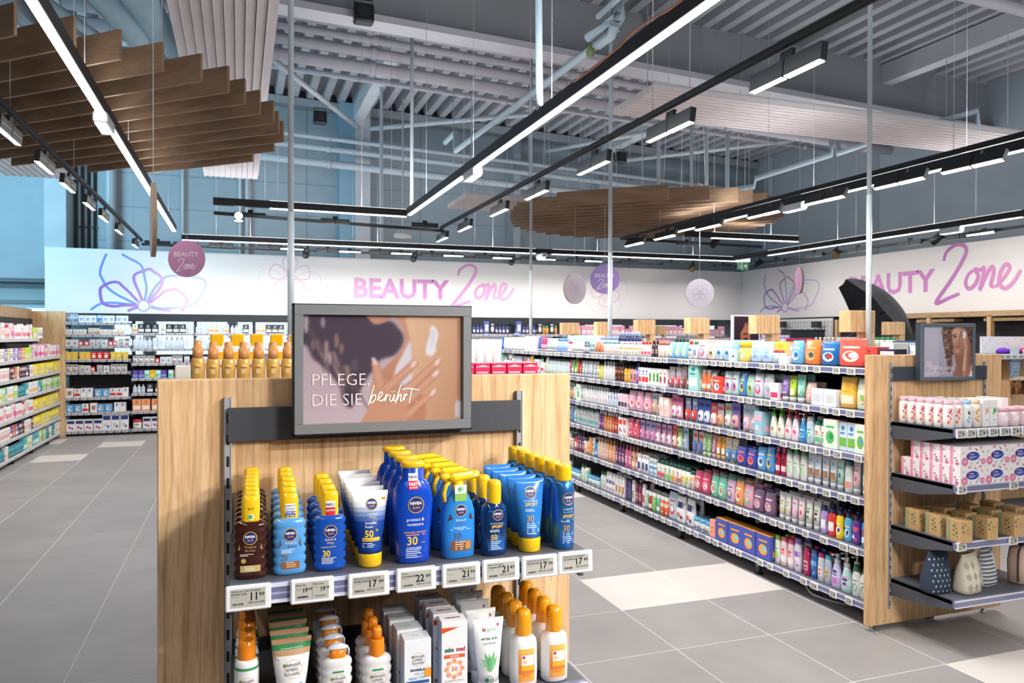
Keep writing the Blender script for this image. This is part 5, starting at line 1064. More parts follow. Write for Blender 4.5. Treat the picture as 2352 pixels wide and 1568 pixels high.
for i in range(6): put('pink_carton', me, None, (.832-.0505*i, 2.22, 1.485), rnd.uniform(-.02, .02), label='magenta carton on the oak end top right of the poster, %s from its right end' % nth(i), cat='box', group='magenta cartons')
put('shelf_riser', MB().box(-.16, .16, -.06, .06, 0, .045, 'E6E4E4', 'paper').mesh('riser'), None, (.70, 2.22, 1.44), label='pale riser under the magenta cartons', cat='riser')
bm, cm, fn = tube(.115, .012, .0215, 'E9EEE6', '2F3B36', .012, lambda z: '8DB48A' if z < .035 else 'EDEFEA')
me, mc = bm.mesh('tube_body'), cm.mesh('cap')
for i in range(5):
    t = thing('white_tube', 'white and green tube right of the poster edge, %s from the right' % nth(i), 'tube', (.795-.029*i, 2.38, 1.515), 0, 'white and green tubes'); put('tube_body', me, t); put('cap', mc, t)
put('shelf_riser', MB().box(-.08, .08, -.04, .04, 0, .075, 'E6E4E4', 'paper').mesh('riser'), None, (.74, 2.38, 1.44), label='pale riser under the white and green tubes', cat='riser')
# ================================================================== STOCK: one mesh per kind and colour, copied as separate things
_PM = {}
def shade_art(b, f, w_, z0, z1, accents, r, kind=0):
    """printed artwork: bands, panels and round spots in the pack's own colours"""
    h = z1-z0; hw = w_*.42
    k = kind if kind else r.randint(1, 4)
    A = accents or ['888888']
    if k == 1: b.rect(-hw, hw, z0+h*.12, z0+h*.45, A[0], f(.0006), nu=4); b.rect(-hw*.8, hw*.5, z0+h*.58, z0+h*.64, A[-1], f(.0006), nu=3); b.disc(0, z0+h*.80, hw*.5, h*.09, A[-1], f(.0006), seg=10)
    elif k == 2: b.disc(0, z0+h*.38, hw*.72, h*.24, A[0], f(.0006), seg=12); b.disc(hw*.2, z0+h*.42, hw*.36, h*.12, A[-1], f(.0009), seg=10); b.rect(-hw*.7, hw*.7, z0+h*.72, z0+h*.80, A[0], f(.0006), nu=3)
    elif k == 3: b.rect(-hw, hw, z0+h*.62, z0+h*.90, A[0], f(.0006), nu=4); b.disc(-hw*.3, z0+h*.3, hw*.4, h*.12, A[-1], f(.0006), seg=8); b.disc(hw*.4, z0+h*.2, hw*.3, h*.09, A[0], f(.0006), seg=8)
    else: b.rect(-hw*.75, hw*.75, z0+h*.2, z0+h*.75, A[0], f(.0006), nu=3); b.rect(-hw*.55, hw*.55, z0+h*.5, z0+h*.62, A[-1], f(.0009), nu=2); b.disc(0, z0+h*.33, hw*.4, h*.08, A[-1], f(.0009), seg=8)
def pm(kind, w_, h, body, cap, acc, art=0, v=0):
    """(body mesh, cap mesh or None) of a pack; front towards -Y"""
    key = (kind, w_, h, body, cap, tuple(acc), art, v)
    if key in _PM: return _PM[key]
    r = random.Random(hash((kind, body, cap, art)) & 0xffff if False else sum(map(ord, kind+body+(cap or '')))+art)
    b, c = MB(), None; rx = w_/2
    if kind in ('bottle', 'pump', 'flip', 'curvy'):
        ry = rx*.62; zt = h*{'bottle': .80, 'pump': .70, 'flip': .84, 'curvy': .82}[kind]
        if kind == 'curvy': s = [(0, rx*.8, ry*.9), (h*.03, rx*.95, ry), (h*.2, rx, ry), (h*.42, rx*.82, ry*.9), (h*.6, rx*.98, ry), (zt*.95, rx*.8, ry*.85), (zt, rx*.45, ry*.7)]
        elif kind == 'flip': s = [(0, rx*.85, ry*.9, 2.5), (h*.02, rx*.97, ry, 2.5), (h*.35, rx, ry, 2.5), (h*.7, rx*.92, ry, 2.5), (zt, rx*.82, ry*.9, 2.5)]
        elif kind == 'pump': s = [(0, rx*.9, ry*.9, 2.4), (h*.02, rx, ry, 2.4), (h*.3, rx*.95, ry, 2.4), (h*.58, rx*.62, ry*.8, 2.2), (zt, rx*.40, ry*.6)]
        else: s = [(0, rx*.9, ry*.9, 2.5), (h*.02, rx, ry, 2.5), (zt*.78, rx, ry, 2.5), (zt*.92, rx*.75, ry*.85, 2.3), (zt, rx*.40, ry*.62)]
        b.loft(s, 12, body, 'gloss'); fn = on_loft(s); F_ = lambda e: (lambda a, q: fn(a, q, e)); shade_art(b, F_, w_, h*.08, zt*.8, acc, r, art)
        c = MB()
        if kind == 'flip': c.loft([(zt, rx*.80, ry*.9, 2.5), (h*.97, rx*.74, ry*.85, 2.5), (h, rx*.55, ry*.6, 2.4)], 12, cap, 'gloss')
        elif kind == 'pump': c.loft([(zt, rx*.45, rx*.42), (h*.80, rx*.42, rx*.40), (h*.81, rx*.14, rx*.14), (h*.90, rx*.14, rx*.14), (h*.91, rx*.30, rx*.30), (h*.96, rx*.30, rx*.28), (h*.965, rx*.1, rx*.1)], 10, cap, 'gloss').box(-rx*.16, rx*.16, -rx*1.0, 0, h*.925, h*.96, cap, 'gloss')
        else: c.loft([(zt, rx*.48, ry*.75), (h*.985, rx*.45, ry*.7), (h, rx*.36, ry*.55)], 12, cap, 'gloss')
    elif kind == 'can':
        s = [(0, rx*.92, rx*.92), (h*.015, rx, rx), (h*.74, rx, rx), (h*.79, rx*.80, rx*.80)]; b.loft(s, 12, body, 'gloss'); fn = on_loft(s); F_ = lambda e: (lambda a, q: fn(a, q, e)); shade_art(b, F_, w_, h*.06, h*.72, acc, r, art)
        c = MB().loft([(h*.78, rx*.86, rx*.86), (h*.80, rx*.92, rx*.92), (h*.97, rx*.88, rx*.88), (h, rx*.6, rx*.6)], 12, cap, 'gloss')
    elif kind == 'jar':
        s = [(0, rx*.9, rx*.9), (h*.04, rx, rx), (h*.66, rx, rx), (h*.7, rx*.92, rx*.92)]; b.loft(s, 12, body, 'gloss'); fn = on_loft(s); F_ = lambda e: (lambda a, q: fn(a, q, e)); shade_art(b, F_, w_, h*.08, h*.62, acc, r, art)
        c = MB().loft([(h*.69, rx*.97, rx*.97), (h*.97, rx*.97, rx*.97), (h, rx*.9, rx*.9)], 12, cap, 'gloss')
    elif kind == 'tube':
        zc = h*.17; r_ = rx*.72; s = [(zc, r_, r_), (h*.55, (r_+rx)/2, r_*.75), (h*.94, rx*.99, r_*.14), (h*.945, rx, .0012, 5.), (h, rx, .001, 5.)]
        b.loft(s, 12, body, 'gloss'); fn = on_loft(s); F_ = lambda e: (lambda a, q: fn(a, q, e)); shade_art(b, F_, w_*.75, zc, h*.9, acc, r, art)
        c = MB().loft([(0, r_*.92, r_*.92), (zc*.95, r_*1.02, r_*1.02), (zc, r_, r_)], 12, cap, 'gloss')
    elif kind == 'box':
        d = min(.09, w_*1.0); b.box(-rx+.0005, rx-.0005, -d/2, d/2, 0, h, body, 'paper', cham=.001, cols={'Z': cap or body})
        F_ = lambda e: (lambda u, q: (u, -d/2-e, q)); shade_art(b, F_, w_, h*.03, h*.97, acc, r, art)
        F2 = lambda e: (lambda u, q: (rx-.0005+e*.5, u*.8, q)); b.rect(-d*.3, d*.3, h*.15, h*.4, acc[0], F2(.0008)); F3 = lambda u, q: (-rx+.0005-.0005, -u*.8, q); b.rect(-d*.3, d*.3, h*.15, h*.4, acc[0], F3)
    elif kind == 'pouch':
        s = [(0, rx*.9, .020, 3.), (h*.05, rx*.98, .024, 3.), (h*.45, rx, .028, 2.6), (h*.8, rx*.97, .016, 3.), (h*.93, rx*.98, .003, 6.), (h, rx*.97, .0012, 6.)]
        b.loft(s, 12, body, 'gloss'); fn = on_loft(s); F_ = lambda e: (lambda a, q: fn(a, q, e+.0004)); shade_art(b, F_, w_, h*.05, h*.88, acc, r, art or 2)
    elif kind == 'card':   # backing card with a blister or hanging pack
        b.box(-rx*.96, rx*.96, .002, .004, 0, h, body, 'paper'); s = [(h*.06, rx*.55, .012, 3.), (h*.12, rx*.72, .018, 3.), (h*.45, rx*.7, .018, 3.), (h*.55, rx*.45, .008, 3.)]
        b.loft(s, 10, acc[0], 'gloss'); F_ = lambda e: (lambda u, q: (u, .002-e, q)); b.rect(-rx*.7, rx*.7, h*.72, h*.86, acc[-1], F_(.0006)); b.disc(0, h*.93, rx*.15, rx*.15, '8A8A8A', F_(.0006), seg=8); b.disc(0, h*.3, rx*.3, h*.08, acc[-1], lambda u, q: (u, -.0185, q), seg=8)
    out = (b.mesh(kind+'_body'), c.mesh('cap') if c else None); _PM[key] = out; return out
NAMES = {'bottle': ('care_bottle', 'bottle'), 'pump': ('pump_bottle', 'pump bottle'), 'flip': ('shampoo_bottle', 'bottle'), 'curvy': ('shaped_bottle', 'bottle'), 'can': ('aerosol_can', 'aerosol can'), 'jar': ('cream_jar', 'jar'), 'tube': ('care_tube', 'tube'), 'box': ('carton', 'box'), 'pouch': ('pouch', 'pouch'), 'card': ('blister_card', 'blister pack')}
HUE = {'FFFFFF': 'white'}
def cname(h):
    r, g, b = [int(h[i:i+2], 16) for i in (0, 2, 4)]; mx, mn = max(r, g, b), min(r, g, b); v, s_ = mx/255, (mx-mn)/max(1, mx)
    if s_ < .10: return 'white' if v > .88 else ('pale grey' if v > .7 else ('grey' if v > .35 else 'black'))
    d = mx-mn; hh = (60*((g-b)/d) % 360) if mx == r else (60*((b-r)/d)+120 if mx == g else 60*((r-g)/d)+240)
    n = 'red' if hh < 12 or hh >= 348 else 'orange' if hh < 38 else 'yellow' if hh < 65 else 'green' if hh < 160 else 'teal' if hh < 190 else 'blue' if hh < 248 else 'violet' if hh < 290 else 'magenta' if hh < 330 else 'pink'
    if n in ('orange', 'red') and v < .62: n = 'brown'
    if s_ < .30 and v > .75: return 'pale '+n
    if v < .45: return 'dark '+n
    return n
def stock(spec, place, where, group, parts=True, deep=1, dgap=.07, count0=0, fill=None, hs=1.):
    """spec: (kind, body, cap, accents, width, height, facings[, art]); place(u, k) -> (x, y, z, rot) for distance u along the shelf, k rows back"""
    u = spec[0]; i = count0; items = list(spec[1]); q = 0
    while q < len(items) or (fill and u < fill):
        if q >= len(items): items.append(items[(q*7) % len(spec[1])])
        it = items[q]; q += 1
        if fill and u > fill: break
        kind, body, cap, acc, w_, h, n = it[:7]; h *= hs; n = min(n, 10); art = it[7] if len(it) > 7 else 0
        if kind == 'gap': u += w_; continue
        nm, cat = NAMES[kind]; nm = 'product_box' if kind == 'box' else nm; me, mc = pm(kind, w_, h, body, cap, acc, art)
        for j in range(n):
            if fill and u > fill: break
            for k in range(1 if kind == 'box' else (deep if u < 3.2 else max(1, deep-1))):
                x, y, z, rot = place(u+w_/2, k)
                lab = '%s %s, %s %s%s' % (cname(body) if kind != 'card' else cname(acc[0]), {'flip': 'bottle', 'curvy': 'bottle', 'can': 'aerosol'}.get(kind, cat), nth(i), where, '' if k == 0 else ', %s back' % nth(k))
                o = put(nm, me, None, (x+rnd.uniform(-.003, .003), y+rnd.uniform(-.003, .003), z), rot+rnd.uniform(-.09, .09), lab, cat, group)
                if mc and parts: put('cap', mc, o)
                elif mc: pass
            u += w_+.004; i += 1
    return i
# when caps are not parts (packs only a few pixels wide) body and cap are one mesh
def fused(kind, w_, h, body, cap, acc, art=0):
    key = ('fused', kind, w_, h, body, cap, tuple(acc), art)
    if key not in _PM:
        a, c = pm(kind, w_, h, body, cap, acc, art)
        if c is None: _PM[key] = a
        else:
            import bmesh
            bm_ = bmesh.new(); bm_.from_mesh(a); bm_.from_mesh(c); me = bpy.data.meshes.new(kind); bm_.to_mesh(me); bm_.free()
            for m_ in list(a.materials): me.materials.append(m_)
            _PM[key] = me
    return _PM[key]
# ---------------------------------------------------------------- gondola B, the long baby-care run
BX0, BX1, BY0, BY1 = 3.335, 4.265, 3.385, 10.35
BL = [.135, .435, .725, .970, .1220*10, 1.465]
gB = gondola('long gondola of baby care and bath products right of the aisle', 'gondola runs', BX0, BX1, BY0, BY1, ('x-',), BL, H=1.50, vis=lambda y, z: y < 8.4 or z > .9, dens=(.075, .125))
MB().box(-.44, .44, -3.475, 3.48, -.001, .018, SH, 'powder').obj('top_board', gB).location = (0, 0, 1.447)
for i, (py, n) in enumerate(((3.4, 0),)): pass
def wire_grid(par, y0, y1, z0, z1, st=.06):
    b = MB(); y = y0
    while y < y1: b.box(-.052, -.049, y-.0015, y+.0015, z0, z1, '141416', 'satin'); y += st
    z = z0
    while z < z1: b.box(-.053, -.050, y0, y1, z-.0015, z+.0015, '141416', 'satin'); z += st
    return b.obj('wire_grid', par)
wire_grid(gB, -3.45, -1.4, .2, 1.45)
def PB(z, depth0=.0):
    return lambda u, k: (BX0+.050+depth0+k*.075, BY0+.02+u, z, -PI/2)
W_, G_ = 'F4F4F2', 'E4E8EC'
def rep(*a): return a
S6 = (0, [('bottle', 'EDF1EA', '2E6E3C', ['7CA88A', 'D8E4D8'], .062, .17, 2), ('pump', 'C6EBEA', W_, ['E58AB0', '1F3C86'], .078, .20, 1), ('pump', 'D6CCF0', W_, ['C77FCB', '1F3C86'], .078, .20, 1),
 ('flip', 'B9C9DE', '5AC0D2', ['F0B840', '5A86C8'], .055, .165, 1), ('flip', 'C9D2DC', 'C2226E', ['F2E7E0', 'E0562E'], .055, .165, 1), ('flip', '2A6AB6', '235A9E', ['7FC0F0', '1E4A94'], .056, .17, 1), ('flip', 'B81E5A', 'A8185A', ['F29AB8', '2A2A3A'], .056, .17, 1),
 ('gap', '', '', [], .02, 0, 0), ('flip', 'EDE7F4', '7A78C2', ['8E6FD0', 'C9A8E6'], .068, .20, 1), ('flip', 'F6D6DA', 'EC5A82', ['F2F2F2', 'E84A62'], .060, .18, 2), ('flip', 'EFF4E4', '74C83A', ['8CC84A', 'C2DE7A'], .058, .175, 1),
 ('box', '4A58B4', 'F2A43A', ['F4A83A', '7FD0DC'], .150, .155, 4, 2), ('gap', '', '', [], .02, 0, 0), ('box', 'F6A0B4', 'F0C040', ['F6C83A', 'D85A9E'], .07, .12, 1), ('jar', 'CFE6F2', '6AB0D8', ['6A6A70', 'F0C040'], .075, .09, 3),
 ('pouch', 'EFEDF0', W_, ['2A3A5E', 'E0663A'], .125, .20, 2, 3), ('pouch', 'B9DCE8', W_, ['E64A6A', 'F2F2F2'], .12, .21, 1, 2), ('can', 'E46A32', W_, ['F2E0D0', 'B83A1E'], .06, .15, 2), ('can', '6AB8A0', W_, ['E4F2EC', '2E8A6A'], .06, .15, 1), ('can', '74C060', W_, ['E6F2DC', '3E8A3A'], .06, .15, 1), ('can', 'B8432E', W_, ['F0E2D6', '7A2A1E'], .06, .15, 1), ('can', '7AC2A8', W_, ['E4F2EC', '2E8A6A'], .06, .15, 1),
 ('flip', 'F2F0F0', 'EDEBEB', ['D83A5E', '4E9A4A'], .062, .19, 1), ('flip', '7A2E48', '5E2238', ['E8A8B8', '301420'], .06, .185, 2), ('flip', 'F2F0F0', 'EDEBEB', ['4E9A4A', 'A8C84A'], .062, .19, 1), ('flip', '4A3A72', '2E2450', ['8A7AC0', '1E1836'], .058, .185, 2), ('flip', 'F2F0F0', 'EDEBEB', ['E8803A', '4E9A4A'], .060, .185, 3), ('flip', 'F4F4F6', 'EDEBEB', ['1F3C86', 'E09AC0'], .060, .185, 3)])
S5 = (0, [('curvy', '2C9AD8', '2A3A78', ['F2F2F2', 'D83A4A'], .062, .155, 1), ('curvy', '6A3AA0', '2A2A5E', ['E45A8A', 'F2F2F2'], .062, .155, 1), ('curvy', '62B8E8', '2A3A78', ['F2F2F2', '1F3C86'], .062, .155, 1), ('curvy', 'F8D418', '2A3A78', ['F2F2F2', '1F3C86'], .062, .155, 1), ('curvy', 'E83A34', '2A3A78', ['F2F2F2', '8A1E2A'], .062, .155, 1), ('curvy', 'B9A0DE', '2A3A78', ['F2F2F2', 'D85A9E'], .062, .155, 1),
 ('tube', 'EDF0EA', 'E6E6E6', ['8AA86A', '5A4030'], .060, .165, 1), ('tube', 'F0EEE6', 'E6E6E6', ['5AB88A', '7A5A4A'], .060, .165, 1), ('tube', 'F4E8EA', 'E6E6E6', ['F09AA0', 'D83A5E'], .060, .165, 1), ('tube', 'F6E2EE', 'E6E6E6', ['E87AA8', 'F2C0D8'], .060, .165, 1), ('tube', 'F0F2EC', 'E6E6E6', ['F0B04A', '9AC88A'], .058, .165, 2),
 ('gap', '', '', [], .03, 0, 0), ('pouch', '7A5A78', '7A5A78', ['E8C0D0', 'F0B0A0'], .11, .14, 2), ('pouch', 'E6A8C0', W_, ['6AC0A0', 'F6D0A0'], .10, .15, 1), ('pouch', 'F0A05A', W_, ['E8E4E0', 'E45A3A'], .10, .16, 1), ('pouch', 'D8B8D0', W_, ['7A5AA0', 'F0C8A0'], .10, .15, 1), ('pouch', '7AC8A8', W_, ['E8E4E0', 'F0885A'], .10, .15, 2), ('pouch', 'D84A6A', W_, ['F6C0C8', 'F2F2F2'], .10, .15, 2),
 ('can', 'E8D8DC', '1E5A4A', ['F0C03A', '6A4A9E'], .055, .135, 1), ('can', 'EAF2E6', '1E5A4A', ['F0D04A', '6AA86A'], .060, .15, 2), ('can', 'F0EAEA', '1E5A4A', ['C84A4A', '4A4A8E'], .060, .15, 1), ('can', 'F2E4D4', '1E5A4A', ['F0903A', 'D86A2A'], .060, .15, 1), ('can', 'E6F0DE', '1E5A4A', ['8AC05A', '3A8A6A'], .060, .15, 2), ('can', 'E4E6EA', '1E5A4A', ['D83A4A', 'F0D04A'], .058, .15, 2),
 ('jar', 'D6E8F0', 'E8ECF0', ['2A8AC8', '1E3A7E'], .062, .14, 2), ('can', 'E9E9EF', 'DCDCE2', ['3A3A7E', '2A2A4E'], .062, .15, 3), ('bottle', 'E8B894', '7A5A4A', ['F2E8E0', '5A3A2A'], .062, .19, 2), ('bottle', 'E0709A', '9A4A6A', ['F6E0E8', 'C83A6A'], .060, .19, 2), ('bottle', '6A3A6A', '3A2038', ['F0D8E4', 'D85A8A'], .060, .19, 3), ('bottle', 'E8A878', 'B0704A', ['F6E8D8', 'E85A7A'], .060, .19, 3), ('bottle', 'E8D0B8', 'B8947A', ['F2E8E0', 'E8806A'], .060, .19, 3)])
S4 = (0, [('tube', 'E6F0EA', 'E0E8EA', ['9ACAA8', 'C8E0D4'], .060, .17, 1), ('tube', 'F2DCE4', 'E0E8EA', ['F0A878', 'E43A8A'], .060, .165, 1), ('flip', 'E8F0EE', '1E6A5A', ['E8907A', 'C8E4DC'], .060, .165, 1), ('tube', 'CDE8DA', 'E0E8EA', ['5AB06A', '2A6AA8'], .058, .16, 1), ('tube', 'EEF2F6', 'E6EAEE', ['A87A5A', '8AC4E4'], .060, .165, 4, 1), ('flip', 'F2F4F0', '3E7A3A', ['9ACA7A', 'C8E0E8'], .060, .165, 3), ('bottle', 'B81848', 'C84A7A', ['F2D8DE', '2A1A2A'], .052, .165, 2),
 ('pouch', '4A9ADC', '', ['F0C03A', '2A5AA8'], .085, .15, 1), ('pouch', '62B0E6', '', ['F2E8E0', '2A5AA8'], .085, .14, 1), ('pouch', '3A4AB0', '', ['F0885A', 'E83A4A'], .11, .12, 2), ('card', 'D8C8B8', '', ['5A8ABE', 'E8E0D8'], .07, .15, 2), ('tube', 'F0B04A', 'E8C8A0', ['F2F2F2', 'E8803A'], .055, .15, 2), ('tube', 'E890B0', 'F0D0DA', ['F2F2F2', 'D84A7A'], .055, .15, 1), ('tube', 'A8D890', 'D8F0C8', ['F2F2F2', '5AA04A'], .055, .15, 2),
 ('card', 'E8D0C8', '', ['4A7ABE', 'E84A5A'], .07, .15, 2), ('gap', '', '', [], .06, 0, 0), ('card', 'C0D8E6', '', ['B8C8DC', '4A8ABE'], .075, .16, 1), ('card', 'B8E08A', '', ['E8F0D8', '6AA04A'], .08, .16, 1), ('card', 'E86A5A', '', ['F0D8C8', 'B83A3A'], .08, .16, 1), ('card', 'E8A8C8', '', ['F0E0EA', '8A6AB8'], .085, .15, 3), ('card', 'C0B8E0', '', ['E89AC0', '6A5AA8'], .085, .15, 3), ('pouch', 'E8607A', '', ['F6D0D8', 'B82A4A'], .09, .15, 2),
 ('box', 'F2EEEA', 'F6F6F6', ['E84A3A', '2A6AB8'], .075, .14, 2), ('bottle', '1E5A4A', 'C8D0D8', ['D8E8E0', 'F0A03A'], .055, .16, 1), ('bottle', 'D83A2A', 'C8D0D8', ['F2D8C8', 'F0C03A'], .055, .16, 2), ('bottle', 'E8883A', 'D8D0E0', ['F6E4C8', 'D85A2A'], .055, .16, 3), ('bottle', '6A4A8A', 'D0C8E0', ['E84A8A', 'F2E0E8'], .055, .16, 2), ('bottle', 'D8E8E8', '1E5A5A', ['5AA8A0', 'D85A6A'], .055, .17, 9)])
S3 = (0, [('box', 'EAF4EC', 'C82A3A', ['7CC04A', '5AA8DC'], .080, .15, 1, 2), ('box', 'D8E8F4', 'C82A3A', ['7CC04A', '3A8ACA'], .062, .15, 2, 1), ('box', 'E4F2E0', 'E86A5A', ['5ABE6A', '2A9A5A'], .11, .155, 1, 2), ('flip', 'EAF2EA', '2A8A6A', ['6AC08A', 'D86A3A'], .055, .13, 2), ('flip', 'CFE4EC', 'E4ECF0', ['5AB0A0', 'E8F2D0'], .062, .15, 1), ('pump', '3A9ADC', 'E8ECEE', ['BFE0F4', '2A6AB8'], .062, .17, 1), ('pump', 'F6ECEF', 'E8607A', ['F09AAE', 'E84A72'], .068, .18, 2), ('pump', 'F2F6EA', '74C83A', ['BCDC8A', 'E84A8A'], .068, .18, 2),
 ('gap', '', '', [], .03, 0, 0), ('box', '9AC8D8', 'B8D8E0', ['F0B8C8', 'E8F0F4'], .09, .14, 1), ('card', 'C8D4DC', '', ['F0C0CC', '8AB8DC'], .085, .17, 2), ('gap', '', '', [], .04, 0, 0), ('card', '8A7AC8', '', ['E8A8A0', '5A4AA8'], .09, .17, 1), ('card', 'B8D8C0', '', ['E8E0D8', 'D87A4A'], .085, .16, 1), ('card', 'C8C8D8', '', ['D8A87A', 'E84A6A'], .085, .15, 1), ('card', 'D84A3A', '', ['F6E4D8', 'F0A8A0'], .08, .15, 1), ('card', '4A6AC0', '', ['E8F0F8', '2A3A8E'], .085, .16, 2), ('card', '8AA8D8', '', ['E84A3A', 'F2F2F2'], .085, .16, 2),
 ('gap', '', '', [], .03, 0, 0), ('card', 'E888B0', '', ['F6E0E8', 'C84A8A'], .08, .17, 2), ('box', 'F0D0C8', '', ['F6F0EA', 'E8A8B8'], .07, .14, 2), ('card', 'E8E4E8', '', ['E8B090', '4AA8B8'], .08, .16, 2), ('pouch', 'E8A8C0', '', ['F6E8F0', 'E8704A'], .13, .16, 3), ('box', 'F2D8E4', 'F0E8F0', ['3A2A3E', 'F2A8C8'], .06, .12, 3), ('bottle', 'E6EEF6', '3A4A6A', ['B8D0E8', '2A4A8E'], .055, .15, 4), ('bottle', 'F4F6F8', 'D8E4EC', ['E8E8F0', 'D86A7A'], .055, .15, 20)])
S2 = (0, [('pouch', 'DDF0DA', '', ['F2C8A0', '8AC85A'], .10, .16, 1), ('pouch', 'F6BE4A', '', ['F8E8C8', 'F0A02A'], .115, .165, 1, 1), ('box', 'EEF2F8', 'DCE6F2', ['C8D8F0', 'F2D0B8'], .10, .09, 2, 4), ('pouch', 'D8B8A8', '', ['F0A0B0', 'F2E0A8'], .09, .12, 1), ('tube', 'A8E0D0', 'F0F0F0', ['6AC8B0', 'E8F6F2'], .075, .16, 1), ('tube', 'C0DC4A', 'F0F0F0', ['E6F2B8', '8AB82A'], .070, .15, 1), ('tube', 'A88AD0', 'F0F0F0', ['D8C8F0', '7A5AB0'], .070, .15, 1), ('box', 'F2EEF2', '', ['D83A6A', 'E8E0E8'], .075, .10, 1),
 ('pouch', 'C8D8D0', '', ['D8A0E0', '8AC8A0'], .10, .15, 1), ('pouch', 'D8E0E8', '', ['E83A7A', 'A8D0F0'], .085, .15, 1), ('pouch', 'B8D0C8', '', ['7AD04A', '8A5A4A'], .085, .14, 1), ('pouch', '4A8AD0', '', ['F2D03A', '2A4A8E'], .085, .15, 1), ('pouch', 'C0E0D8', '', ['E84AA0', '6A3AA0'], .085, .15, 2), ('box', 'F04A34', 'F04A34', ['F2F2F2', '3A8AC0'], .10, .11, 1, 2), ('pouch', 'A8D8D8', '', ['3A8A8A', 'E8F2F0'], .06, .14, 1), ('flip', 'F2885A', 'F6F0EA', ['F6E8D8', 'E85A2A'], .06, .15, 2),
 ('box', '9AD8D0', 'B8E4E0', ['E8F4E8', '2A8A8A'], .13, .19, 1), ('card', 'B8A8B8', '', ['8A5A4A', 'E8C0B8'], .085, .16, 2), ('card', 'D8D8E0', '', ['C85A6A', 'F2E8E8'], .085, .15, 2), ('box', 'EEF2F0', 'D84A4A', ['C83A4A', '2A4A6A'], .055, .13, 2), ('box', 'EEF4EE', 'F0F0F0', ['5AB04A', '2A7A4A'], .055, .13, 3), ('box', 'F2F2F4', 'F0F0F0', ['E83A3A', '3A6AC0'], .055, .13, 3), ('bottle', '5A4AA8', '3A2A88', ['8A7AD0', 'F2F2F6'], .06, .17, 1), ('bottle', 'F4A8C0', '2A2A2E', ['2A2A2E', 'F2A83A'], .055, .14, 2), ('bottle', 'F4B02A', '2A2A2E', ['F2D88A', '2A2A2E'], .055, .14, 2), ('bottle', '5A2E1E', '2A1E1A', ['B8784A', '3A1E14'], .06, .16, 3), ('bottle', 'E8EEF0', 'C8D8DC', ['D8E8F0', 'E89AA0'], .055, .16, 4),
 ('flip', 'C8E06A', '2A3A2A', ['E6F2A8', '8AB83A'], .055, .14, 1), ('flip', 'F0C44A', '2A2A2A', ['F6E8A8', 'E89A2A'], .055, .14, 1), ('tube', 'EEF2F4', 'E0E8F0', ['E8F0F4', '4A8AC0'], .06, .15, 6), ('tube', 'E85A3A', 'F0F0F0', ['F6D8C8', '7AC04A'], .06, .15, 2), ('tube', '8AD06A', 'F0F0F0', ['E6F6D8', '3A8A4A'], .06, .15, 2), ('tube', 'D84A8A', 'F0F0F0', ['F6D0E4', '8A2A6A'], .06, .15, 1), ('flip', 'DDE8EC', '3A5A5E', ['F2F6F6', '7AB8B0'], .055, .15, 12)])
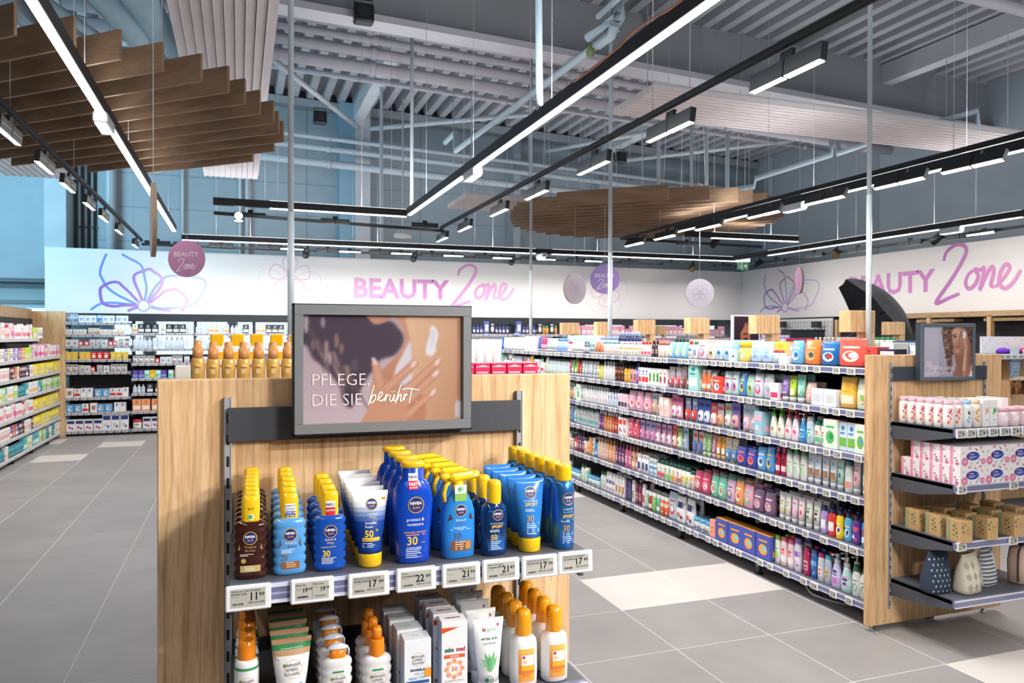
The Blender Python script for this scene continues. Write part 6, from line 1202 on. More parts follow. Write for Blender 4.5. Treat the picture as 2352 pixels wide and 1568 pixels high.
S1 = (0, [('gap', '', '', [], .03, 0, 0), ('pouch', 'EE5A4E', '', ['F8D8C8', 'F2F2F2'], .20, .155, 1, 2), ('pouch', '1E6AAE', '', ['E8E4E0', 'C83A3A'], .15, .135, 1, 2), ('pouch', 'F4803A', '', ['F8B878', '2A5A6E'], .145, .145, 1, 2), ('pouch', '6AB4E6', '', ['CFE6F6', '2A6AB0'], .115, .14, 1), ('box', 'F6F6F6', '', ['E8E8EC', 'D8DCE4'], .08, .04, 1, 4), ('can', 'DCE8F4', 'D83A3A', ['7AA8D8', 'F2D03A'], .045, .08, 2), ('pouch', 'BFDCF2', '', ['A8A0E0', '7AB8F0'], .11, .13, 2, 4), ('jar', 'F6DC6A', 'F8C83A', ['9AD0F0', 'F2E8C0'], .11, .13, 1), ('box', 'BFE0EA', '2A6AA0', ['F2E8D0', '2A6AA0'], .10, .075, 1), ('pouch', 'C8DCE8', '', ['8AC0D8', '2A5A7E'], .10, .13, 2),
 ('pouch', 'F0E4D0', '', ['D8A86A', '3A4A6A'], .09, .12, 1), ('pouch', 'E0D8E8', '', ['E86A8A', '9AD0C8'], .14, .14, 1), ('bottle', 'F2F2EE', '3AA06A', ['4A8AC0', 'E8B03A'], .065, .13, 1), ('bottle', 'F2F2EE', 'D83A3A', ['4A8AC0', 'E8B03A'], .065, .13, 1), ('pouch', '8AC8E8', '', ['F2F2F2', 'F2D03A'], .09, .12, 3), ('can', 'E8D8CE', '9A5A4A', ['F2F0EA', 'B87A5A'], .055, .12, 3), ('bottle', '4A3A3E', '2A2226', ['8A6A6E', 'D8C8CC'], .055, .13, 2), ('bottle', 'F2E8EA', 'E83A4A', ['E84A5A', 'F2B8C0'], .055, .12, 3), ('bottle', 'F0F2F0', 'E8ECEC', ['E8B04A', '5AB08A'], .050, .12, 8), ('bottle', 'F2F4F2', '8AB8C8', ['E8A8A0', '6AA8C8'], .050, .12, 6), ('tube', 'F08A5A', 'F2F2F2', ['F6C8A8', 'E85A2A'], .06, .11, 3), ('tube', 'A8CEDC', 'E8F0F0', ['5A7A8A', 'F2F2F2'], .06, .11, 2),
 ('card', '5A5E66', '', ['C8D0D8', '8AA8C0'], .06, .11, 2), ('tube', 'EDF2EA', 'F0F0F0', ['C8E0B8', 'F2B8C8'], .055, .11, 5), ('bottle', 'F6E0E4', 'E84A6A', ['F2F2F2', 'E8708A'], .055, .11, 2), ('bottle', 'B8D0F4', '8AB0EE', ['6A9AE8', 'E8F0FA'], .055, .14, 5), ('tube', 'EAF4F4', 'F0F6F6', ['A8E0D8', 'F2F2F2'], .055, .14, 5), ('tube', 'E8508A', 'F6E0EA', ['F2F2F2', '4A2A8A'], .055, .15, 3), ('tube', '4A5AB8', 'E8ECF6', ['F2F2F2', '2A3A8E'], .055, .15, 2), ('box', 'F4F8FA', 'F4F8FA', ['CFE4F0', 'F0C8D8'], .06, .16, 6), ('pouch', 'F6FAFA', '', ['E8F2F4', 'CFE0EA'], .12, .15, 7), ('box', '2A6AD0', 'F2F6FA', ['6AA0F0', 'F2F2F2'], .06, .13, 6)])
wl = ['bottom', 'fifth', 'fourth', 'third', 'second', 'top']
for z, S, w_, dp, dg in ((BL[0], S6, 0, 2, 0), (BL[1], S5, 1, 3, 0), (BL[2], S4, 2, 2, 0), (BL[3], S3, 3, 2, 0), (BL[4], S2, 4, 2, 0), (BL[5], S1, 5, 1, 0)):
    n_ = stock(S, PB(z+.001), 'from the near end of baby aisle\'s %s shelf' % wl[w_], '%s shelf of the baby aisle' % wl[w_], parts=True, deep=dp, fill=(6.85 if w_ > 3 else 4.85), hs=(1.06, 1.1, 1.16, 1.13, 1.12, 1.08)[w_])
# deeper stock standing on the top board
S1b = (0, [('box', '2E2A4E', '3A3560', ['F0D8D8', '8A7AA0'], .12, .09, 1), ('box', 'D84A3E', 'E86A5E', ['F2E8E0', 'A82A2A'], .16, .10, 1), ('box', 'C8A07A', 'D8B48E', ['B8906A', 'C8A07A'], .22, .11, 1), ('box', 'D8A8A8', 'E0B0B0', ['E8C8C8', 'C88A8A'], .2, .11, 2), ('box', 'F2C84A', 'F6D86A', ['D8C8E0', 'F2B02A'], .16, .12, 2), ('pouch', '8AB8D0', '', ['E8F0F4', '3A6A9E'], .13, .13, 4), ('can', 'E8D0C0', 'F2B8A0', ['F6E8E0', 'E8A890'], .05, .13, 8), ('bottle', '3A8A80', '1E6A60', ['E8F2F0', 'F2C03A'], .055, .14, 4), ('box', 'C890A8', 'D8A8BC', ['F2D8E0', 'B87A94'], .10, .12, 3), ('box', 'F0B04A', 'F6C86A', ['F2E0C0', 'E8883A'], .07, .11, 4), ('bottle', '16205A', 'B0C4F6', ['3A5AC0', '8AB0F0'], .060, .19, 7), ('bottle', 'DCE8F4', 'A8C0E8', ['8AB0E8', 'F2F2F2'], .05, .15, 8), ('box', 'E8EEF4', 'F2F6FA', ['B8D0E8', 'F2C8D0'], .09, .16, 8)])
stock(S1b, lambda u, k: (BX0+.30+k*.12, BY0+.05+u, 1.466, -PI/2), 'from the near end of the baby aisle\'s raised middle row', 'middle row on top of the baby aisle', parts=True, deep=1, fill=6.6, hs=1.15)
cable_pts = [(3.45, 4.0, .03), (3.42, 3.9, .012), (3.46, 3.75, .008), (3.55, 3.6, .008), (3.6, 3.45, .008)]
put('cable', MB().pipe(catmull(cable_pts, 6), .006, 'E8E8E8', 'satin', 6).mesh('cable'), label='white cable loop lying under the near end of the baby aisle', cat='cable')
# ---------------------------------------------------------------- end unit B
UBX, UBY = 3.795, 3.320
ub = thing('end_display', 'oak gondola end at the right with small poster and four shelves', 'display unit', (UBX, UBY, 0), 0, 'oak gondola ends')
endpanel(ub, 1.006, 1.54, .04, .03)
for s in (-.358, .358): rail_up(ub, s, .12, 1.497, -.008)
ZBS = (1.168, .882, .590, .290)
for i, z in enumerate(ZBS):
    b = MB().box(-.355, .365, -.40, -.004, -.022, 0, '5A5E68', 'powder', cham=.002)
    for sx in (-.355, .356):
        k = len(b.v); 
        for x in (sx, sx+.009):
            for (y, zz) in ((-.004, -.095), (-.004, -.0), (-.40, -.0), (-.40, -.045), (-.2, -.085)): b.v.append((x, y, zz))
        for q in ((0, 1, 2, 3, 4), (9, 8, 7, 6, 5), (1, 0, 5, 6), (2, 1, 6, 7), (3, 2, 7, 8), (4, 3, 8, 9), (0, 4, 9, 5)): b.face([k+j for j in q], lin('4E525C'), 'powder')
    sh = b.obj('shelf', ub); sh.location = (0, 0, z)
    MB().box(-.352, .366, -.4135, -.4005, -.038, -.001, RL, 'rail').box(-.352, .366, -.4155, -.4135, -.008, 0., RLT, 'rail').box(-.352, .366, -.4155, -.4135, -.0395, -.033, RLT, 'rail').obj('label_rail', sh)
    for x in ((-.325, -.255, -.18, -.10, -.02, .06, .14, .22, .30) if i == 0 else (-.315, .05)):
        if i == 3: continue
        tg = tag_mesh(.062, .046); tg.obj('price_tag', sh).location = (x, -.4155, .002)
MB().box(-.355, .355, -.022, -.012, 1.394, 1.474, '39414C', 'powder', cham=.001).obj('crossbar', ub)
im = Img(126, 126).grad('B9B7C8', '9E9AAE', 85)
im.poly([(.0, .0), (.30, .0), (.30, 1.), (.0, 1.)], 'C2C0CE', 3, .5, smooth=False); rs = np.random.RandomState(5)
HC = '6E5148'
im.poly([(.42, -.02), (.95, -.05), (1.05, .2), (1.05, .75), (.92, .72), (.9, .5), (.6, .55), (.58, .80), (.5, .95), (.46, .62), (.42, .45), (.38, .2)], HC, 3)
for i in range(70):
    a, r_ = rs.uniform(-2.9, -.2), rs.uniform(.23, .36); x, y = .66+r_*math.cos(a)*.95, .26+r_*math.sin(a)*.9; im.ell(x, y, .030, .022, rs.choice(['5A4038', '8A6A5A', '4A352E', 'A08272']), 1, .8, rs.rand()*3)
for i in range(40): x, y = .44+rs.rand()*.14, .25+rs.rand()*.45; im.ell(x, y, .028, .02, rs.choice(['5A4038', '8A6A5A', '4A352E', 'A88A7A']), 1, .75, rs.rand()*3)
for i in range(24): x, y = .88+rs.rand()*.12, .08+rs.rand()*.5; im.ell(x, y, .03, .02, rs.choice(['4A352E', '6A4A40', '3A2A26']), 1, .8, rs.rand()*3)
im.poly([(.62, .50), (.82, .45), (.92, .62), (1.0, .8), (.98, 1.02), (.60, 1.02), (.66, .78)], '9C6F5C', 3, c2='7E5547', dirn=(1, 0))
im.poly([(.88, .72), (.97, .74), (1.0, .9), (.98, 1.02), (.86, 1.02)], 'C28E74', 2); im.poly([(.93, 1.0), (.97, .88), (.99, .88), (.99, 1.0)], 'E8E6EA', 1, smooth=False)
im.poly([(.575, .12), (.62, .03), (.72, .0), (.84, .06), (.88, .2), (.86, .42), (.80, .54), (.70, .56), (.63, .46), (.585, .3)], 'C6977F', 2, c2='9C6E5A', dirn=(.8, .6))
im.ell(.66, .10, .09, .06, 'D9AD94', 4, .7); im.ell(.655, .48, .07, .05, 'D4A68C', 4, .5); im.ell(.62, .26, .03, .06, 'CFA088', 3, .5)
im.cap((.585, .165), (.655, .14), .008, .010, '4A3128', 1, .9); im.cap((.75, .115), (.83, .12), .010, .007, '4A3128', 1, .9)
for ex, ey in ((.628, .20), (.785, .175)): im.ell(ex, ey+.005, .036, .020, '8A5E4E', 2, .7); im.ell(ex, ey, .026, .013, 'E8DAD4', 1, .8, -.1); im.ell(ex, ey, .012, .016, '2A1C18', 1, .95); im.cap((ex-.028, ey-.008), (ex+.028, ey-.010), .005, .005, '2A1A16', 1, .9)
im.cap((.70, .16), (.675, .30), .012, .018, 'D8AC92', 2, .6); im.cap((.72, .16), (.715, .30), .008, .012, '8E6352', 2, .55); im.ell(.69, .325, .032, .016, 'B58470', 2, .8); im.ell(.675, .335, .010, .006, '5E3C32', 1, .9); im.ell(.712, .332, .010, .006, '5E3C32', 1, .9)
im.poly([(.64, .415), (.68, .385), (.70, .388), (.74, .365), (.735, .39), (.70, .425), (.66, .44)], 'B5675E', 1); im.cap((.642, .415), (.736, .372), .0035, .0035, '6E3A34', 1, .9)
im.poly([(.82, .60), (.83, .44), (.80, .34), (.80, .20), (.83, .12), (.88, .12), (.92, .25), (.97, .45), (.98, .62), (.95, .80), (.90, 1.02), (.80, 1.02)], 'C0917A', 2, c2='7A5345', dirn=(1, 0))
for p0, p1, c_ in (((.86, .44), (.815, .17), 'D2A58C'), ((.885, .44), (.85, .18), 'C0917A'), ((.915, .46), (.89, .22), 'A87A66'), ((.94, .5), (.93, .30), '8E6454')): im.cap(p0, p1, .020, .014, c_, 1, .95, '6E493C')
im.ell(.825, .155, .042, .075, 'E9E4EA', 2, .95); im.cap((.855, .46), (.82, .86), .020, .032, 'DDB7A2', 3, .7)
pp = thing('poster_frame', 'small grey framed poster of a woman dabbing her face, right gondola end', 'poster', (UBX+.004, UBY-.06, 1.556), 0, 'framed posters on oak ends')
w2, h2 = .207, .163
b = MB().box(-w2, w2, 0, .035, -h2, h2, '333B45', 'powder', cham=.002)
g = '5F6A76'
for a in ((-w2+.002, w2-.002, h2-.022, h2-.002), (-w2+.002, w2-.002, -h2+.002, -h2+.022), (-w2+.002, -w2+.022, -h2+.022, h2-.022), (w2-.022, w2-.002, -h2+.022, h2-.022)): b.box(a[0], a[1], -.006, .002, a[2], a[3], g, 'satin', cham=.001)
b.obj('frame', pp); put('picture', im.mesh('picture', -w2+.022, w2-.022, -h2+.022, h2-.022, -.0015), pp)
fz = lambda u, v: (u, -.0028, v); b = MB()
script(b, 'Pflege', -w2+.034, -h2+.062, .047, .0036, 'F2DDE8', fz, sp=1.05); b.text('IN IHRER', -w2+.142, -h2+.060, .031, 'F2DDE8', fz, 'l', -.006, sx=.92); b.text('REINSTEN FORM.', -w2+.028, -h2+.030, .031, 'F2DDE8', fz, 'l', -.006, sx=.92); b.obj('lettering', pp)
# bottles on shelf one
def uB(x, y): return x, y
def glaze(z, capc, c1, c2, key):
    s = [(0, .023, .023), (.004, .026, .026), (.05, .0275, .0275), (.11, .0255, .0255), (.118, .0215, .0215), (.122, .0205, .0205)]
    bm = MB().loft(s, 20, 'F6F2F0', 'gloss'); fn = on_loft(s); F_ = lambda e: (lambda a, q: fn(a, q, e))
    L = MB(); L.rect(-.010, .016, .02, .105, c1, F_(.0005), nu=5)
    r = random.Random(key)
    for k in range(9): L.disc(r.uniform(-.006, .013), .03+k*.0085, .006, .006, r.choice(c2), F_(.0008), seg=7)
    c = MB().loft([(.121, .0212, .0212), (.123, .0225, .0225), (.142, .0225, .0225), (.144, .021, .021)], 20, capc, 'gloss')
    return [('bottle_body', bm.mesh('bottle_body'), [('label_print', L.mesh('label_print'))]), ('cap', c.mesh('cap'), [])]
P_ = glaze(0, 'F2C8D6', 'F6D8D4', ['D84A5A', 'E88A9A', 'C83A5A', 'F0A878'], 1)
for i in range(6):
    for q in range(2): product('body_lotion', 'blossom lotion bottle with pink cap on the right gondola end', 'lotion bottle', 'pink capped lotion bottles', P_, [(3.478+q*.058, 3.262-i*.0565, ZBS[0])], rot=-.75, row_words=lambda _, i=i, q=q: '%s from the front%s' % (nth(5-i), ' inside' if q else ''))
for i, (cc, c1, c2, wd) in enumerate((('A8CEF2', 'D8E8F4', ['5A3A2A', 'F2F2F2', '8AB8E0'], 'pale blue'), ('F2CBA8', 'F6E4C8', ['E8A83A', 'D88A2A', 'F2D08A'], 'peach'))):
    product('body_lotion', 'body lotion bottle with %s cap on the right gondola end' % wd, 'lotion bottle', '%s capped lotion bottles' % wd, glaze(0, cc, c1, c2, 5+i), rowpos(3.592+.062*i, 2.972, ZBS[0], 4, .07), rot=-.55, row_words=rows(4))
for i, (c2, wd) in enumerate((('F2B08A', 'peach print'), ('5AB05A', 'green leaf print'), ('D8D8D8', 'plain print'))):
    bx = MB().box(-.026, .026, -.022, .022, 0, .142, 'F7F5F4', 'paper', cham=.0015, cols={'Z': 'FFFFFF'}); f = lambda u, v: (u, -.0226, v)
    bx.disc(.006, .085, .012, .014, c2, f, seg=7); bx.disc(-.004, .07, .006, .006, c2, f, seg=6); bx.rect(-.024, .024, .10, .101, 'C8C8C8', f); bx.disc(0, .035, .003, .003, '6A6A6A', f, seg=8); bx.disc(.009, .035, .003, .003, '6A6A6A', f, seg=8); bx.rect(-.024, .024, .018, .019, 'D8D8D8', f)
    product('lotion_carton', 'white skincare carton with %s on the right gondola end' % wd, 'box', 'white skincare cartons', [('carton', bx.mesh('carton'), [])], rowpos(3.712+.056*i+(.09 if i == 2 else 0), 2.975+(.05 if i == 2 else 0), ZBS[0], 3, .055), row_words=rows(3))
P_ = [('jar_body', MB().loft([(0, .034, .034), (.003, .036, .036), (.075, .036, .036), (.078, .034, .034)], 24, 'F6DDE4', 'gloss').rect(-.02, .02, .03, .055, 'FBF0F2', lambda u, v: on_loft([(0, .036, .036), (.1, .036, .036)])(u, v, .0006), nu=5).mesh('jar_body'), []), ('lid', MB().loft([(.078, .0365, .0365), (.100, .0365, .0365), (.102, .034, .034)], 24, 'F4C0D0', 'gloss').mesh('lid'), [])]
product('cream_jar', 'pink cream jar on the right gondola end', 'jar', 'pink cream jars', P_, [(3.832, 2.965, ZBS[0]), (3.91, 2.965, ZBS[0]), (3.99, 2.965, ZBS[0])], row_words=rows(3))
# tissue boxes
b = MB().box(-.085, .085, -.030, .030, 0, .098, 'E9E4E6', 'paper', cham=.001, cols={'x': 'F4EDF0'})
f = lambda u, v: (u, -.0306, v); f2 = lambda u, v: (u, -.0310, v); f3 = lambda u, v: (u, -.0314, v)
for x, z, r_ in ((-.055, .018, .022), (-.02, .090, .011), (.07, .020, .016), (.055, .092, .01)): b.disc(x, max(z, r_+.0) if z < .05 else .098-r_*.6, r_, r_*.6 if z > .05 else r_, 'D87AA0', f, seg=11); b.disc(x, max(z, r_) if z < .05 else .098-r_*.6, r_*.5, r_*.35, 'E8A8C4', f2, seg=9)
for x, z, a in ((.045, .03, .8), (.030, .014, .6), (-.012, .012, 1.1), (.068, .07, 2.2), (.02, .085, 2.4)): b.poly([(x-.014*math.cos(a), z-.012*math.sin(a)), (x-.003*math.sin(a), z+.004*math.cos(a)), (x+.014*math.cos(a), min(.097, z+.012*math.sin(a))), (x+.003*math.sin(a), z-.004*math.cos(a))][::-1], '8E8C92', f2)
for x, z in ((-.065, .07), (.025, .08), (-.04, .042)): b.disc(x, z, .006, .005, 'D8A84A', f2, seg=5)
b.disc(.0, .050, .044, .022, '16389A', f2, seg=26); b.rect(-.028, -.019, .055, .064, 'F24A7A', f3); b.text('HOME', -.004, .0555, .0085, 'FFFFFF', f3, 'c', .01); b.text('TASCHENTÜCHER', -.003, .0445, .0060, 'FFFFFF', f3, 'c', .02); b.rect(-.026, .010, .038, .040, 'E8ECF6', f3); b.rect(.027, .036, .040, .060, '4A6AC0', f3)
fx = lambda u, v: (-.0856, -u, v)
b.rect(-.0295, -.013, .001, .097, 'F29AB8', fx); b.disc(.012, .012, .012, .010, 'D87AA0', fx, seg=9)
for x, z, a in ((.0, .04, .7), (.008, .028, .5), (-.006, .075, 1.8)): b.poly([(x-.010*math.cos(a), z-.008*math.sin(a)), (x-.004*math.sin(a), z+.004*math.cos(a)), (x+.010*math.cos(a), z+.008*math.sin(a)), (x+.004*math.sin(a), z-.004*math.cos(a))][::-1], '77757C', fx)
tb = b.mesh('carton')
for lv in range(2):
    for i in range(6 - lv):
        for q in range(4):
            if i > 1 and q > 0 and lv == 0 and False: continue
            put('tissue_box', tb, None, (3.545+q*.1715+lv*.004, 2.925+i*.0615, ZBS[1]+lv*.0985), rnd.uniform(-.02, .02), label='pink floral tissue box, %s layer, %s column, %s from the shelf front' % (('lower', 'upper')[lv], nth(q), nth(i)), cat='box', group='floral tissue boxes')
# cardboard gift boxes
b = MB().box(-.037, .037, -.046, .046, 0, .112, 'C9A472', 'paper', cham=.001, cols={'Z': 'B8935F'}); f = lambda u, v: (-.0376, -u, v)
b.rect(-.0455, -.022, .001, .111, '9AA07A', f)
for x, z, r_ in ((.002, .080, .008), (.016, .070, .006), (.001, .058, .006), (.018, .048, .008), (.002, .034, .006), (.014, .092, .005), (.022, .03, .005)): b.disc(x, z, r_, r_*.9, '5E7A52', f, seg=7)
fx = lambda u, v: (u, -.0466, v)
for x, z, r_ in ((-.026, .080, .008), (-.022, .056, .007), (-.012, .092, .006)): b.disc(x, z, r_, r_, '6E7E52', fx, seg=7)
b.text('natur', .010, .062, .014, '9A7A4A', fx); b.rect(-.008, .026, .050, .052, 'A8864E', fx); b.rect(-.004, .022, .042, .044, 'A8864E', fx)
cbm = b.mesh('carton')
g0 = onz(2209, 1248, ZBS[2])
for cx_ in range(4):
    for ry_ in range(3):
        put('gift_box', cbm, None, (g0[0]+.037+cx_*.185+rnd.uniform(-.006, .006), g0[1]+.046+ry_*.128, ZBS[2]), rnd.uniform(-.05, .05)-.03, label='kraft cardboard gift box, %s column from the left, %s from the shelf front' % (nth(cx_), nth(ry_)), cat='box', group='kraft gift boxes')
# cloth bags
def cloth_bag(label, x, y, w_, d, h, col, art, rot, group='cloth pouches'):
    t = thing('cloth_bag', label, 'bag', (x, y, ZBS[3]), rot, group)
    s = [(0, w_*.44, d*.44, 3.5), (.006, w_*.50, d*.5, 3.5), (h*.12, w_*.52, d*.53, 3.), (h*.35, w_*.51, d*.5, 2.8, .002), (h*.6, w_*.49, d*.40, 2.6, .006), (h*.85, w_*.44, d*.20, 2.6, .012), (h*.97, w_*.40, d*.06, 3., .014), (h, w_*.385, d*.03, 3., .014)]
    b = MB().loft(s, 22, col, 'fabric'); fn = on_loft(s); art(b, lambda e: (lambda u, v: fn(u, v, e)), w_, h); b.obj('bag_body', t)
    MB().pipe([(-w_*.27, 0, h*.99), (0, -.004, h*1.005), (w_*.27, 0, h*.99)], .003, '2A2A2E', 'matte', 6).pipe([(w_*.28, 0, h*.98), (w_*.34, -.01, h*.90)], .004, '1E1E22', 'matte', 6).obj('zip', t)
def dots(b, F_, w_, h):
    for i in range(7):
        for j in range(-2, 3): b.disc(j*w_*.18+(i % 2)*w_*.09, h*.08+i*h*.125, .0045, .005, 'D8E0E8', F_(.0010), seg=5); b.rect(j*w_*.18+(i % 2)*w_*.09-.001, j*w_*.18+(i % 2)*w_*.09+.001, h*.08+i*h*.125-.009, h*.08+i*h*.125, 'B8C4D0', F_(.0011))
def diam(b, F_, w_, h):
    for i in range(3):
        for j in (-1, 0, 1):
            for r_ in (.018, .011, .005): b.stroke([(j*w_*.3+r_*.8*a, h*(.18+i*.27)+r_*1.3*c) for a, c in ((1, 0), (.5, .5), (0, 1), (-.5, .5), (-1, 0), (-.5, -.5), (0, -1), (.5, -.5))], .0012, '4A4A4E', F_(.0010), closed=True, k=1)
def strp(b, F_, w_, h):
    for i in range(9): b.rect(-w_*.46, w_*.46, h*(.06+i*.1), h*(.105+i*.1), '5E6A78', F_(.0010), nu=8)
cloth_bag('navy cloth pouch with pale anchor print on the bottom shelf', onz(2161, 1362, ZBS[3])[0], onz(2161, 1362, ZBS[3])[1]+.035, .15, .10, .215, '2E3D50', dots, -.1)
cloth_bag('cream cloth pouch with black diamond pattern, beside the navy one', onz(2232, 1362, ZBS[3])[0], onz(2232, 1362, ZBS[3])[1]+.03, .15, .10, .205, 'E4DBC6', diam, .15)
cloth_bag('grey and white striped cloth pouch behind the diamond one', onz(2288, 1350, ZBS[3])[0], onz(2288, 1350, ZBS[3])[1]+.07, .125, .09, .20, 'E9E9EA', strp, .1)
t = thing('toiletry_bag', 'dusty pink zipped toiletry bag at the picture edge', 'bag', (4.09, 3.03, ZBS[3]), .25)
MB().loft([(0, .085, .045, 3.5), (.01, .095, .052, 3.5), (.12, .098, .055, 3.5), (.19, .085, .05, 3.), (.205, .06, .03, 3.)], 24, 'DCBCA8', 'fabric').obj('bag_body', t)
MB().pipe(catmull([(-.099, -.02, .02), (-.101, -.02, .12), (-.085, -.02, .19), (0, -.01, .208), (.085, -.02, .19)], 5), .004, '3A3436', 'matte', 6).pipe(catmull([(-.04, 0, .20), (-.02, 0, .235), (.03, 0, .235), (.05, 0, .2)], 4), .006, '2A2628', 'matte', 6).obj('zip', t)
# ================================================================== FAR SHELVING, fused packs (a few pixels each)
def join_into(bmx, mats, me, x, y, z, rot):
    import bmesh
    n0 = len(bmx.faces); v0 = len(bmx.verts); bmx.from_mesh(me); bmx.faces.ensure_lookup_table(); bmx.verts.ensure_lookup_table()
    mp_ = []
    for m_ in me.materials:
        if m_ not in mats: mats.append(m_)
        mp_.append(mats.index(m_))
    for f in bmx.faces[n0:]: f.material_index = mp_[f.material_index]
    bmesh.ops.transform(bmx, matrix=Matrix.Translation((x, y, z)) @ Matrix.Rotation(rot, 4, 'Z'), verts=bmx.verts[v0:])
def row_of(spec_list, u0, u1, place, words, group, r, hs=1., heap=None):
    """fill a stretch of shelf with packs drawn from a palette of kinds"""
    u, i = u0, 0
    while u < u1-.03:
        kind, body, cap, acc, w_, h, n = r.choice(spec_list)
        for _ in range(r.randint(1, n)):
            if u+w_ > u1: break
            x, y, z, rot = place(u+w_/2); me = fused(kind, w_, round(h*hs, 3), body, cap, acc)
            if heap is not None: join_into(heap[0], heap[1], me, x, y, z, rot+r.uniform(-.06, .06)); u += w_+.004; continue
            lab = '%s %s, %s %s' % (cname(body), NAMES[kind][1], nth(i), words)
            put(NAMES[kind][0], me, None, (x, y, z), rot+r.uniform(-.06, .06), lab, NAMES[kind][1], group); u += w_+.004; i += 1
        u += r.choice((0, 0, .01, .02))
BLUE = [('box', 'F2F4F6', '3A7AC0', ['3A8AD0', '9AC4EC'], .075, .13, 3), ('box', '5A9ADC', 'E8EEF4', ['F2F4F8', '2A5AA8'], .08, .12, 2), ('box', 'F6F8FA', 'F2F2F2', ['C8D8E8', '6A9AC8'], .085, .11, 3), ('card', 'EDF0F4', '', ['8AB8E0', '2A5AA0'], .08, .13, 2)]
SKIN = [('box', 'F2E8E0', 'E8DCD4', ['E8B898', 'F6F0EA'], .085, .08, 3), ('card', 'F6F2EE', '', ['E8B48A', 'D8C8C0'], .08, .10, 2), ('box', 'E8ECF0', 'F0F0F0', ['E8C0A0', '8AB0D8'], .09, .08, 2)]
CARE = [('box', 'F0EEEE', 'E8E8E8', ['5A8AB0', 'C8C8C8'], .085, .10, 2), ('pouch', 'E4E0E0', '', ['A8B8C8', '6A7A8A'], .09, .11, 2), ('card', 'F0F0F2', '', ['D8D0D0', '8A4A3A'], .08, .12, 2), ('box', 'E83A34', 'E83A34', ['F6F2F2', 'D8D8D8'], .06, .08, 1)]
REDS = [('box', 'D8281E', 'D8281E', ['F2F2F2', 'F6E8E8'], .085, .12, 3), ('box', 'F4F2F2', 'D8281E', ['D8281E', '2A4A9E'], .085, .12, 2), ('pouch', 'E8E8E2', '', ['9AB89A', 'C8C8C0'], .09, .12, 1), ('box', 'F0D048', 'F0D048', ['E8A82A', 'F6F0C8'], .08, .12, 2)]
HYG = [('box', 'F2F2F6', '1F3C8E', ['F2F2F2', '2A4A9E'], .085, .15, 3), ('box', 'F4F4F6', 'D8281E', ['D8281E', '2A4A9E'], .09, .14, 2), ('box', '5AA0DC', 'F2F4F8', ['F4F6F8', '3A7AC0'], .11, .13, 2), ('box', 'F2F2F2', 'E83A3A', ['E8A888', '2A4A9E'], .10, .15, 1)]
LOW = [('box', 'F0F0F4', '1F3470', ['1F3470', 'E8408A'], .125, .19, 5), ('box', 'F0F0F4', '1F3470', ['2A3A8E', 'C8C8D8'], .125, .27, 2), ('jar', 'E8E4E8', 'D83A4A', ['F2F2F2', '3A3A4E'], .14, .15, 1)]
WHT = [('bottle', 'EEF4FA', 'F4F6F8', ['CFE0F2', '8AC0E8'], .07, .20, 4), ('box', 'F0F4F8', 'D8E8F4', ['B8D4EC', 'F2F2F2'], .075, .18, 3)]
COL = [('box', 'F6C41A', 'F6C41A', ['F2A81A', 'F6E48A'], .085, .13, 2), ('box', '3A4AA8', '3A4AA8', ['8A9AE0', 'E83A7A'], .085, .13, 2), ('box', 'E88A3A', 'E88A3A', ['F6D8A8', 'D8602A'], .08, .13, 2), ('box', 'C88AD0', 'E0B8E8', ['F2F2F2', '7A3AA0'], .08, .13, 2), ('box', '8AD8C8', 'B8E8E0', ['F2F2F2', '3A9A8A'], .08, .13, 1)]
ORN = [('box', 'F2A878', 'F2C8A8', ['F6F0EA', 'E86A2A'], .13, .20, 2), ('box', 'F6F2F0', 'F2F2F2', ['E83A2A', 'F0A87A'], .12, .20, 2)]
MIX = [('box', 'F4F2EE', 'F0F0F0', ['8AC08A', 'E8D0C8'], .09, .15, 2), ('box', '2A2A30', '2A2A30', ['E8E8EC', 'B8C0C8'], .10, .15, 3), ('box', 'F6E8E0', 'F6F0EA', ['E8A87A', '8AC07A'], .08, .15, 3), ('bottle', 'F2F6FA', 'D8E4EC', ['9AC8E8', 'E8E8F0'], .06, .14, 3)]
DARK = [('box', '2E3036', '2A2A30', ['E8ECF0', 'A8C8E0'], .105, .25, 2), ('box', '5A6AA8', '4A5A98', ['E0E4F6', 'B8C0E8'], .10, .25, 1), ('flip', '3A4474', '2A3260', ['C8D0E8', 'F2A8B8'], .07, .17, 4), ('can', 'E88A2A', '2A8A5A', ['F6D8A8', '3A5A2A'], .07, .17, 1)]
PNK = [('box', 'E8A8BC', 'F2C8D4', ['F6E4EA', 'C87A9A'], .10, .18, 3), ('box', 'F4ECEE', 'F6F2F2', ['E85A6A', 'E8B8C0'], .09, .14, 3), ('box', 'C88AA0', 'D8A0B4', ['E8C0CC', 'A86A84'], .12, .12, 2)]
FY = 14.05
LV1 = [(.083, LOW), (.385, HYG), (.63, HYG), (1.045, CARE), (1.25, REDS), (1.47, CARE), (1.66, SKIN), (1.855, BLUE)]
LV2 = [(.09, LOW), (.38, ORN), (.68, MIX), (.93, COL), (1.18, CARE), (1.42, WHT), (1.68, MIX)]
U_ = .97
r6 = random.Random(21)
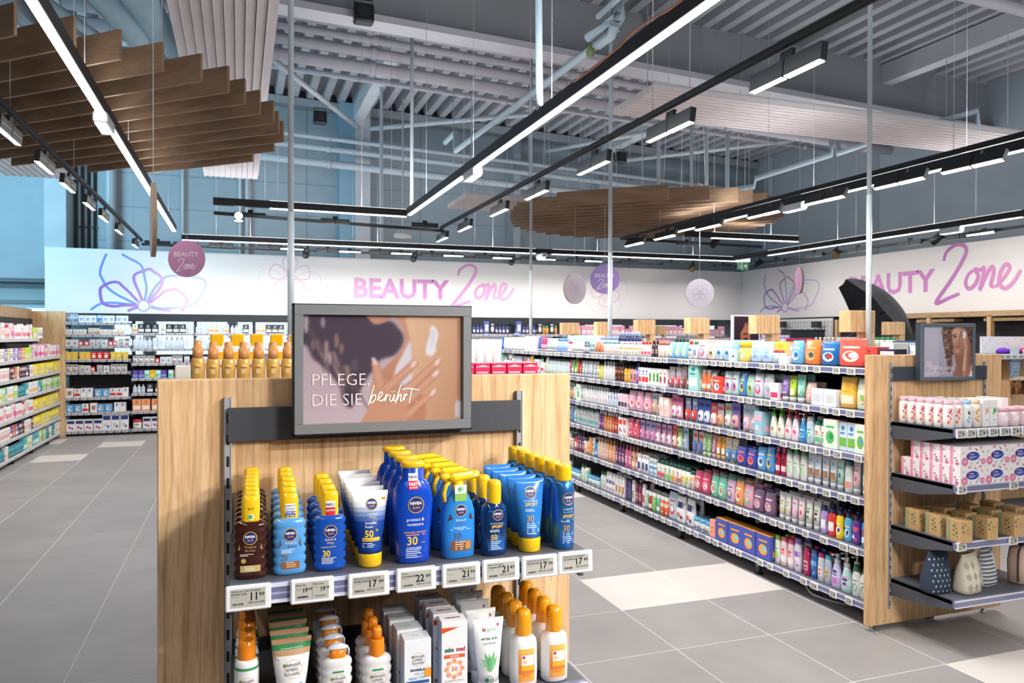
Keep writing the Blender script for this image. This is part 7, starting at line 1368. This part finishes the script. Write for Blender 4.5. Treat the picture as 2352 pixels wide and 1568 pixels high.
def wall_unit(label, xa, levels, nvis=0., tagz=0., deep=.42, top=2.0, back=1.30, grid=True):
    t = thing('wall_shelving', label, 'shelving unit', (xa+U_/2, FY, 0), 0, 'wall units under the printed band')
    MB().box(-U_/2, U_/2, deep-.02, deep, .0, back, '26282D', 'matte').obj('back_panel', t)
    for s_ in (-1, 1): MB().box(s_*(U_/2-.012)-.012, s_*(U_/2-.012)+.012, deep-.06, deep-.02, 0, top-.1, '34363C', 'powder').obj('upright', t)
    MB().box(-U_/2, U_/2, deep-.10, deep-.08, top-.12, top, '2A2E35', 'powder').obj('fascia', t)
    MB().box(-U_/2+.01, U_/2-.01, .06, deep-.02, .0, .05, '1A1B1E', 'matte').obj('plinth', t)
    if grid:
        b = MB()
        for k in range(12): b.box(-U_/2+k*.085, -U_/2+k*.085+.004, deep-.03, deep-.026, back, top-.12, '3A3E46')
        for k in range(8): b.box(-U_/2, U_/2, deep-.03, deep-.026, back+k*.09, back+k*.09+.004, '3A3E46')
        b.obj('wire_grid', t)
    for z, pal in levels:
        if z < nvis: continue
        d_ = deep-.04 if z < 1.0 or len(levels) == 7 else .30
        o = put('shelf', SHM(U_-.006, round(d_-.02, 2)), t, (0, d_, z))
        u = -U_/2+.05
        while u < U_/2-.04 and z > tagz: put('price_tag', TAGS[0], o, (u, -(round(d_-.02, 2))-.0135, -.0015)); u += r6.uniform(.085, .12)
    return t
NUNIT = ['leftmost', 'second', 'third', 'fourth', 'fifth', 'sixth', 'seventh', 'eighth', 'ninth', 'tenth', 'eleventh', 'twelfth', 'thirteenth']
for i in range(13):
    xa = -2.655+i*U_
    if i == 0: lv, nv = LV1, 0
    elif i == 1: lv, nv = LV2, 0
    elif i < 7: lv, nv = LV2, 0
    else: lv, nv = LV2[:5]+[(1.42, PNK), (1.68, DARK if i < 9 else PNK)], 0
    if xa+U_ > 10.6: break
    wall_unit('%s wall unit of packaged goods under the back band' % NUNIT[i], xa, lv, nv, tagz=0 if i < 2 else (1.1 if i < 4 else 1.4))
    import bmesh
    heap = (bmesh.new(), []) if i > 1 else None
    for k, (z, pal) in enumerate(lv):
        if z < nv: continue
        if i in (4, 5, 6) and z > 1.6: pal = DARK if i == 6 else MIX
        hs = 1.0
        row_of(pal, .02, U_-.02, lambda u, z=z: (xa+u, FY+.07, z+.001, 0), 'on the %s shelf up of the %s back wall unit' % (nth(k), NUNIT[i]), 'packs in the %s back wall unit' % NUNIT[i], r6, hs, heap)
    if heap:
        me = bpy.data.meshes.new('shelf_stock'); heap[0].to_mesh(me); heap[0].free()
        for m_ in heap[1]: me.materials.append(m_)
        put('shelf_stock', me, None, label='small packs filling the %s back wall unit' % NUNIT[i], cat='shelf stock', kind='stuff')
# header strip over units further right
# left wall gondola
LX = -2.68
tl = thing('wall_shelving', 'long wall gondola at the left with white price rails', 'shelving unit', (LX-.22, 12.2, 0), PI/2, 'wall units under the printed band')
MB().box(-1.95, 1.90, .20, .22, 0, 1.9, '33302E', 'matte').obj('back_panel', tl)
MB().box(-1.95, 1.90, .22, .26, 1.86, 2.06, 'B8A48C', 'oak_y').obj('wooden_header', tl)
MB().box(1.86, 1.90, -.26, .22, 0, 2.03, 'C9A882', 'oak', cham=.003).obj('wooden_panel', tl)
for i in range(-1, 3): MB().box(-.02, .02, -.2, .16, 0, .1, '1F2024', 'matte').obj('foot', tl).location = (-.9+i*.95, 0, 0)
YEL_ = [('box', 'F2DC2A', 'F6E46A', ['F2F2F2', 'C8A81A'], .05, .15, 6), ('tube', 'F6E23A', 'F2F2F2', ['F2F2F2', 'D8A82A'], .05, .15, 3)]
PAST = [('box', 'F2F2F0', 'F6F6F6', ['E85A7A', 'C8D8D0'], .045, .17, 8), ('box', 'E8A8D0', 'E87AC0', ['D81E8A', 'F2F2F2'], .05, .19, 2), ('box', 'F6F4F2', 'F0F0F0', ['D82A3A', 'F2F2F2'], .06, .19, 1), ('bottle', 'F2C8B8', 'D81E8A', ['E87AA0', 'F2F2F2'], .05, .17, 2)]
GRN = [('box', 'B8E08A', 'D8F0B8', ['F2F2F2', '5AA82A'], .05, .16, 3), ('box', '5AB8C8', 'A8E0E8', ['F2F2F2', '1E7A8A'], .055, .16, 3), ('box', 'F2F2F0', 'F6F6F6', ['F2A82A', '8AC0B8'], .05, .16, 5), ('pouch', '2A8A9A', '', ['8AD0D8', '1A5A6A'], .07, .14, 3)]
BRN = [('box', '3A2E2E', '2E2424', ['E8C8C0', 'D8A09A'], .05, .15, 3), ('box', 'D86A3A', 'E88A5A', ['F6E0D0', '3A6AC0'], .05, .15, 2), ('box', 'F2EEEC', 'F2F2F2', ['C83A4A', 'E8C0B8'], .045, .15, 6), ('can', '8A8AC8', '4A4A8A', ['F2F2F2', '3A3A6E'], .045, .15, 2)]
VIO = [('box', '9A6AC0', 'C8A8E0', ['F2F2F2', '5A2A8A'], .05, .15, 3), ('box', 'F0A02A', 'F6C86A', ['F2F2F2', 'D8601A'], .05, .15, 2), ('box', 'C8E84A', 'E0F48A', ['F2D8E8', '8AB81A'], .06, .15, 2), ('box', 'F2F0EC', 'F2F2F2', ['2A2A2A', 'C8C8C8'], .045, .15, 8)]
LL = [(.10, [GRN, GRN]), (.34, [BRN, YEL_]), (.58, [PAST, YEL_]), (.83, [GRN, GRN]), (1.08, [BRN, YEL_]), (1.32, [VIO, PAST]), (1.60, [PAST, VIO])]
heaps = []
for k, (z, pals) in enumerate(LL):
    o = put('shelf', SHM(3.80, .38), tl, (-.05, .19, z)); u = -1.85
    if k == 6: o.scale = (.62, 1, 1); o.location.x = -.75
    while u < 1.86:
        put('price_tag', TAGS[1], o, (u, -.38-.0135, -.0015)); u += r6.uniform(.062, .09)
    for h_, (a, c_) in enumerate(((10.35, 12.3), (12.3, 14.0 if k < 6 else 12.9))):
        hp = (bmesh.new(), []) if h_ == 1 or k == 0 else None
        row_of(pals[h_], a, c_, lambda u, z=z: (LX-.05, u, z+.001, PI/2), 'on the %s shelf up, %s half of the left wall gondola' % (nth(k), ('near', 'far')[h_]), '%s shelf of the left wall gondola' % nth(k), r6, 1.0, hp)
        if hp: heaps.append(hp)
bmz, mz = bmesh.new(), []
for hb, hm in heaps:
    me = bpy.data.meshes.new('t'); hb.to_mesh(me); hb.free()
    for m_ in hm: me.materials.append(m_)
    join_into(bmz, mz, me, 0, 0, 0, 0)
me = bpy.data.meshes.new('shelf_stock'); bmz.to_mesh(me); bmz.free()
for m_ in mz: me.materials.append(m_)
put('shelf_stock', me, None, label='small packs filling the far half of the left wall gondola', cat='shelf stock', kind='stuff')
# ================================================================== wooden head blocks over the gondolas, umbrella, right wall furniture
def block(label, x0p, x1p, y0p, y1p, X, stem=True):
    cxp = (x0p+x1p)/2; c_ = onx(cxp, (y0p+y1p)/2, X); y = c_[1]
    a, b_ = ony(x0p, y0p, y), ony(x1p, y1p, y); w_ = b_[0]-a[0]; h = a[2]-b_[2]
    t = thing('wooden_block', label, 'sign block', ((a[0]+b_[0])/2, y, b_[2]), 0, 'wooden head blocks on the gondolas')
    MB().box(-w_/2, w_/2, -.05, .05, 0, h, 'B8946E', 'oak', cham=.003).obj('block_body', t)
    if stem: MB().box(w_*.20, w_/2, -.045, .045, 1.44-b_[2], 0.001, 'B8946E', 'oak').obj('stem', t)
for a in (('wooden block below the right part of the back band, beside the pole', 1289, 1327, 741, 768, 3.8), ('wooden block just left of the tall pole behind the baby aisle', 1368, 1398, 739, 780, 3.8), ('wooden block under the far canopy left of centre', 1460, 1500, 734, 768, 3.8), ('wooden block under the pale lilac disc', 1578, 1623, 730, 767, 3.8),
          ('wooden block beside the dark face poster', 1728, 1782, 724, 767, 3.8), ('largest wooden block in front of the umbrella', 1940, 1997, 713, 763, 3.8), ('small wooden block right below the umbrella', 2033, 2070, 739, 769, 6.3), ('smallest pale wooden block between two bigger ones', 1510, 1527, 748, 768, 6.3)): block(*a)
# gondola C, seen over and beside run B
heapA, matA = bmesh.new(), []
for z in (.14, .46, .78, 1.08):
    for pal, sgn in ((GRN+PAST, 1), (VIO+BRN, -1)):
        row_of(pal, 2.05, 8.3, lambda u, z=z, sgn=sgn: (.335+sgn*.43, u, z+.001, sgn*PI/2), '', '', r6, 1.15, (heapA, matA))
me = bpy.data.meshes.new('shelf_stock'); heapA.to_mesh(me); heapA.free()
for m_ in matA: me.materials.append(m_)
put('shelf_stock', me, None, label='packs along both sides of the gondola behind the big oak end', cat='shelf stock', kind='stuff')
gC = gondola('gondola run standing behind the baby aisle at the right', 'gondola runs', 5.95, 6.95, 4.985, 11.2, ('x-',), [.4, .8, 1.16, 1.47], tags=False, H=1.5, vis=lambda y, z: z > 1.1)
MB().box(-.48, .48, -3.1, 3.1, -.018, 0, SH, 'powder').obj('top_board', gC).location = (0, 0, 1.472)
S7 = (0, [('box', 'D8A8B8', 'E0B8C4', ['F2E0E6', 'B87A94'], .12, .14, 3), ('box', '2A6AA8', '3A7ABC', ['E8F0F8', '1A4A80'], .09, .12, 3), ('flip', 'E8F0E8', '3A9A5A', ['8AC08A', 'F2F2F2'], .06, .15, 5), ('box', 'F2F2F2', 'F2F2F2', ['E85A7A', 'C8D8E0'], .10, .15, 4), ('bottle', 'F2C8C0', 'E8E0E0', ['E87A6A', 'F2F2F2'], .06, .15, 6), ('box', 'B83A6A', 'C85A84', ['F2D0DC', '8A1A4A'], .1, .14, 4), ('can', 'E8E8F0', 'C8B0D8', ['8A6AB0', 'F2F2F2'], .055, .17, 8)])
stock(S7, lambda u, k: (6.02, 5.1+u, 1.472, -PI/2), 'from the near end of the gondola behind the baby aisle', 'top shelf of the gondola behind the baby aisle', parts=True, deep=1, fill=5.2, hs=1.1)
uc = thing('end_display', 'further gondola end at the picture edge with gloves and brushes', 'display unit', (6.6, 4.93, 0), 0, 'oak gondola ends')
MB().box(-.72, .55, 0, .03, .04, 1.5, 'C8A478', 'oak').obj('wooden_panel', uc)
for x in (-.33, .5): MB().box(x-.02, x+.02, -.18, 0, .5, 1.5, 'E8B46A', 'oak').obj('bracket', uc)
for z in (1.50, .55, .20):
    o = put('shelf', SHM(1.3, .30), uc, (-.04, -.0, z))
    u = -.60
    while u < .62: put('price_tag', TAGS[0], o, (u, -.3135, -.0015)); u += .075
def hung(name, label, px, py, y, parts, cat, group='things hanging on the further end'):
    p = ony(px, py, y); t = thing(name, label, cat, p, 0, group)
    for nm, b in parts: b.obj(nm, t)
glove = MB().loft([(0, .035, .012, 3.), (.02, .06, .016, 3.), (.10, .062, .018, 3.), (.15, .055, .015, 3.), (.16, .05, .01, 3.)], 16, '8AA0BC', 'fabric')
fg = on_loft([(0, .035, .012, 3.), (.02, .06, .016, 3.), (.10, .062, .018, 3.), (.16, .05, .01, 3.)])
for i in range(5):
    for j in range(-2, 3): glove.disc(j*.022+(i % 2)*.011-.005, .02+i*.028, .005, .005, 'E8ECF2', lambda u, v: fg(u, v, .001), seg=6)
for k in (-.035, -.012, .012, .035): glove.loft([(-.045, .008, .010), (-.03, .012, .014), (.01, .012, .014)], 10, '8AA0BC', 'fabric', at=(k, 0, 0))
hung('bath_glove', 'blue spotted bath glove hanging at the right picture edge', 2330, 855, 4.66, [('glove_body', glove), ('header_card', MB().box(-.05, .05, -.004, .004, .15, .21, 'CFDCE4', 'paper'))], 'glove')
brush = MB()
for k in range(40):
    a = rnd.uniform(-.1, .1); brush.pipe([(a, rnd.uniform(-.02, .02), .13), (a+rnd.uniform(-.02, .02), rnd.uniform(-.03, .03), 0)], .006, rnd.choice(['8A5A34', '6E4428', 'A8784A']), 'matte', 5)
hung('massage_brush', 'brown bristle brush hanging below the spotted glove', 2345, 905, 4.66, [('bristles', brush), ('handle', MB().box(-.11, .11, -.02, .02, .12, .15, 'D8C8B0', 'satin'))], 'brush')
hung('grey_cloth', 'folded pale grey cloth hanging beside the spotted glove', 2362, 850, 4.67, [('cloth_body', MB().loft([(0, .05, .02, 4.), (.15, .055, .03, 4.), (.18, .05, .02, 4.)], 14, 'CFCBC6', 'fabric'))], 'cloth')
r8 = random.Random(5)
for i, c_ in enumerate(('7A3ACB', '7A3ACB', 'D81E6A', 'D81E6A', 'C82A5A')):
    x = 6.12+i*.13; put('sponge', MB().loft([(0, .05, .03, 3.), (.015, .06, .04, 3.), (.035, .055, .035, 2.5), (.05, .03, .02)], 12, c_, 'fabric').mesh('sponge'), None, (x, 4.72, 1.501), r8.uniform(-.2, .2), '%s bath sponge on the further end display, %s from its post' % (('violet', 'violet', 'magenta', 'magenta', 'crimson')[i], nth(i)), 'sponge', 'bath sponges')
b = MB().box(-.42, .42, -.01, .01, 0, .145, 'F6F9FA', 'paper'); f = lambda u, v: (u, -.0106, v)
for k in range(26): b.disc(-.41+r8.random()*.5, .01+r8.random()*.12, .005, .005, r8.choice(['3A9AA0', 'E84AA0', 'E85A4A', '3A5A8A', '8AD0D8']), f, seg=6)
put('card_sign', b.mesh('card_sign'), None, (6.46, 4.86, 1.502), label='white card sign with confetti dots above the bath sponges', cat='sign')
for i in range(3):
    put('basket_pouch', MB().loft([(0, .07, .05, 3.), (.02, .085, .06, 3.), (.10, .08, .045, 2.5), (.13, .05, .02)], 14, 'EDE4CC', 'fabric').disc(.01, .10, .02, .015, '4A3A30', lambda u, v: (u, -.05, v), seg=7).mesh('pouch'), None, (6.28+i*.19, 4.76, .551), 0, 'cream cloth cosmetic pouch on the low shelf of the further end, %s along' % nth(i), 'pouch', 'cream pouches')
# boxes on the top board behind end unit B
for i, (nm, lb, x, y, w_, d_, h, c1, c2) in enumerate((('carton', 'white and green pack stack behind the right oak end', 3.78, 3.62, .12, .10, .14, 'F2F6F2', '8AC87A'), ('carton', 'white tissue pack behind the right oak end', 3.95, 3.55, .14, .10, .12, 'F0F4F6', 'D8E4E8'), ('carton', 'dark brown carton right of the small poster', 4.16, 3.45, .06, .05, .075, '3E1A18', '4E2622'), ('carton', 'second dark brown carton right of the small poster', 4.225, 3.45, .06, .05, .075, '3E1A18', '4E2622'), ('carton', 'slate blue angled box behind the right oak end', 3.62, 3.50, .16, .10, .06, '34365A', '3E4268'))):
    put(nm, MB().box(-w_/2, w_/2, -d_/2, d_/2, 0, h, c1, 'paper', cham=.002, cols={'Z': c2}).rect(-w_*.4, w_*.4, h*.2, h*.45, c2, lambda u, v, d_=d_: (u, -d_/2-.0006, v)).mesh(nm), None, (x, y, 1.466), 0, lb, 'box')
# framed dark face poster further back
im = Img(60, 60).grad('3A2434', '2E1E2E', 90)
im.poly([(.30, 1.), (.25, .7), (.35, .5), (.48, .25), (.60, .5), (.65, .8), (.62, 1.02)], 'A8684E', 2); im.ell(.45, .72, .10, .05, '5A2E2A', 2, .8); im.ell(.42, .58, .05, .03, 'C08264', 2, .8); im.ell(.47, .93, .1, .06, '1E1216', 2, .8); im.poly([(.86, 0), (1.02, 0), (1.02, .62), (.88, .62)], 'D81E6A', 1, smooth=False); im.ell(.80, .53, .03, .03, 'F0D8E4', 1)
yp = onx(1714, 750, 4.05)[1]; p0, p1 = ony(1683, 723, yp), ony(1745, 785, yp)
pp = thing('poster_frame', 'dark framed face poster standing behind the toys, left of a wooden block', 'poster', ((p0[0]+p1[0])/2, yp, p1[2]), 0, 'framed posters on oak ends')
w_, h = (p1[0]-p0[0])/2, p0[2]-p1[2]
MB().box(-w_, w_, 0, .03, 0, h, 'E6E2EA', 'satin', cham=.003).obj('frame', pp); put('picture', im.mesh('picture', -w_+.015, w_-.012, .01, h-.012, -.002), pp)
MB().box(-.02, .02, .03, .05, -(p1[2]-1.466), h*.5, '55585E').obj('bracket', pp)
# open black umbrella lying on its side
def umbrella():
    c_ = ony(1978, 752, 7.0); t = thing('umbrella', 'open black umbrella lying on its side above the far shelves', 'umbrella', c_)
    R_, n, m_ = .54, 8, 7; ax = Vector((.62, -.30, .50)).normalized()    # towards the apex
    e1 = ax.cross(Vector((0, 0, 1))).normalized(); e2 = ax.cross(e1).normalized(); P = MB(); rings = []
    for j in range(m_+1):
        th = 1.22*j/m_; ring = []
        for k in range(n*4):
            ph = 2*PI*k/(n*4)+.2; sc_ = 1-.10*(j/m_)**1.3*abs(math.sin((k % 4)/4*PI)); rr = R_*math.sin(th)*sc_*1.15; hh_ = R_*math.cos(th)*.85
            v = ax*(hh_)+e1*(rr*math.cos(ph))+e2*(rr*math.sin(ph)); ring.append(len(P.v)); P.v.append(tuple(v))
        rings.append(ring)
    for j in range(m_):
        for k in range(n*4): q = (k+1) % (n*4); P.face([rings[j][k], rings[j][q], rings[j+1][q], rings[j+1][k]], lin('3C3C40'), 'umbrella_cloth', False)
    P.obj('canopy', t)
    for k in range(n):
        ph = 2*PI*k/n+.2; pts = [ax*(R_*math.cos(1.22*j/m_)*.84)+(e1*math.cos(ph)+e2*math.sin(ph))*(R_*math.sin(1.22*j/m_)*1.14) for j in range(m_+1)]
        MB().pipe(pts, .004, '8A8C90', 'chrome', 5).obj('rib', t)
    MB().pipe([ax*(R_*.92), ax*(-R_*.75)], .007, '3A3A3E', 'satin', 8).obj('shaft', t)
    MB().pipe([(0, 0, 0), (0, 0, 1.472-c_[2])], .009, '3A3A3E', 'satin', 8).obj('stand_pole', t)
surf('umbrella_cloth', .5, spec=.6, bump=.05)
umbrella()
# right wall: oak frame with dark back, white hooks wall
fw = thing('wall_frame', 'oak framed shelving with dark back under the slanting band', 'shelving unit', (10.45, 9.5, 0))
MB().box(.18, .20, -3., 2.1, 0, 1.95, '2E2E34', 'matte').obj('back_panel', fw)
MB().box(-.05, .20, -3., .7, 1.95, 2.03, 'E0B98A', 'oak_y').obj('top_beam', fw)
for yy in (onx(2132, 725, 10.4)[1], onx(2271, 720, 10.4)[1], onx(1920, 725, 10.4)[1], 7.2):
    MB().box(-.05, .03, yy-9.5-.03, yy-9.5+.03, 0, 1.96, 'E0B98A', 'oak').obj('post', fw)
for yy in (-.3, -1.5, 1.2): MB().box(-.02, .18, yy-.35, yy+.35, 1.88, 1.93, 'E0B98A', 'oak_y').obj('short_shelf', fw)
MB().box(-.1, .18, -3, 2.1, 1.2, 1.23, 'E0B98A', 'oak_y').obj('long_shelf', fw)
hk = thing('hook_wall', 'white grid wall with hanging accessories near the corner of the bands', 'display wall', (10.60, 12.6, 0))
b = MB().box(.04, .06, -.95, 1.4, 0, 2.0, 'F2F2F2', 'matte'); b.obj('back_panel', hk)
b = MB()
for k in range(28): b.box(.02, .024, -.93+k*.083, -.926+k*.083, 1.3, 1.96, '77797E')
for k in range(8): b.box(.02, .024, -.93, 1.38, 1.3+k*.09, 1.304+k*.09, 'A8AAAE')
b.obj('wire_grid', hk)
for k in range(22):
    c_ = r8.choice(['F2F2F4', '2A2A2E', 'E86A9A', 'C8C8CE', '8AA8C0', 'F6D8E0']); z_ = 1.46+(k % 2)*.2
    put('hanging_pack', fused('card', .09, .16, 'F4F4F6', '', [c_, '8A8A90']), None, (10.58, 11.78+k*.095, z_), -PI/2, '%s accessory pack on the white hook wall, %s from its near end' % (cname(c_), nth(k)), 'blister pack', 'packs on the white hook wall')
for k, px in enumerate((1796, 1875)): p = onx(px, 745, 10.5); put('speaker_box', MB().box(-.05, .05, -.09, .09, -.06, .06, '33363C', 'satin', cham=.005).box(.05, .08, -.02, .02, -.02, .02, '33363C').mesh('speaker_box'), None, p, label='small dark box on the white hook wall, %s from the corner' % nth(k), cat='box', group='dark boxes on the hook wall')
p = ony(1845, 768, 9.0)
ds = thing('display_riser', 'dark low display plinth between the wooden blocks', 'display plinth', (p[0], 9.0, 0))
MB().box(-.3, .3, -.1, .1, 0, p[2]+.06, '3A3E48', 'powder', cham=.004).obj('plinth_body', ds); MB().box(-.31, .31, -.11, .11, p[2]+.06, p[2]+.07, '2E323A', 'powder').obj('plinth_top', ds)
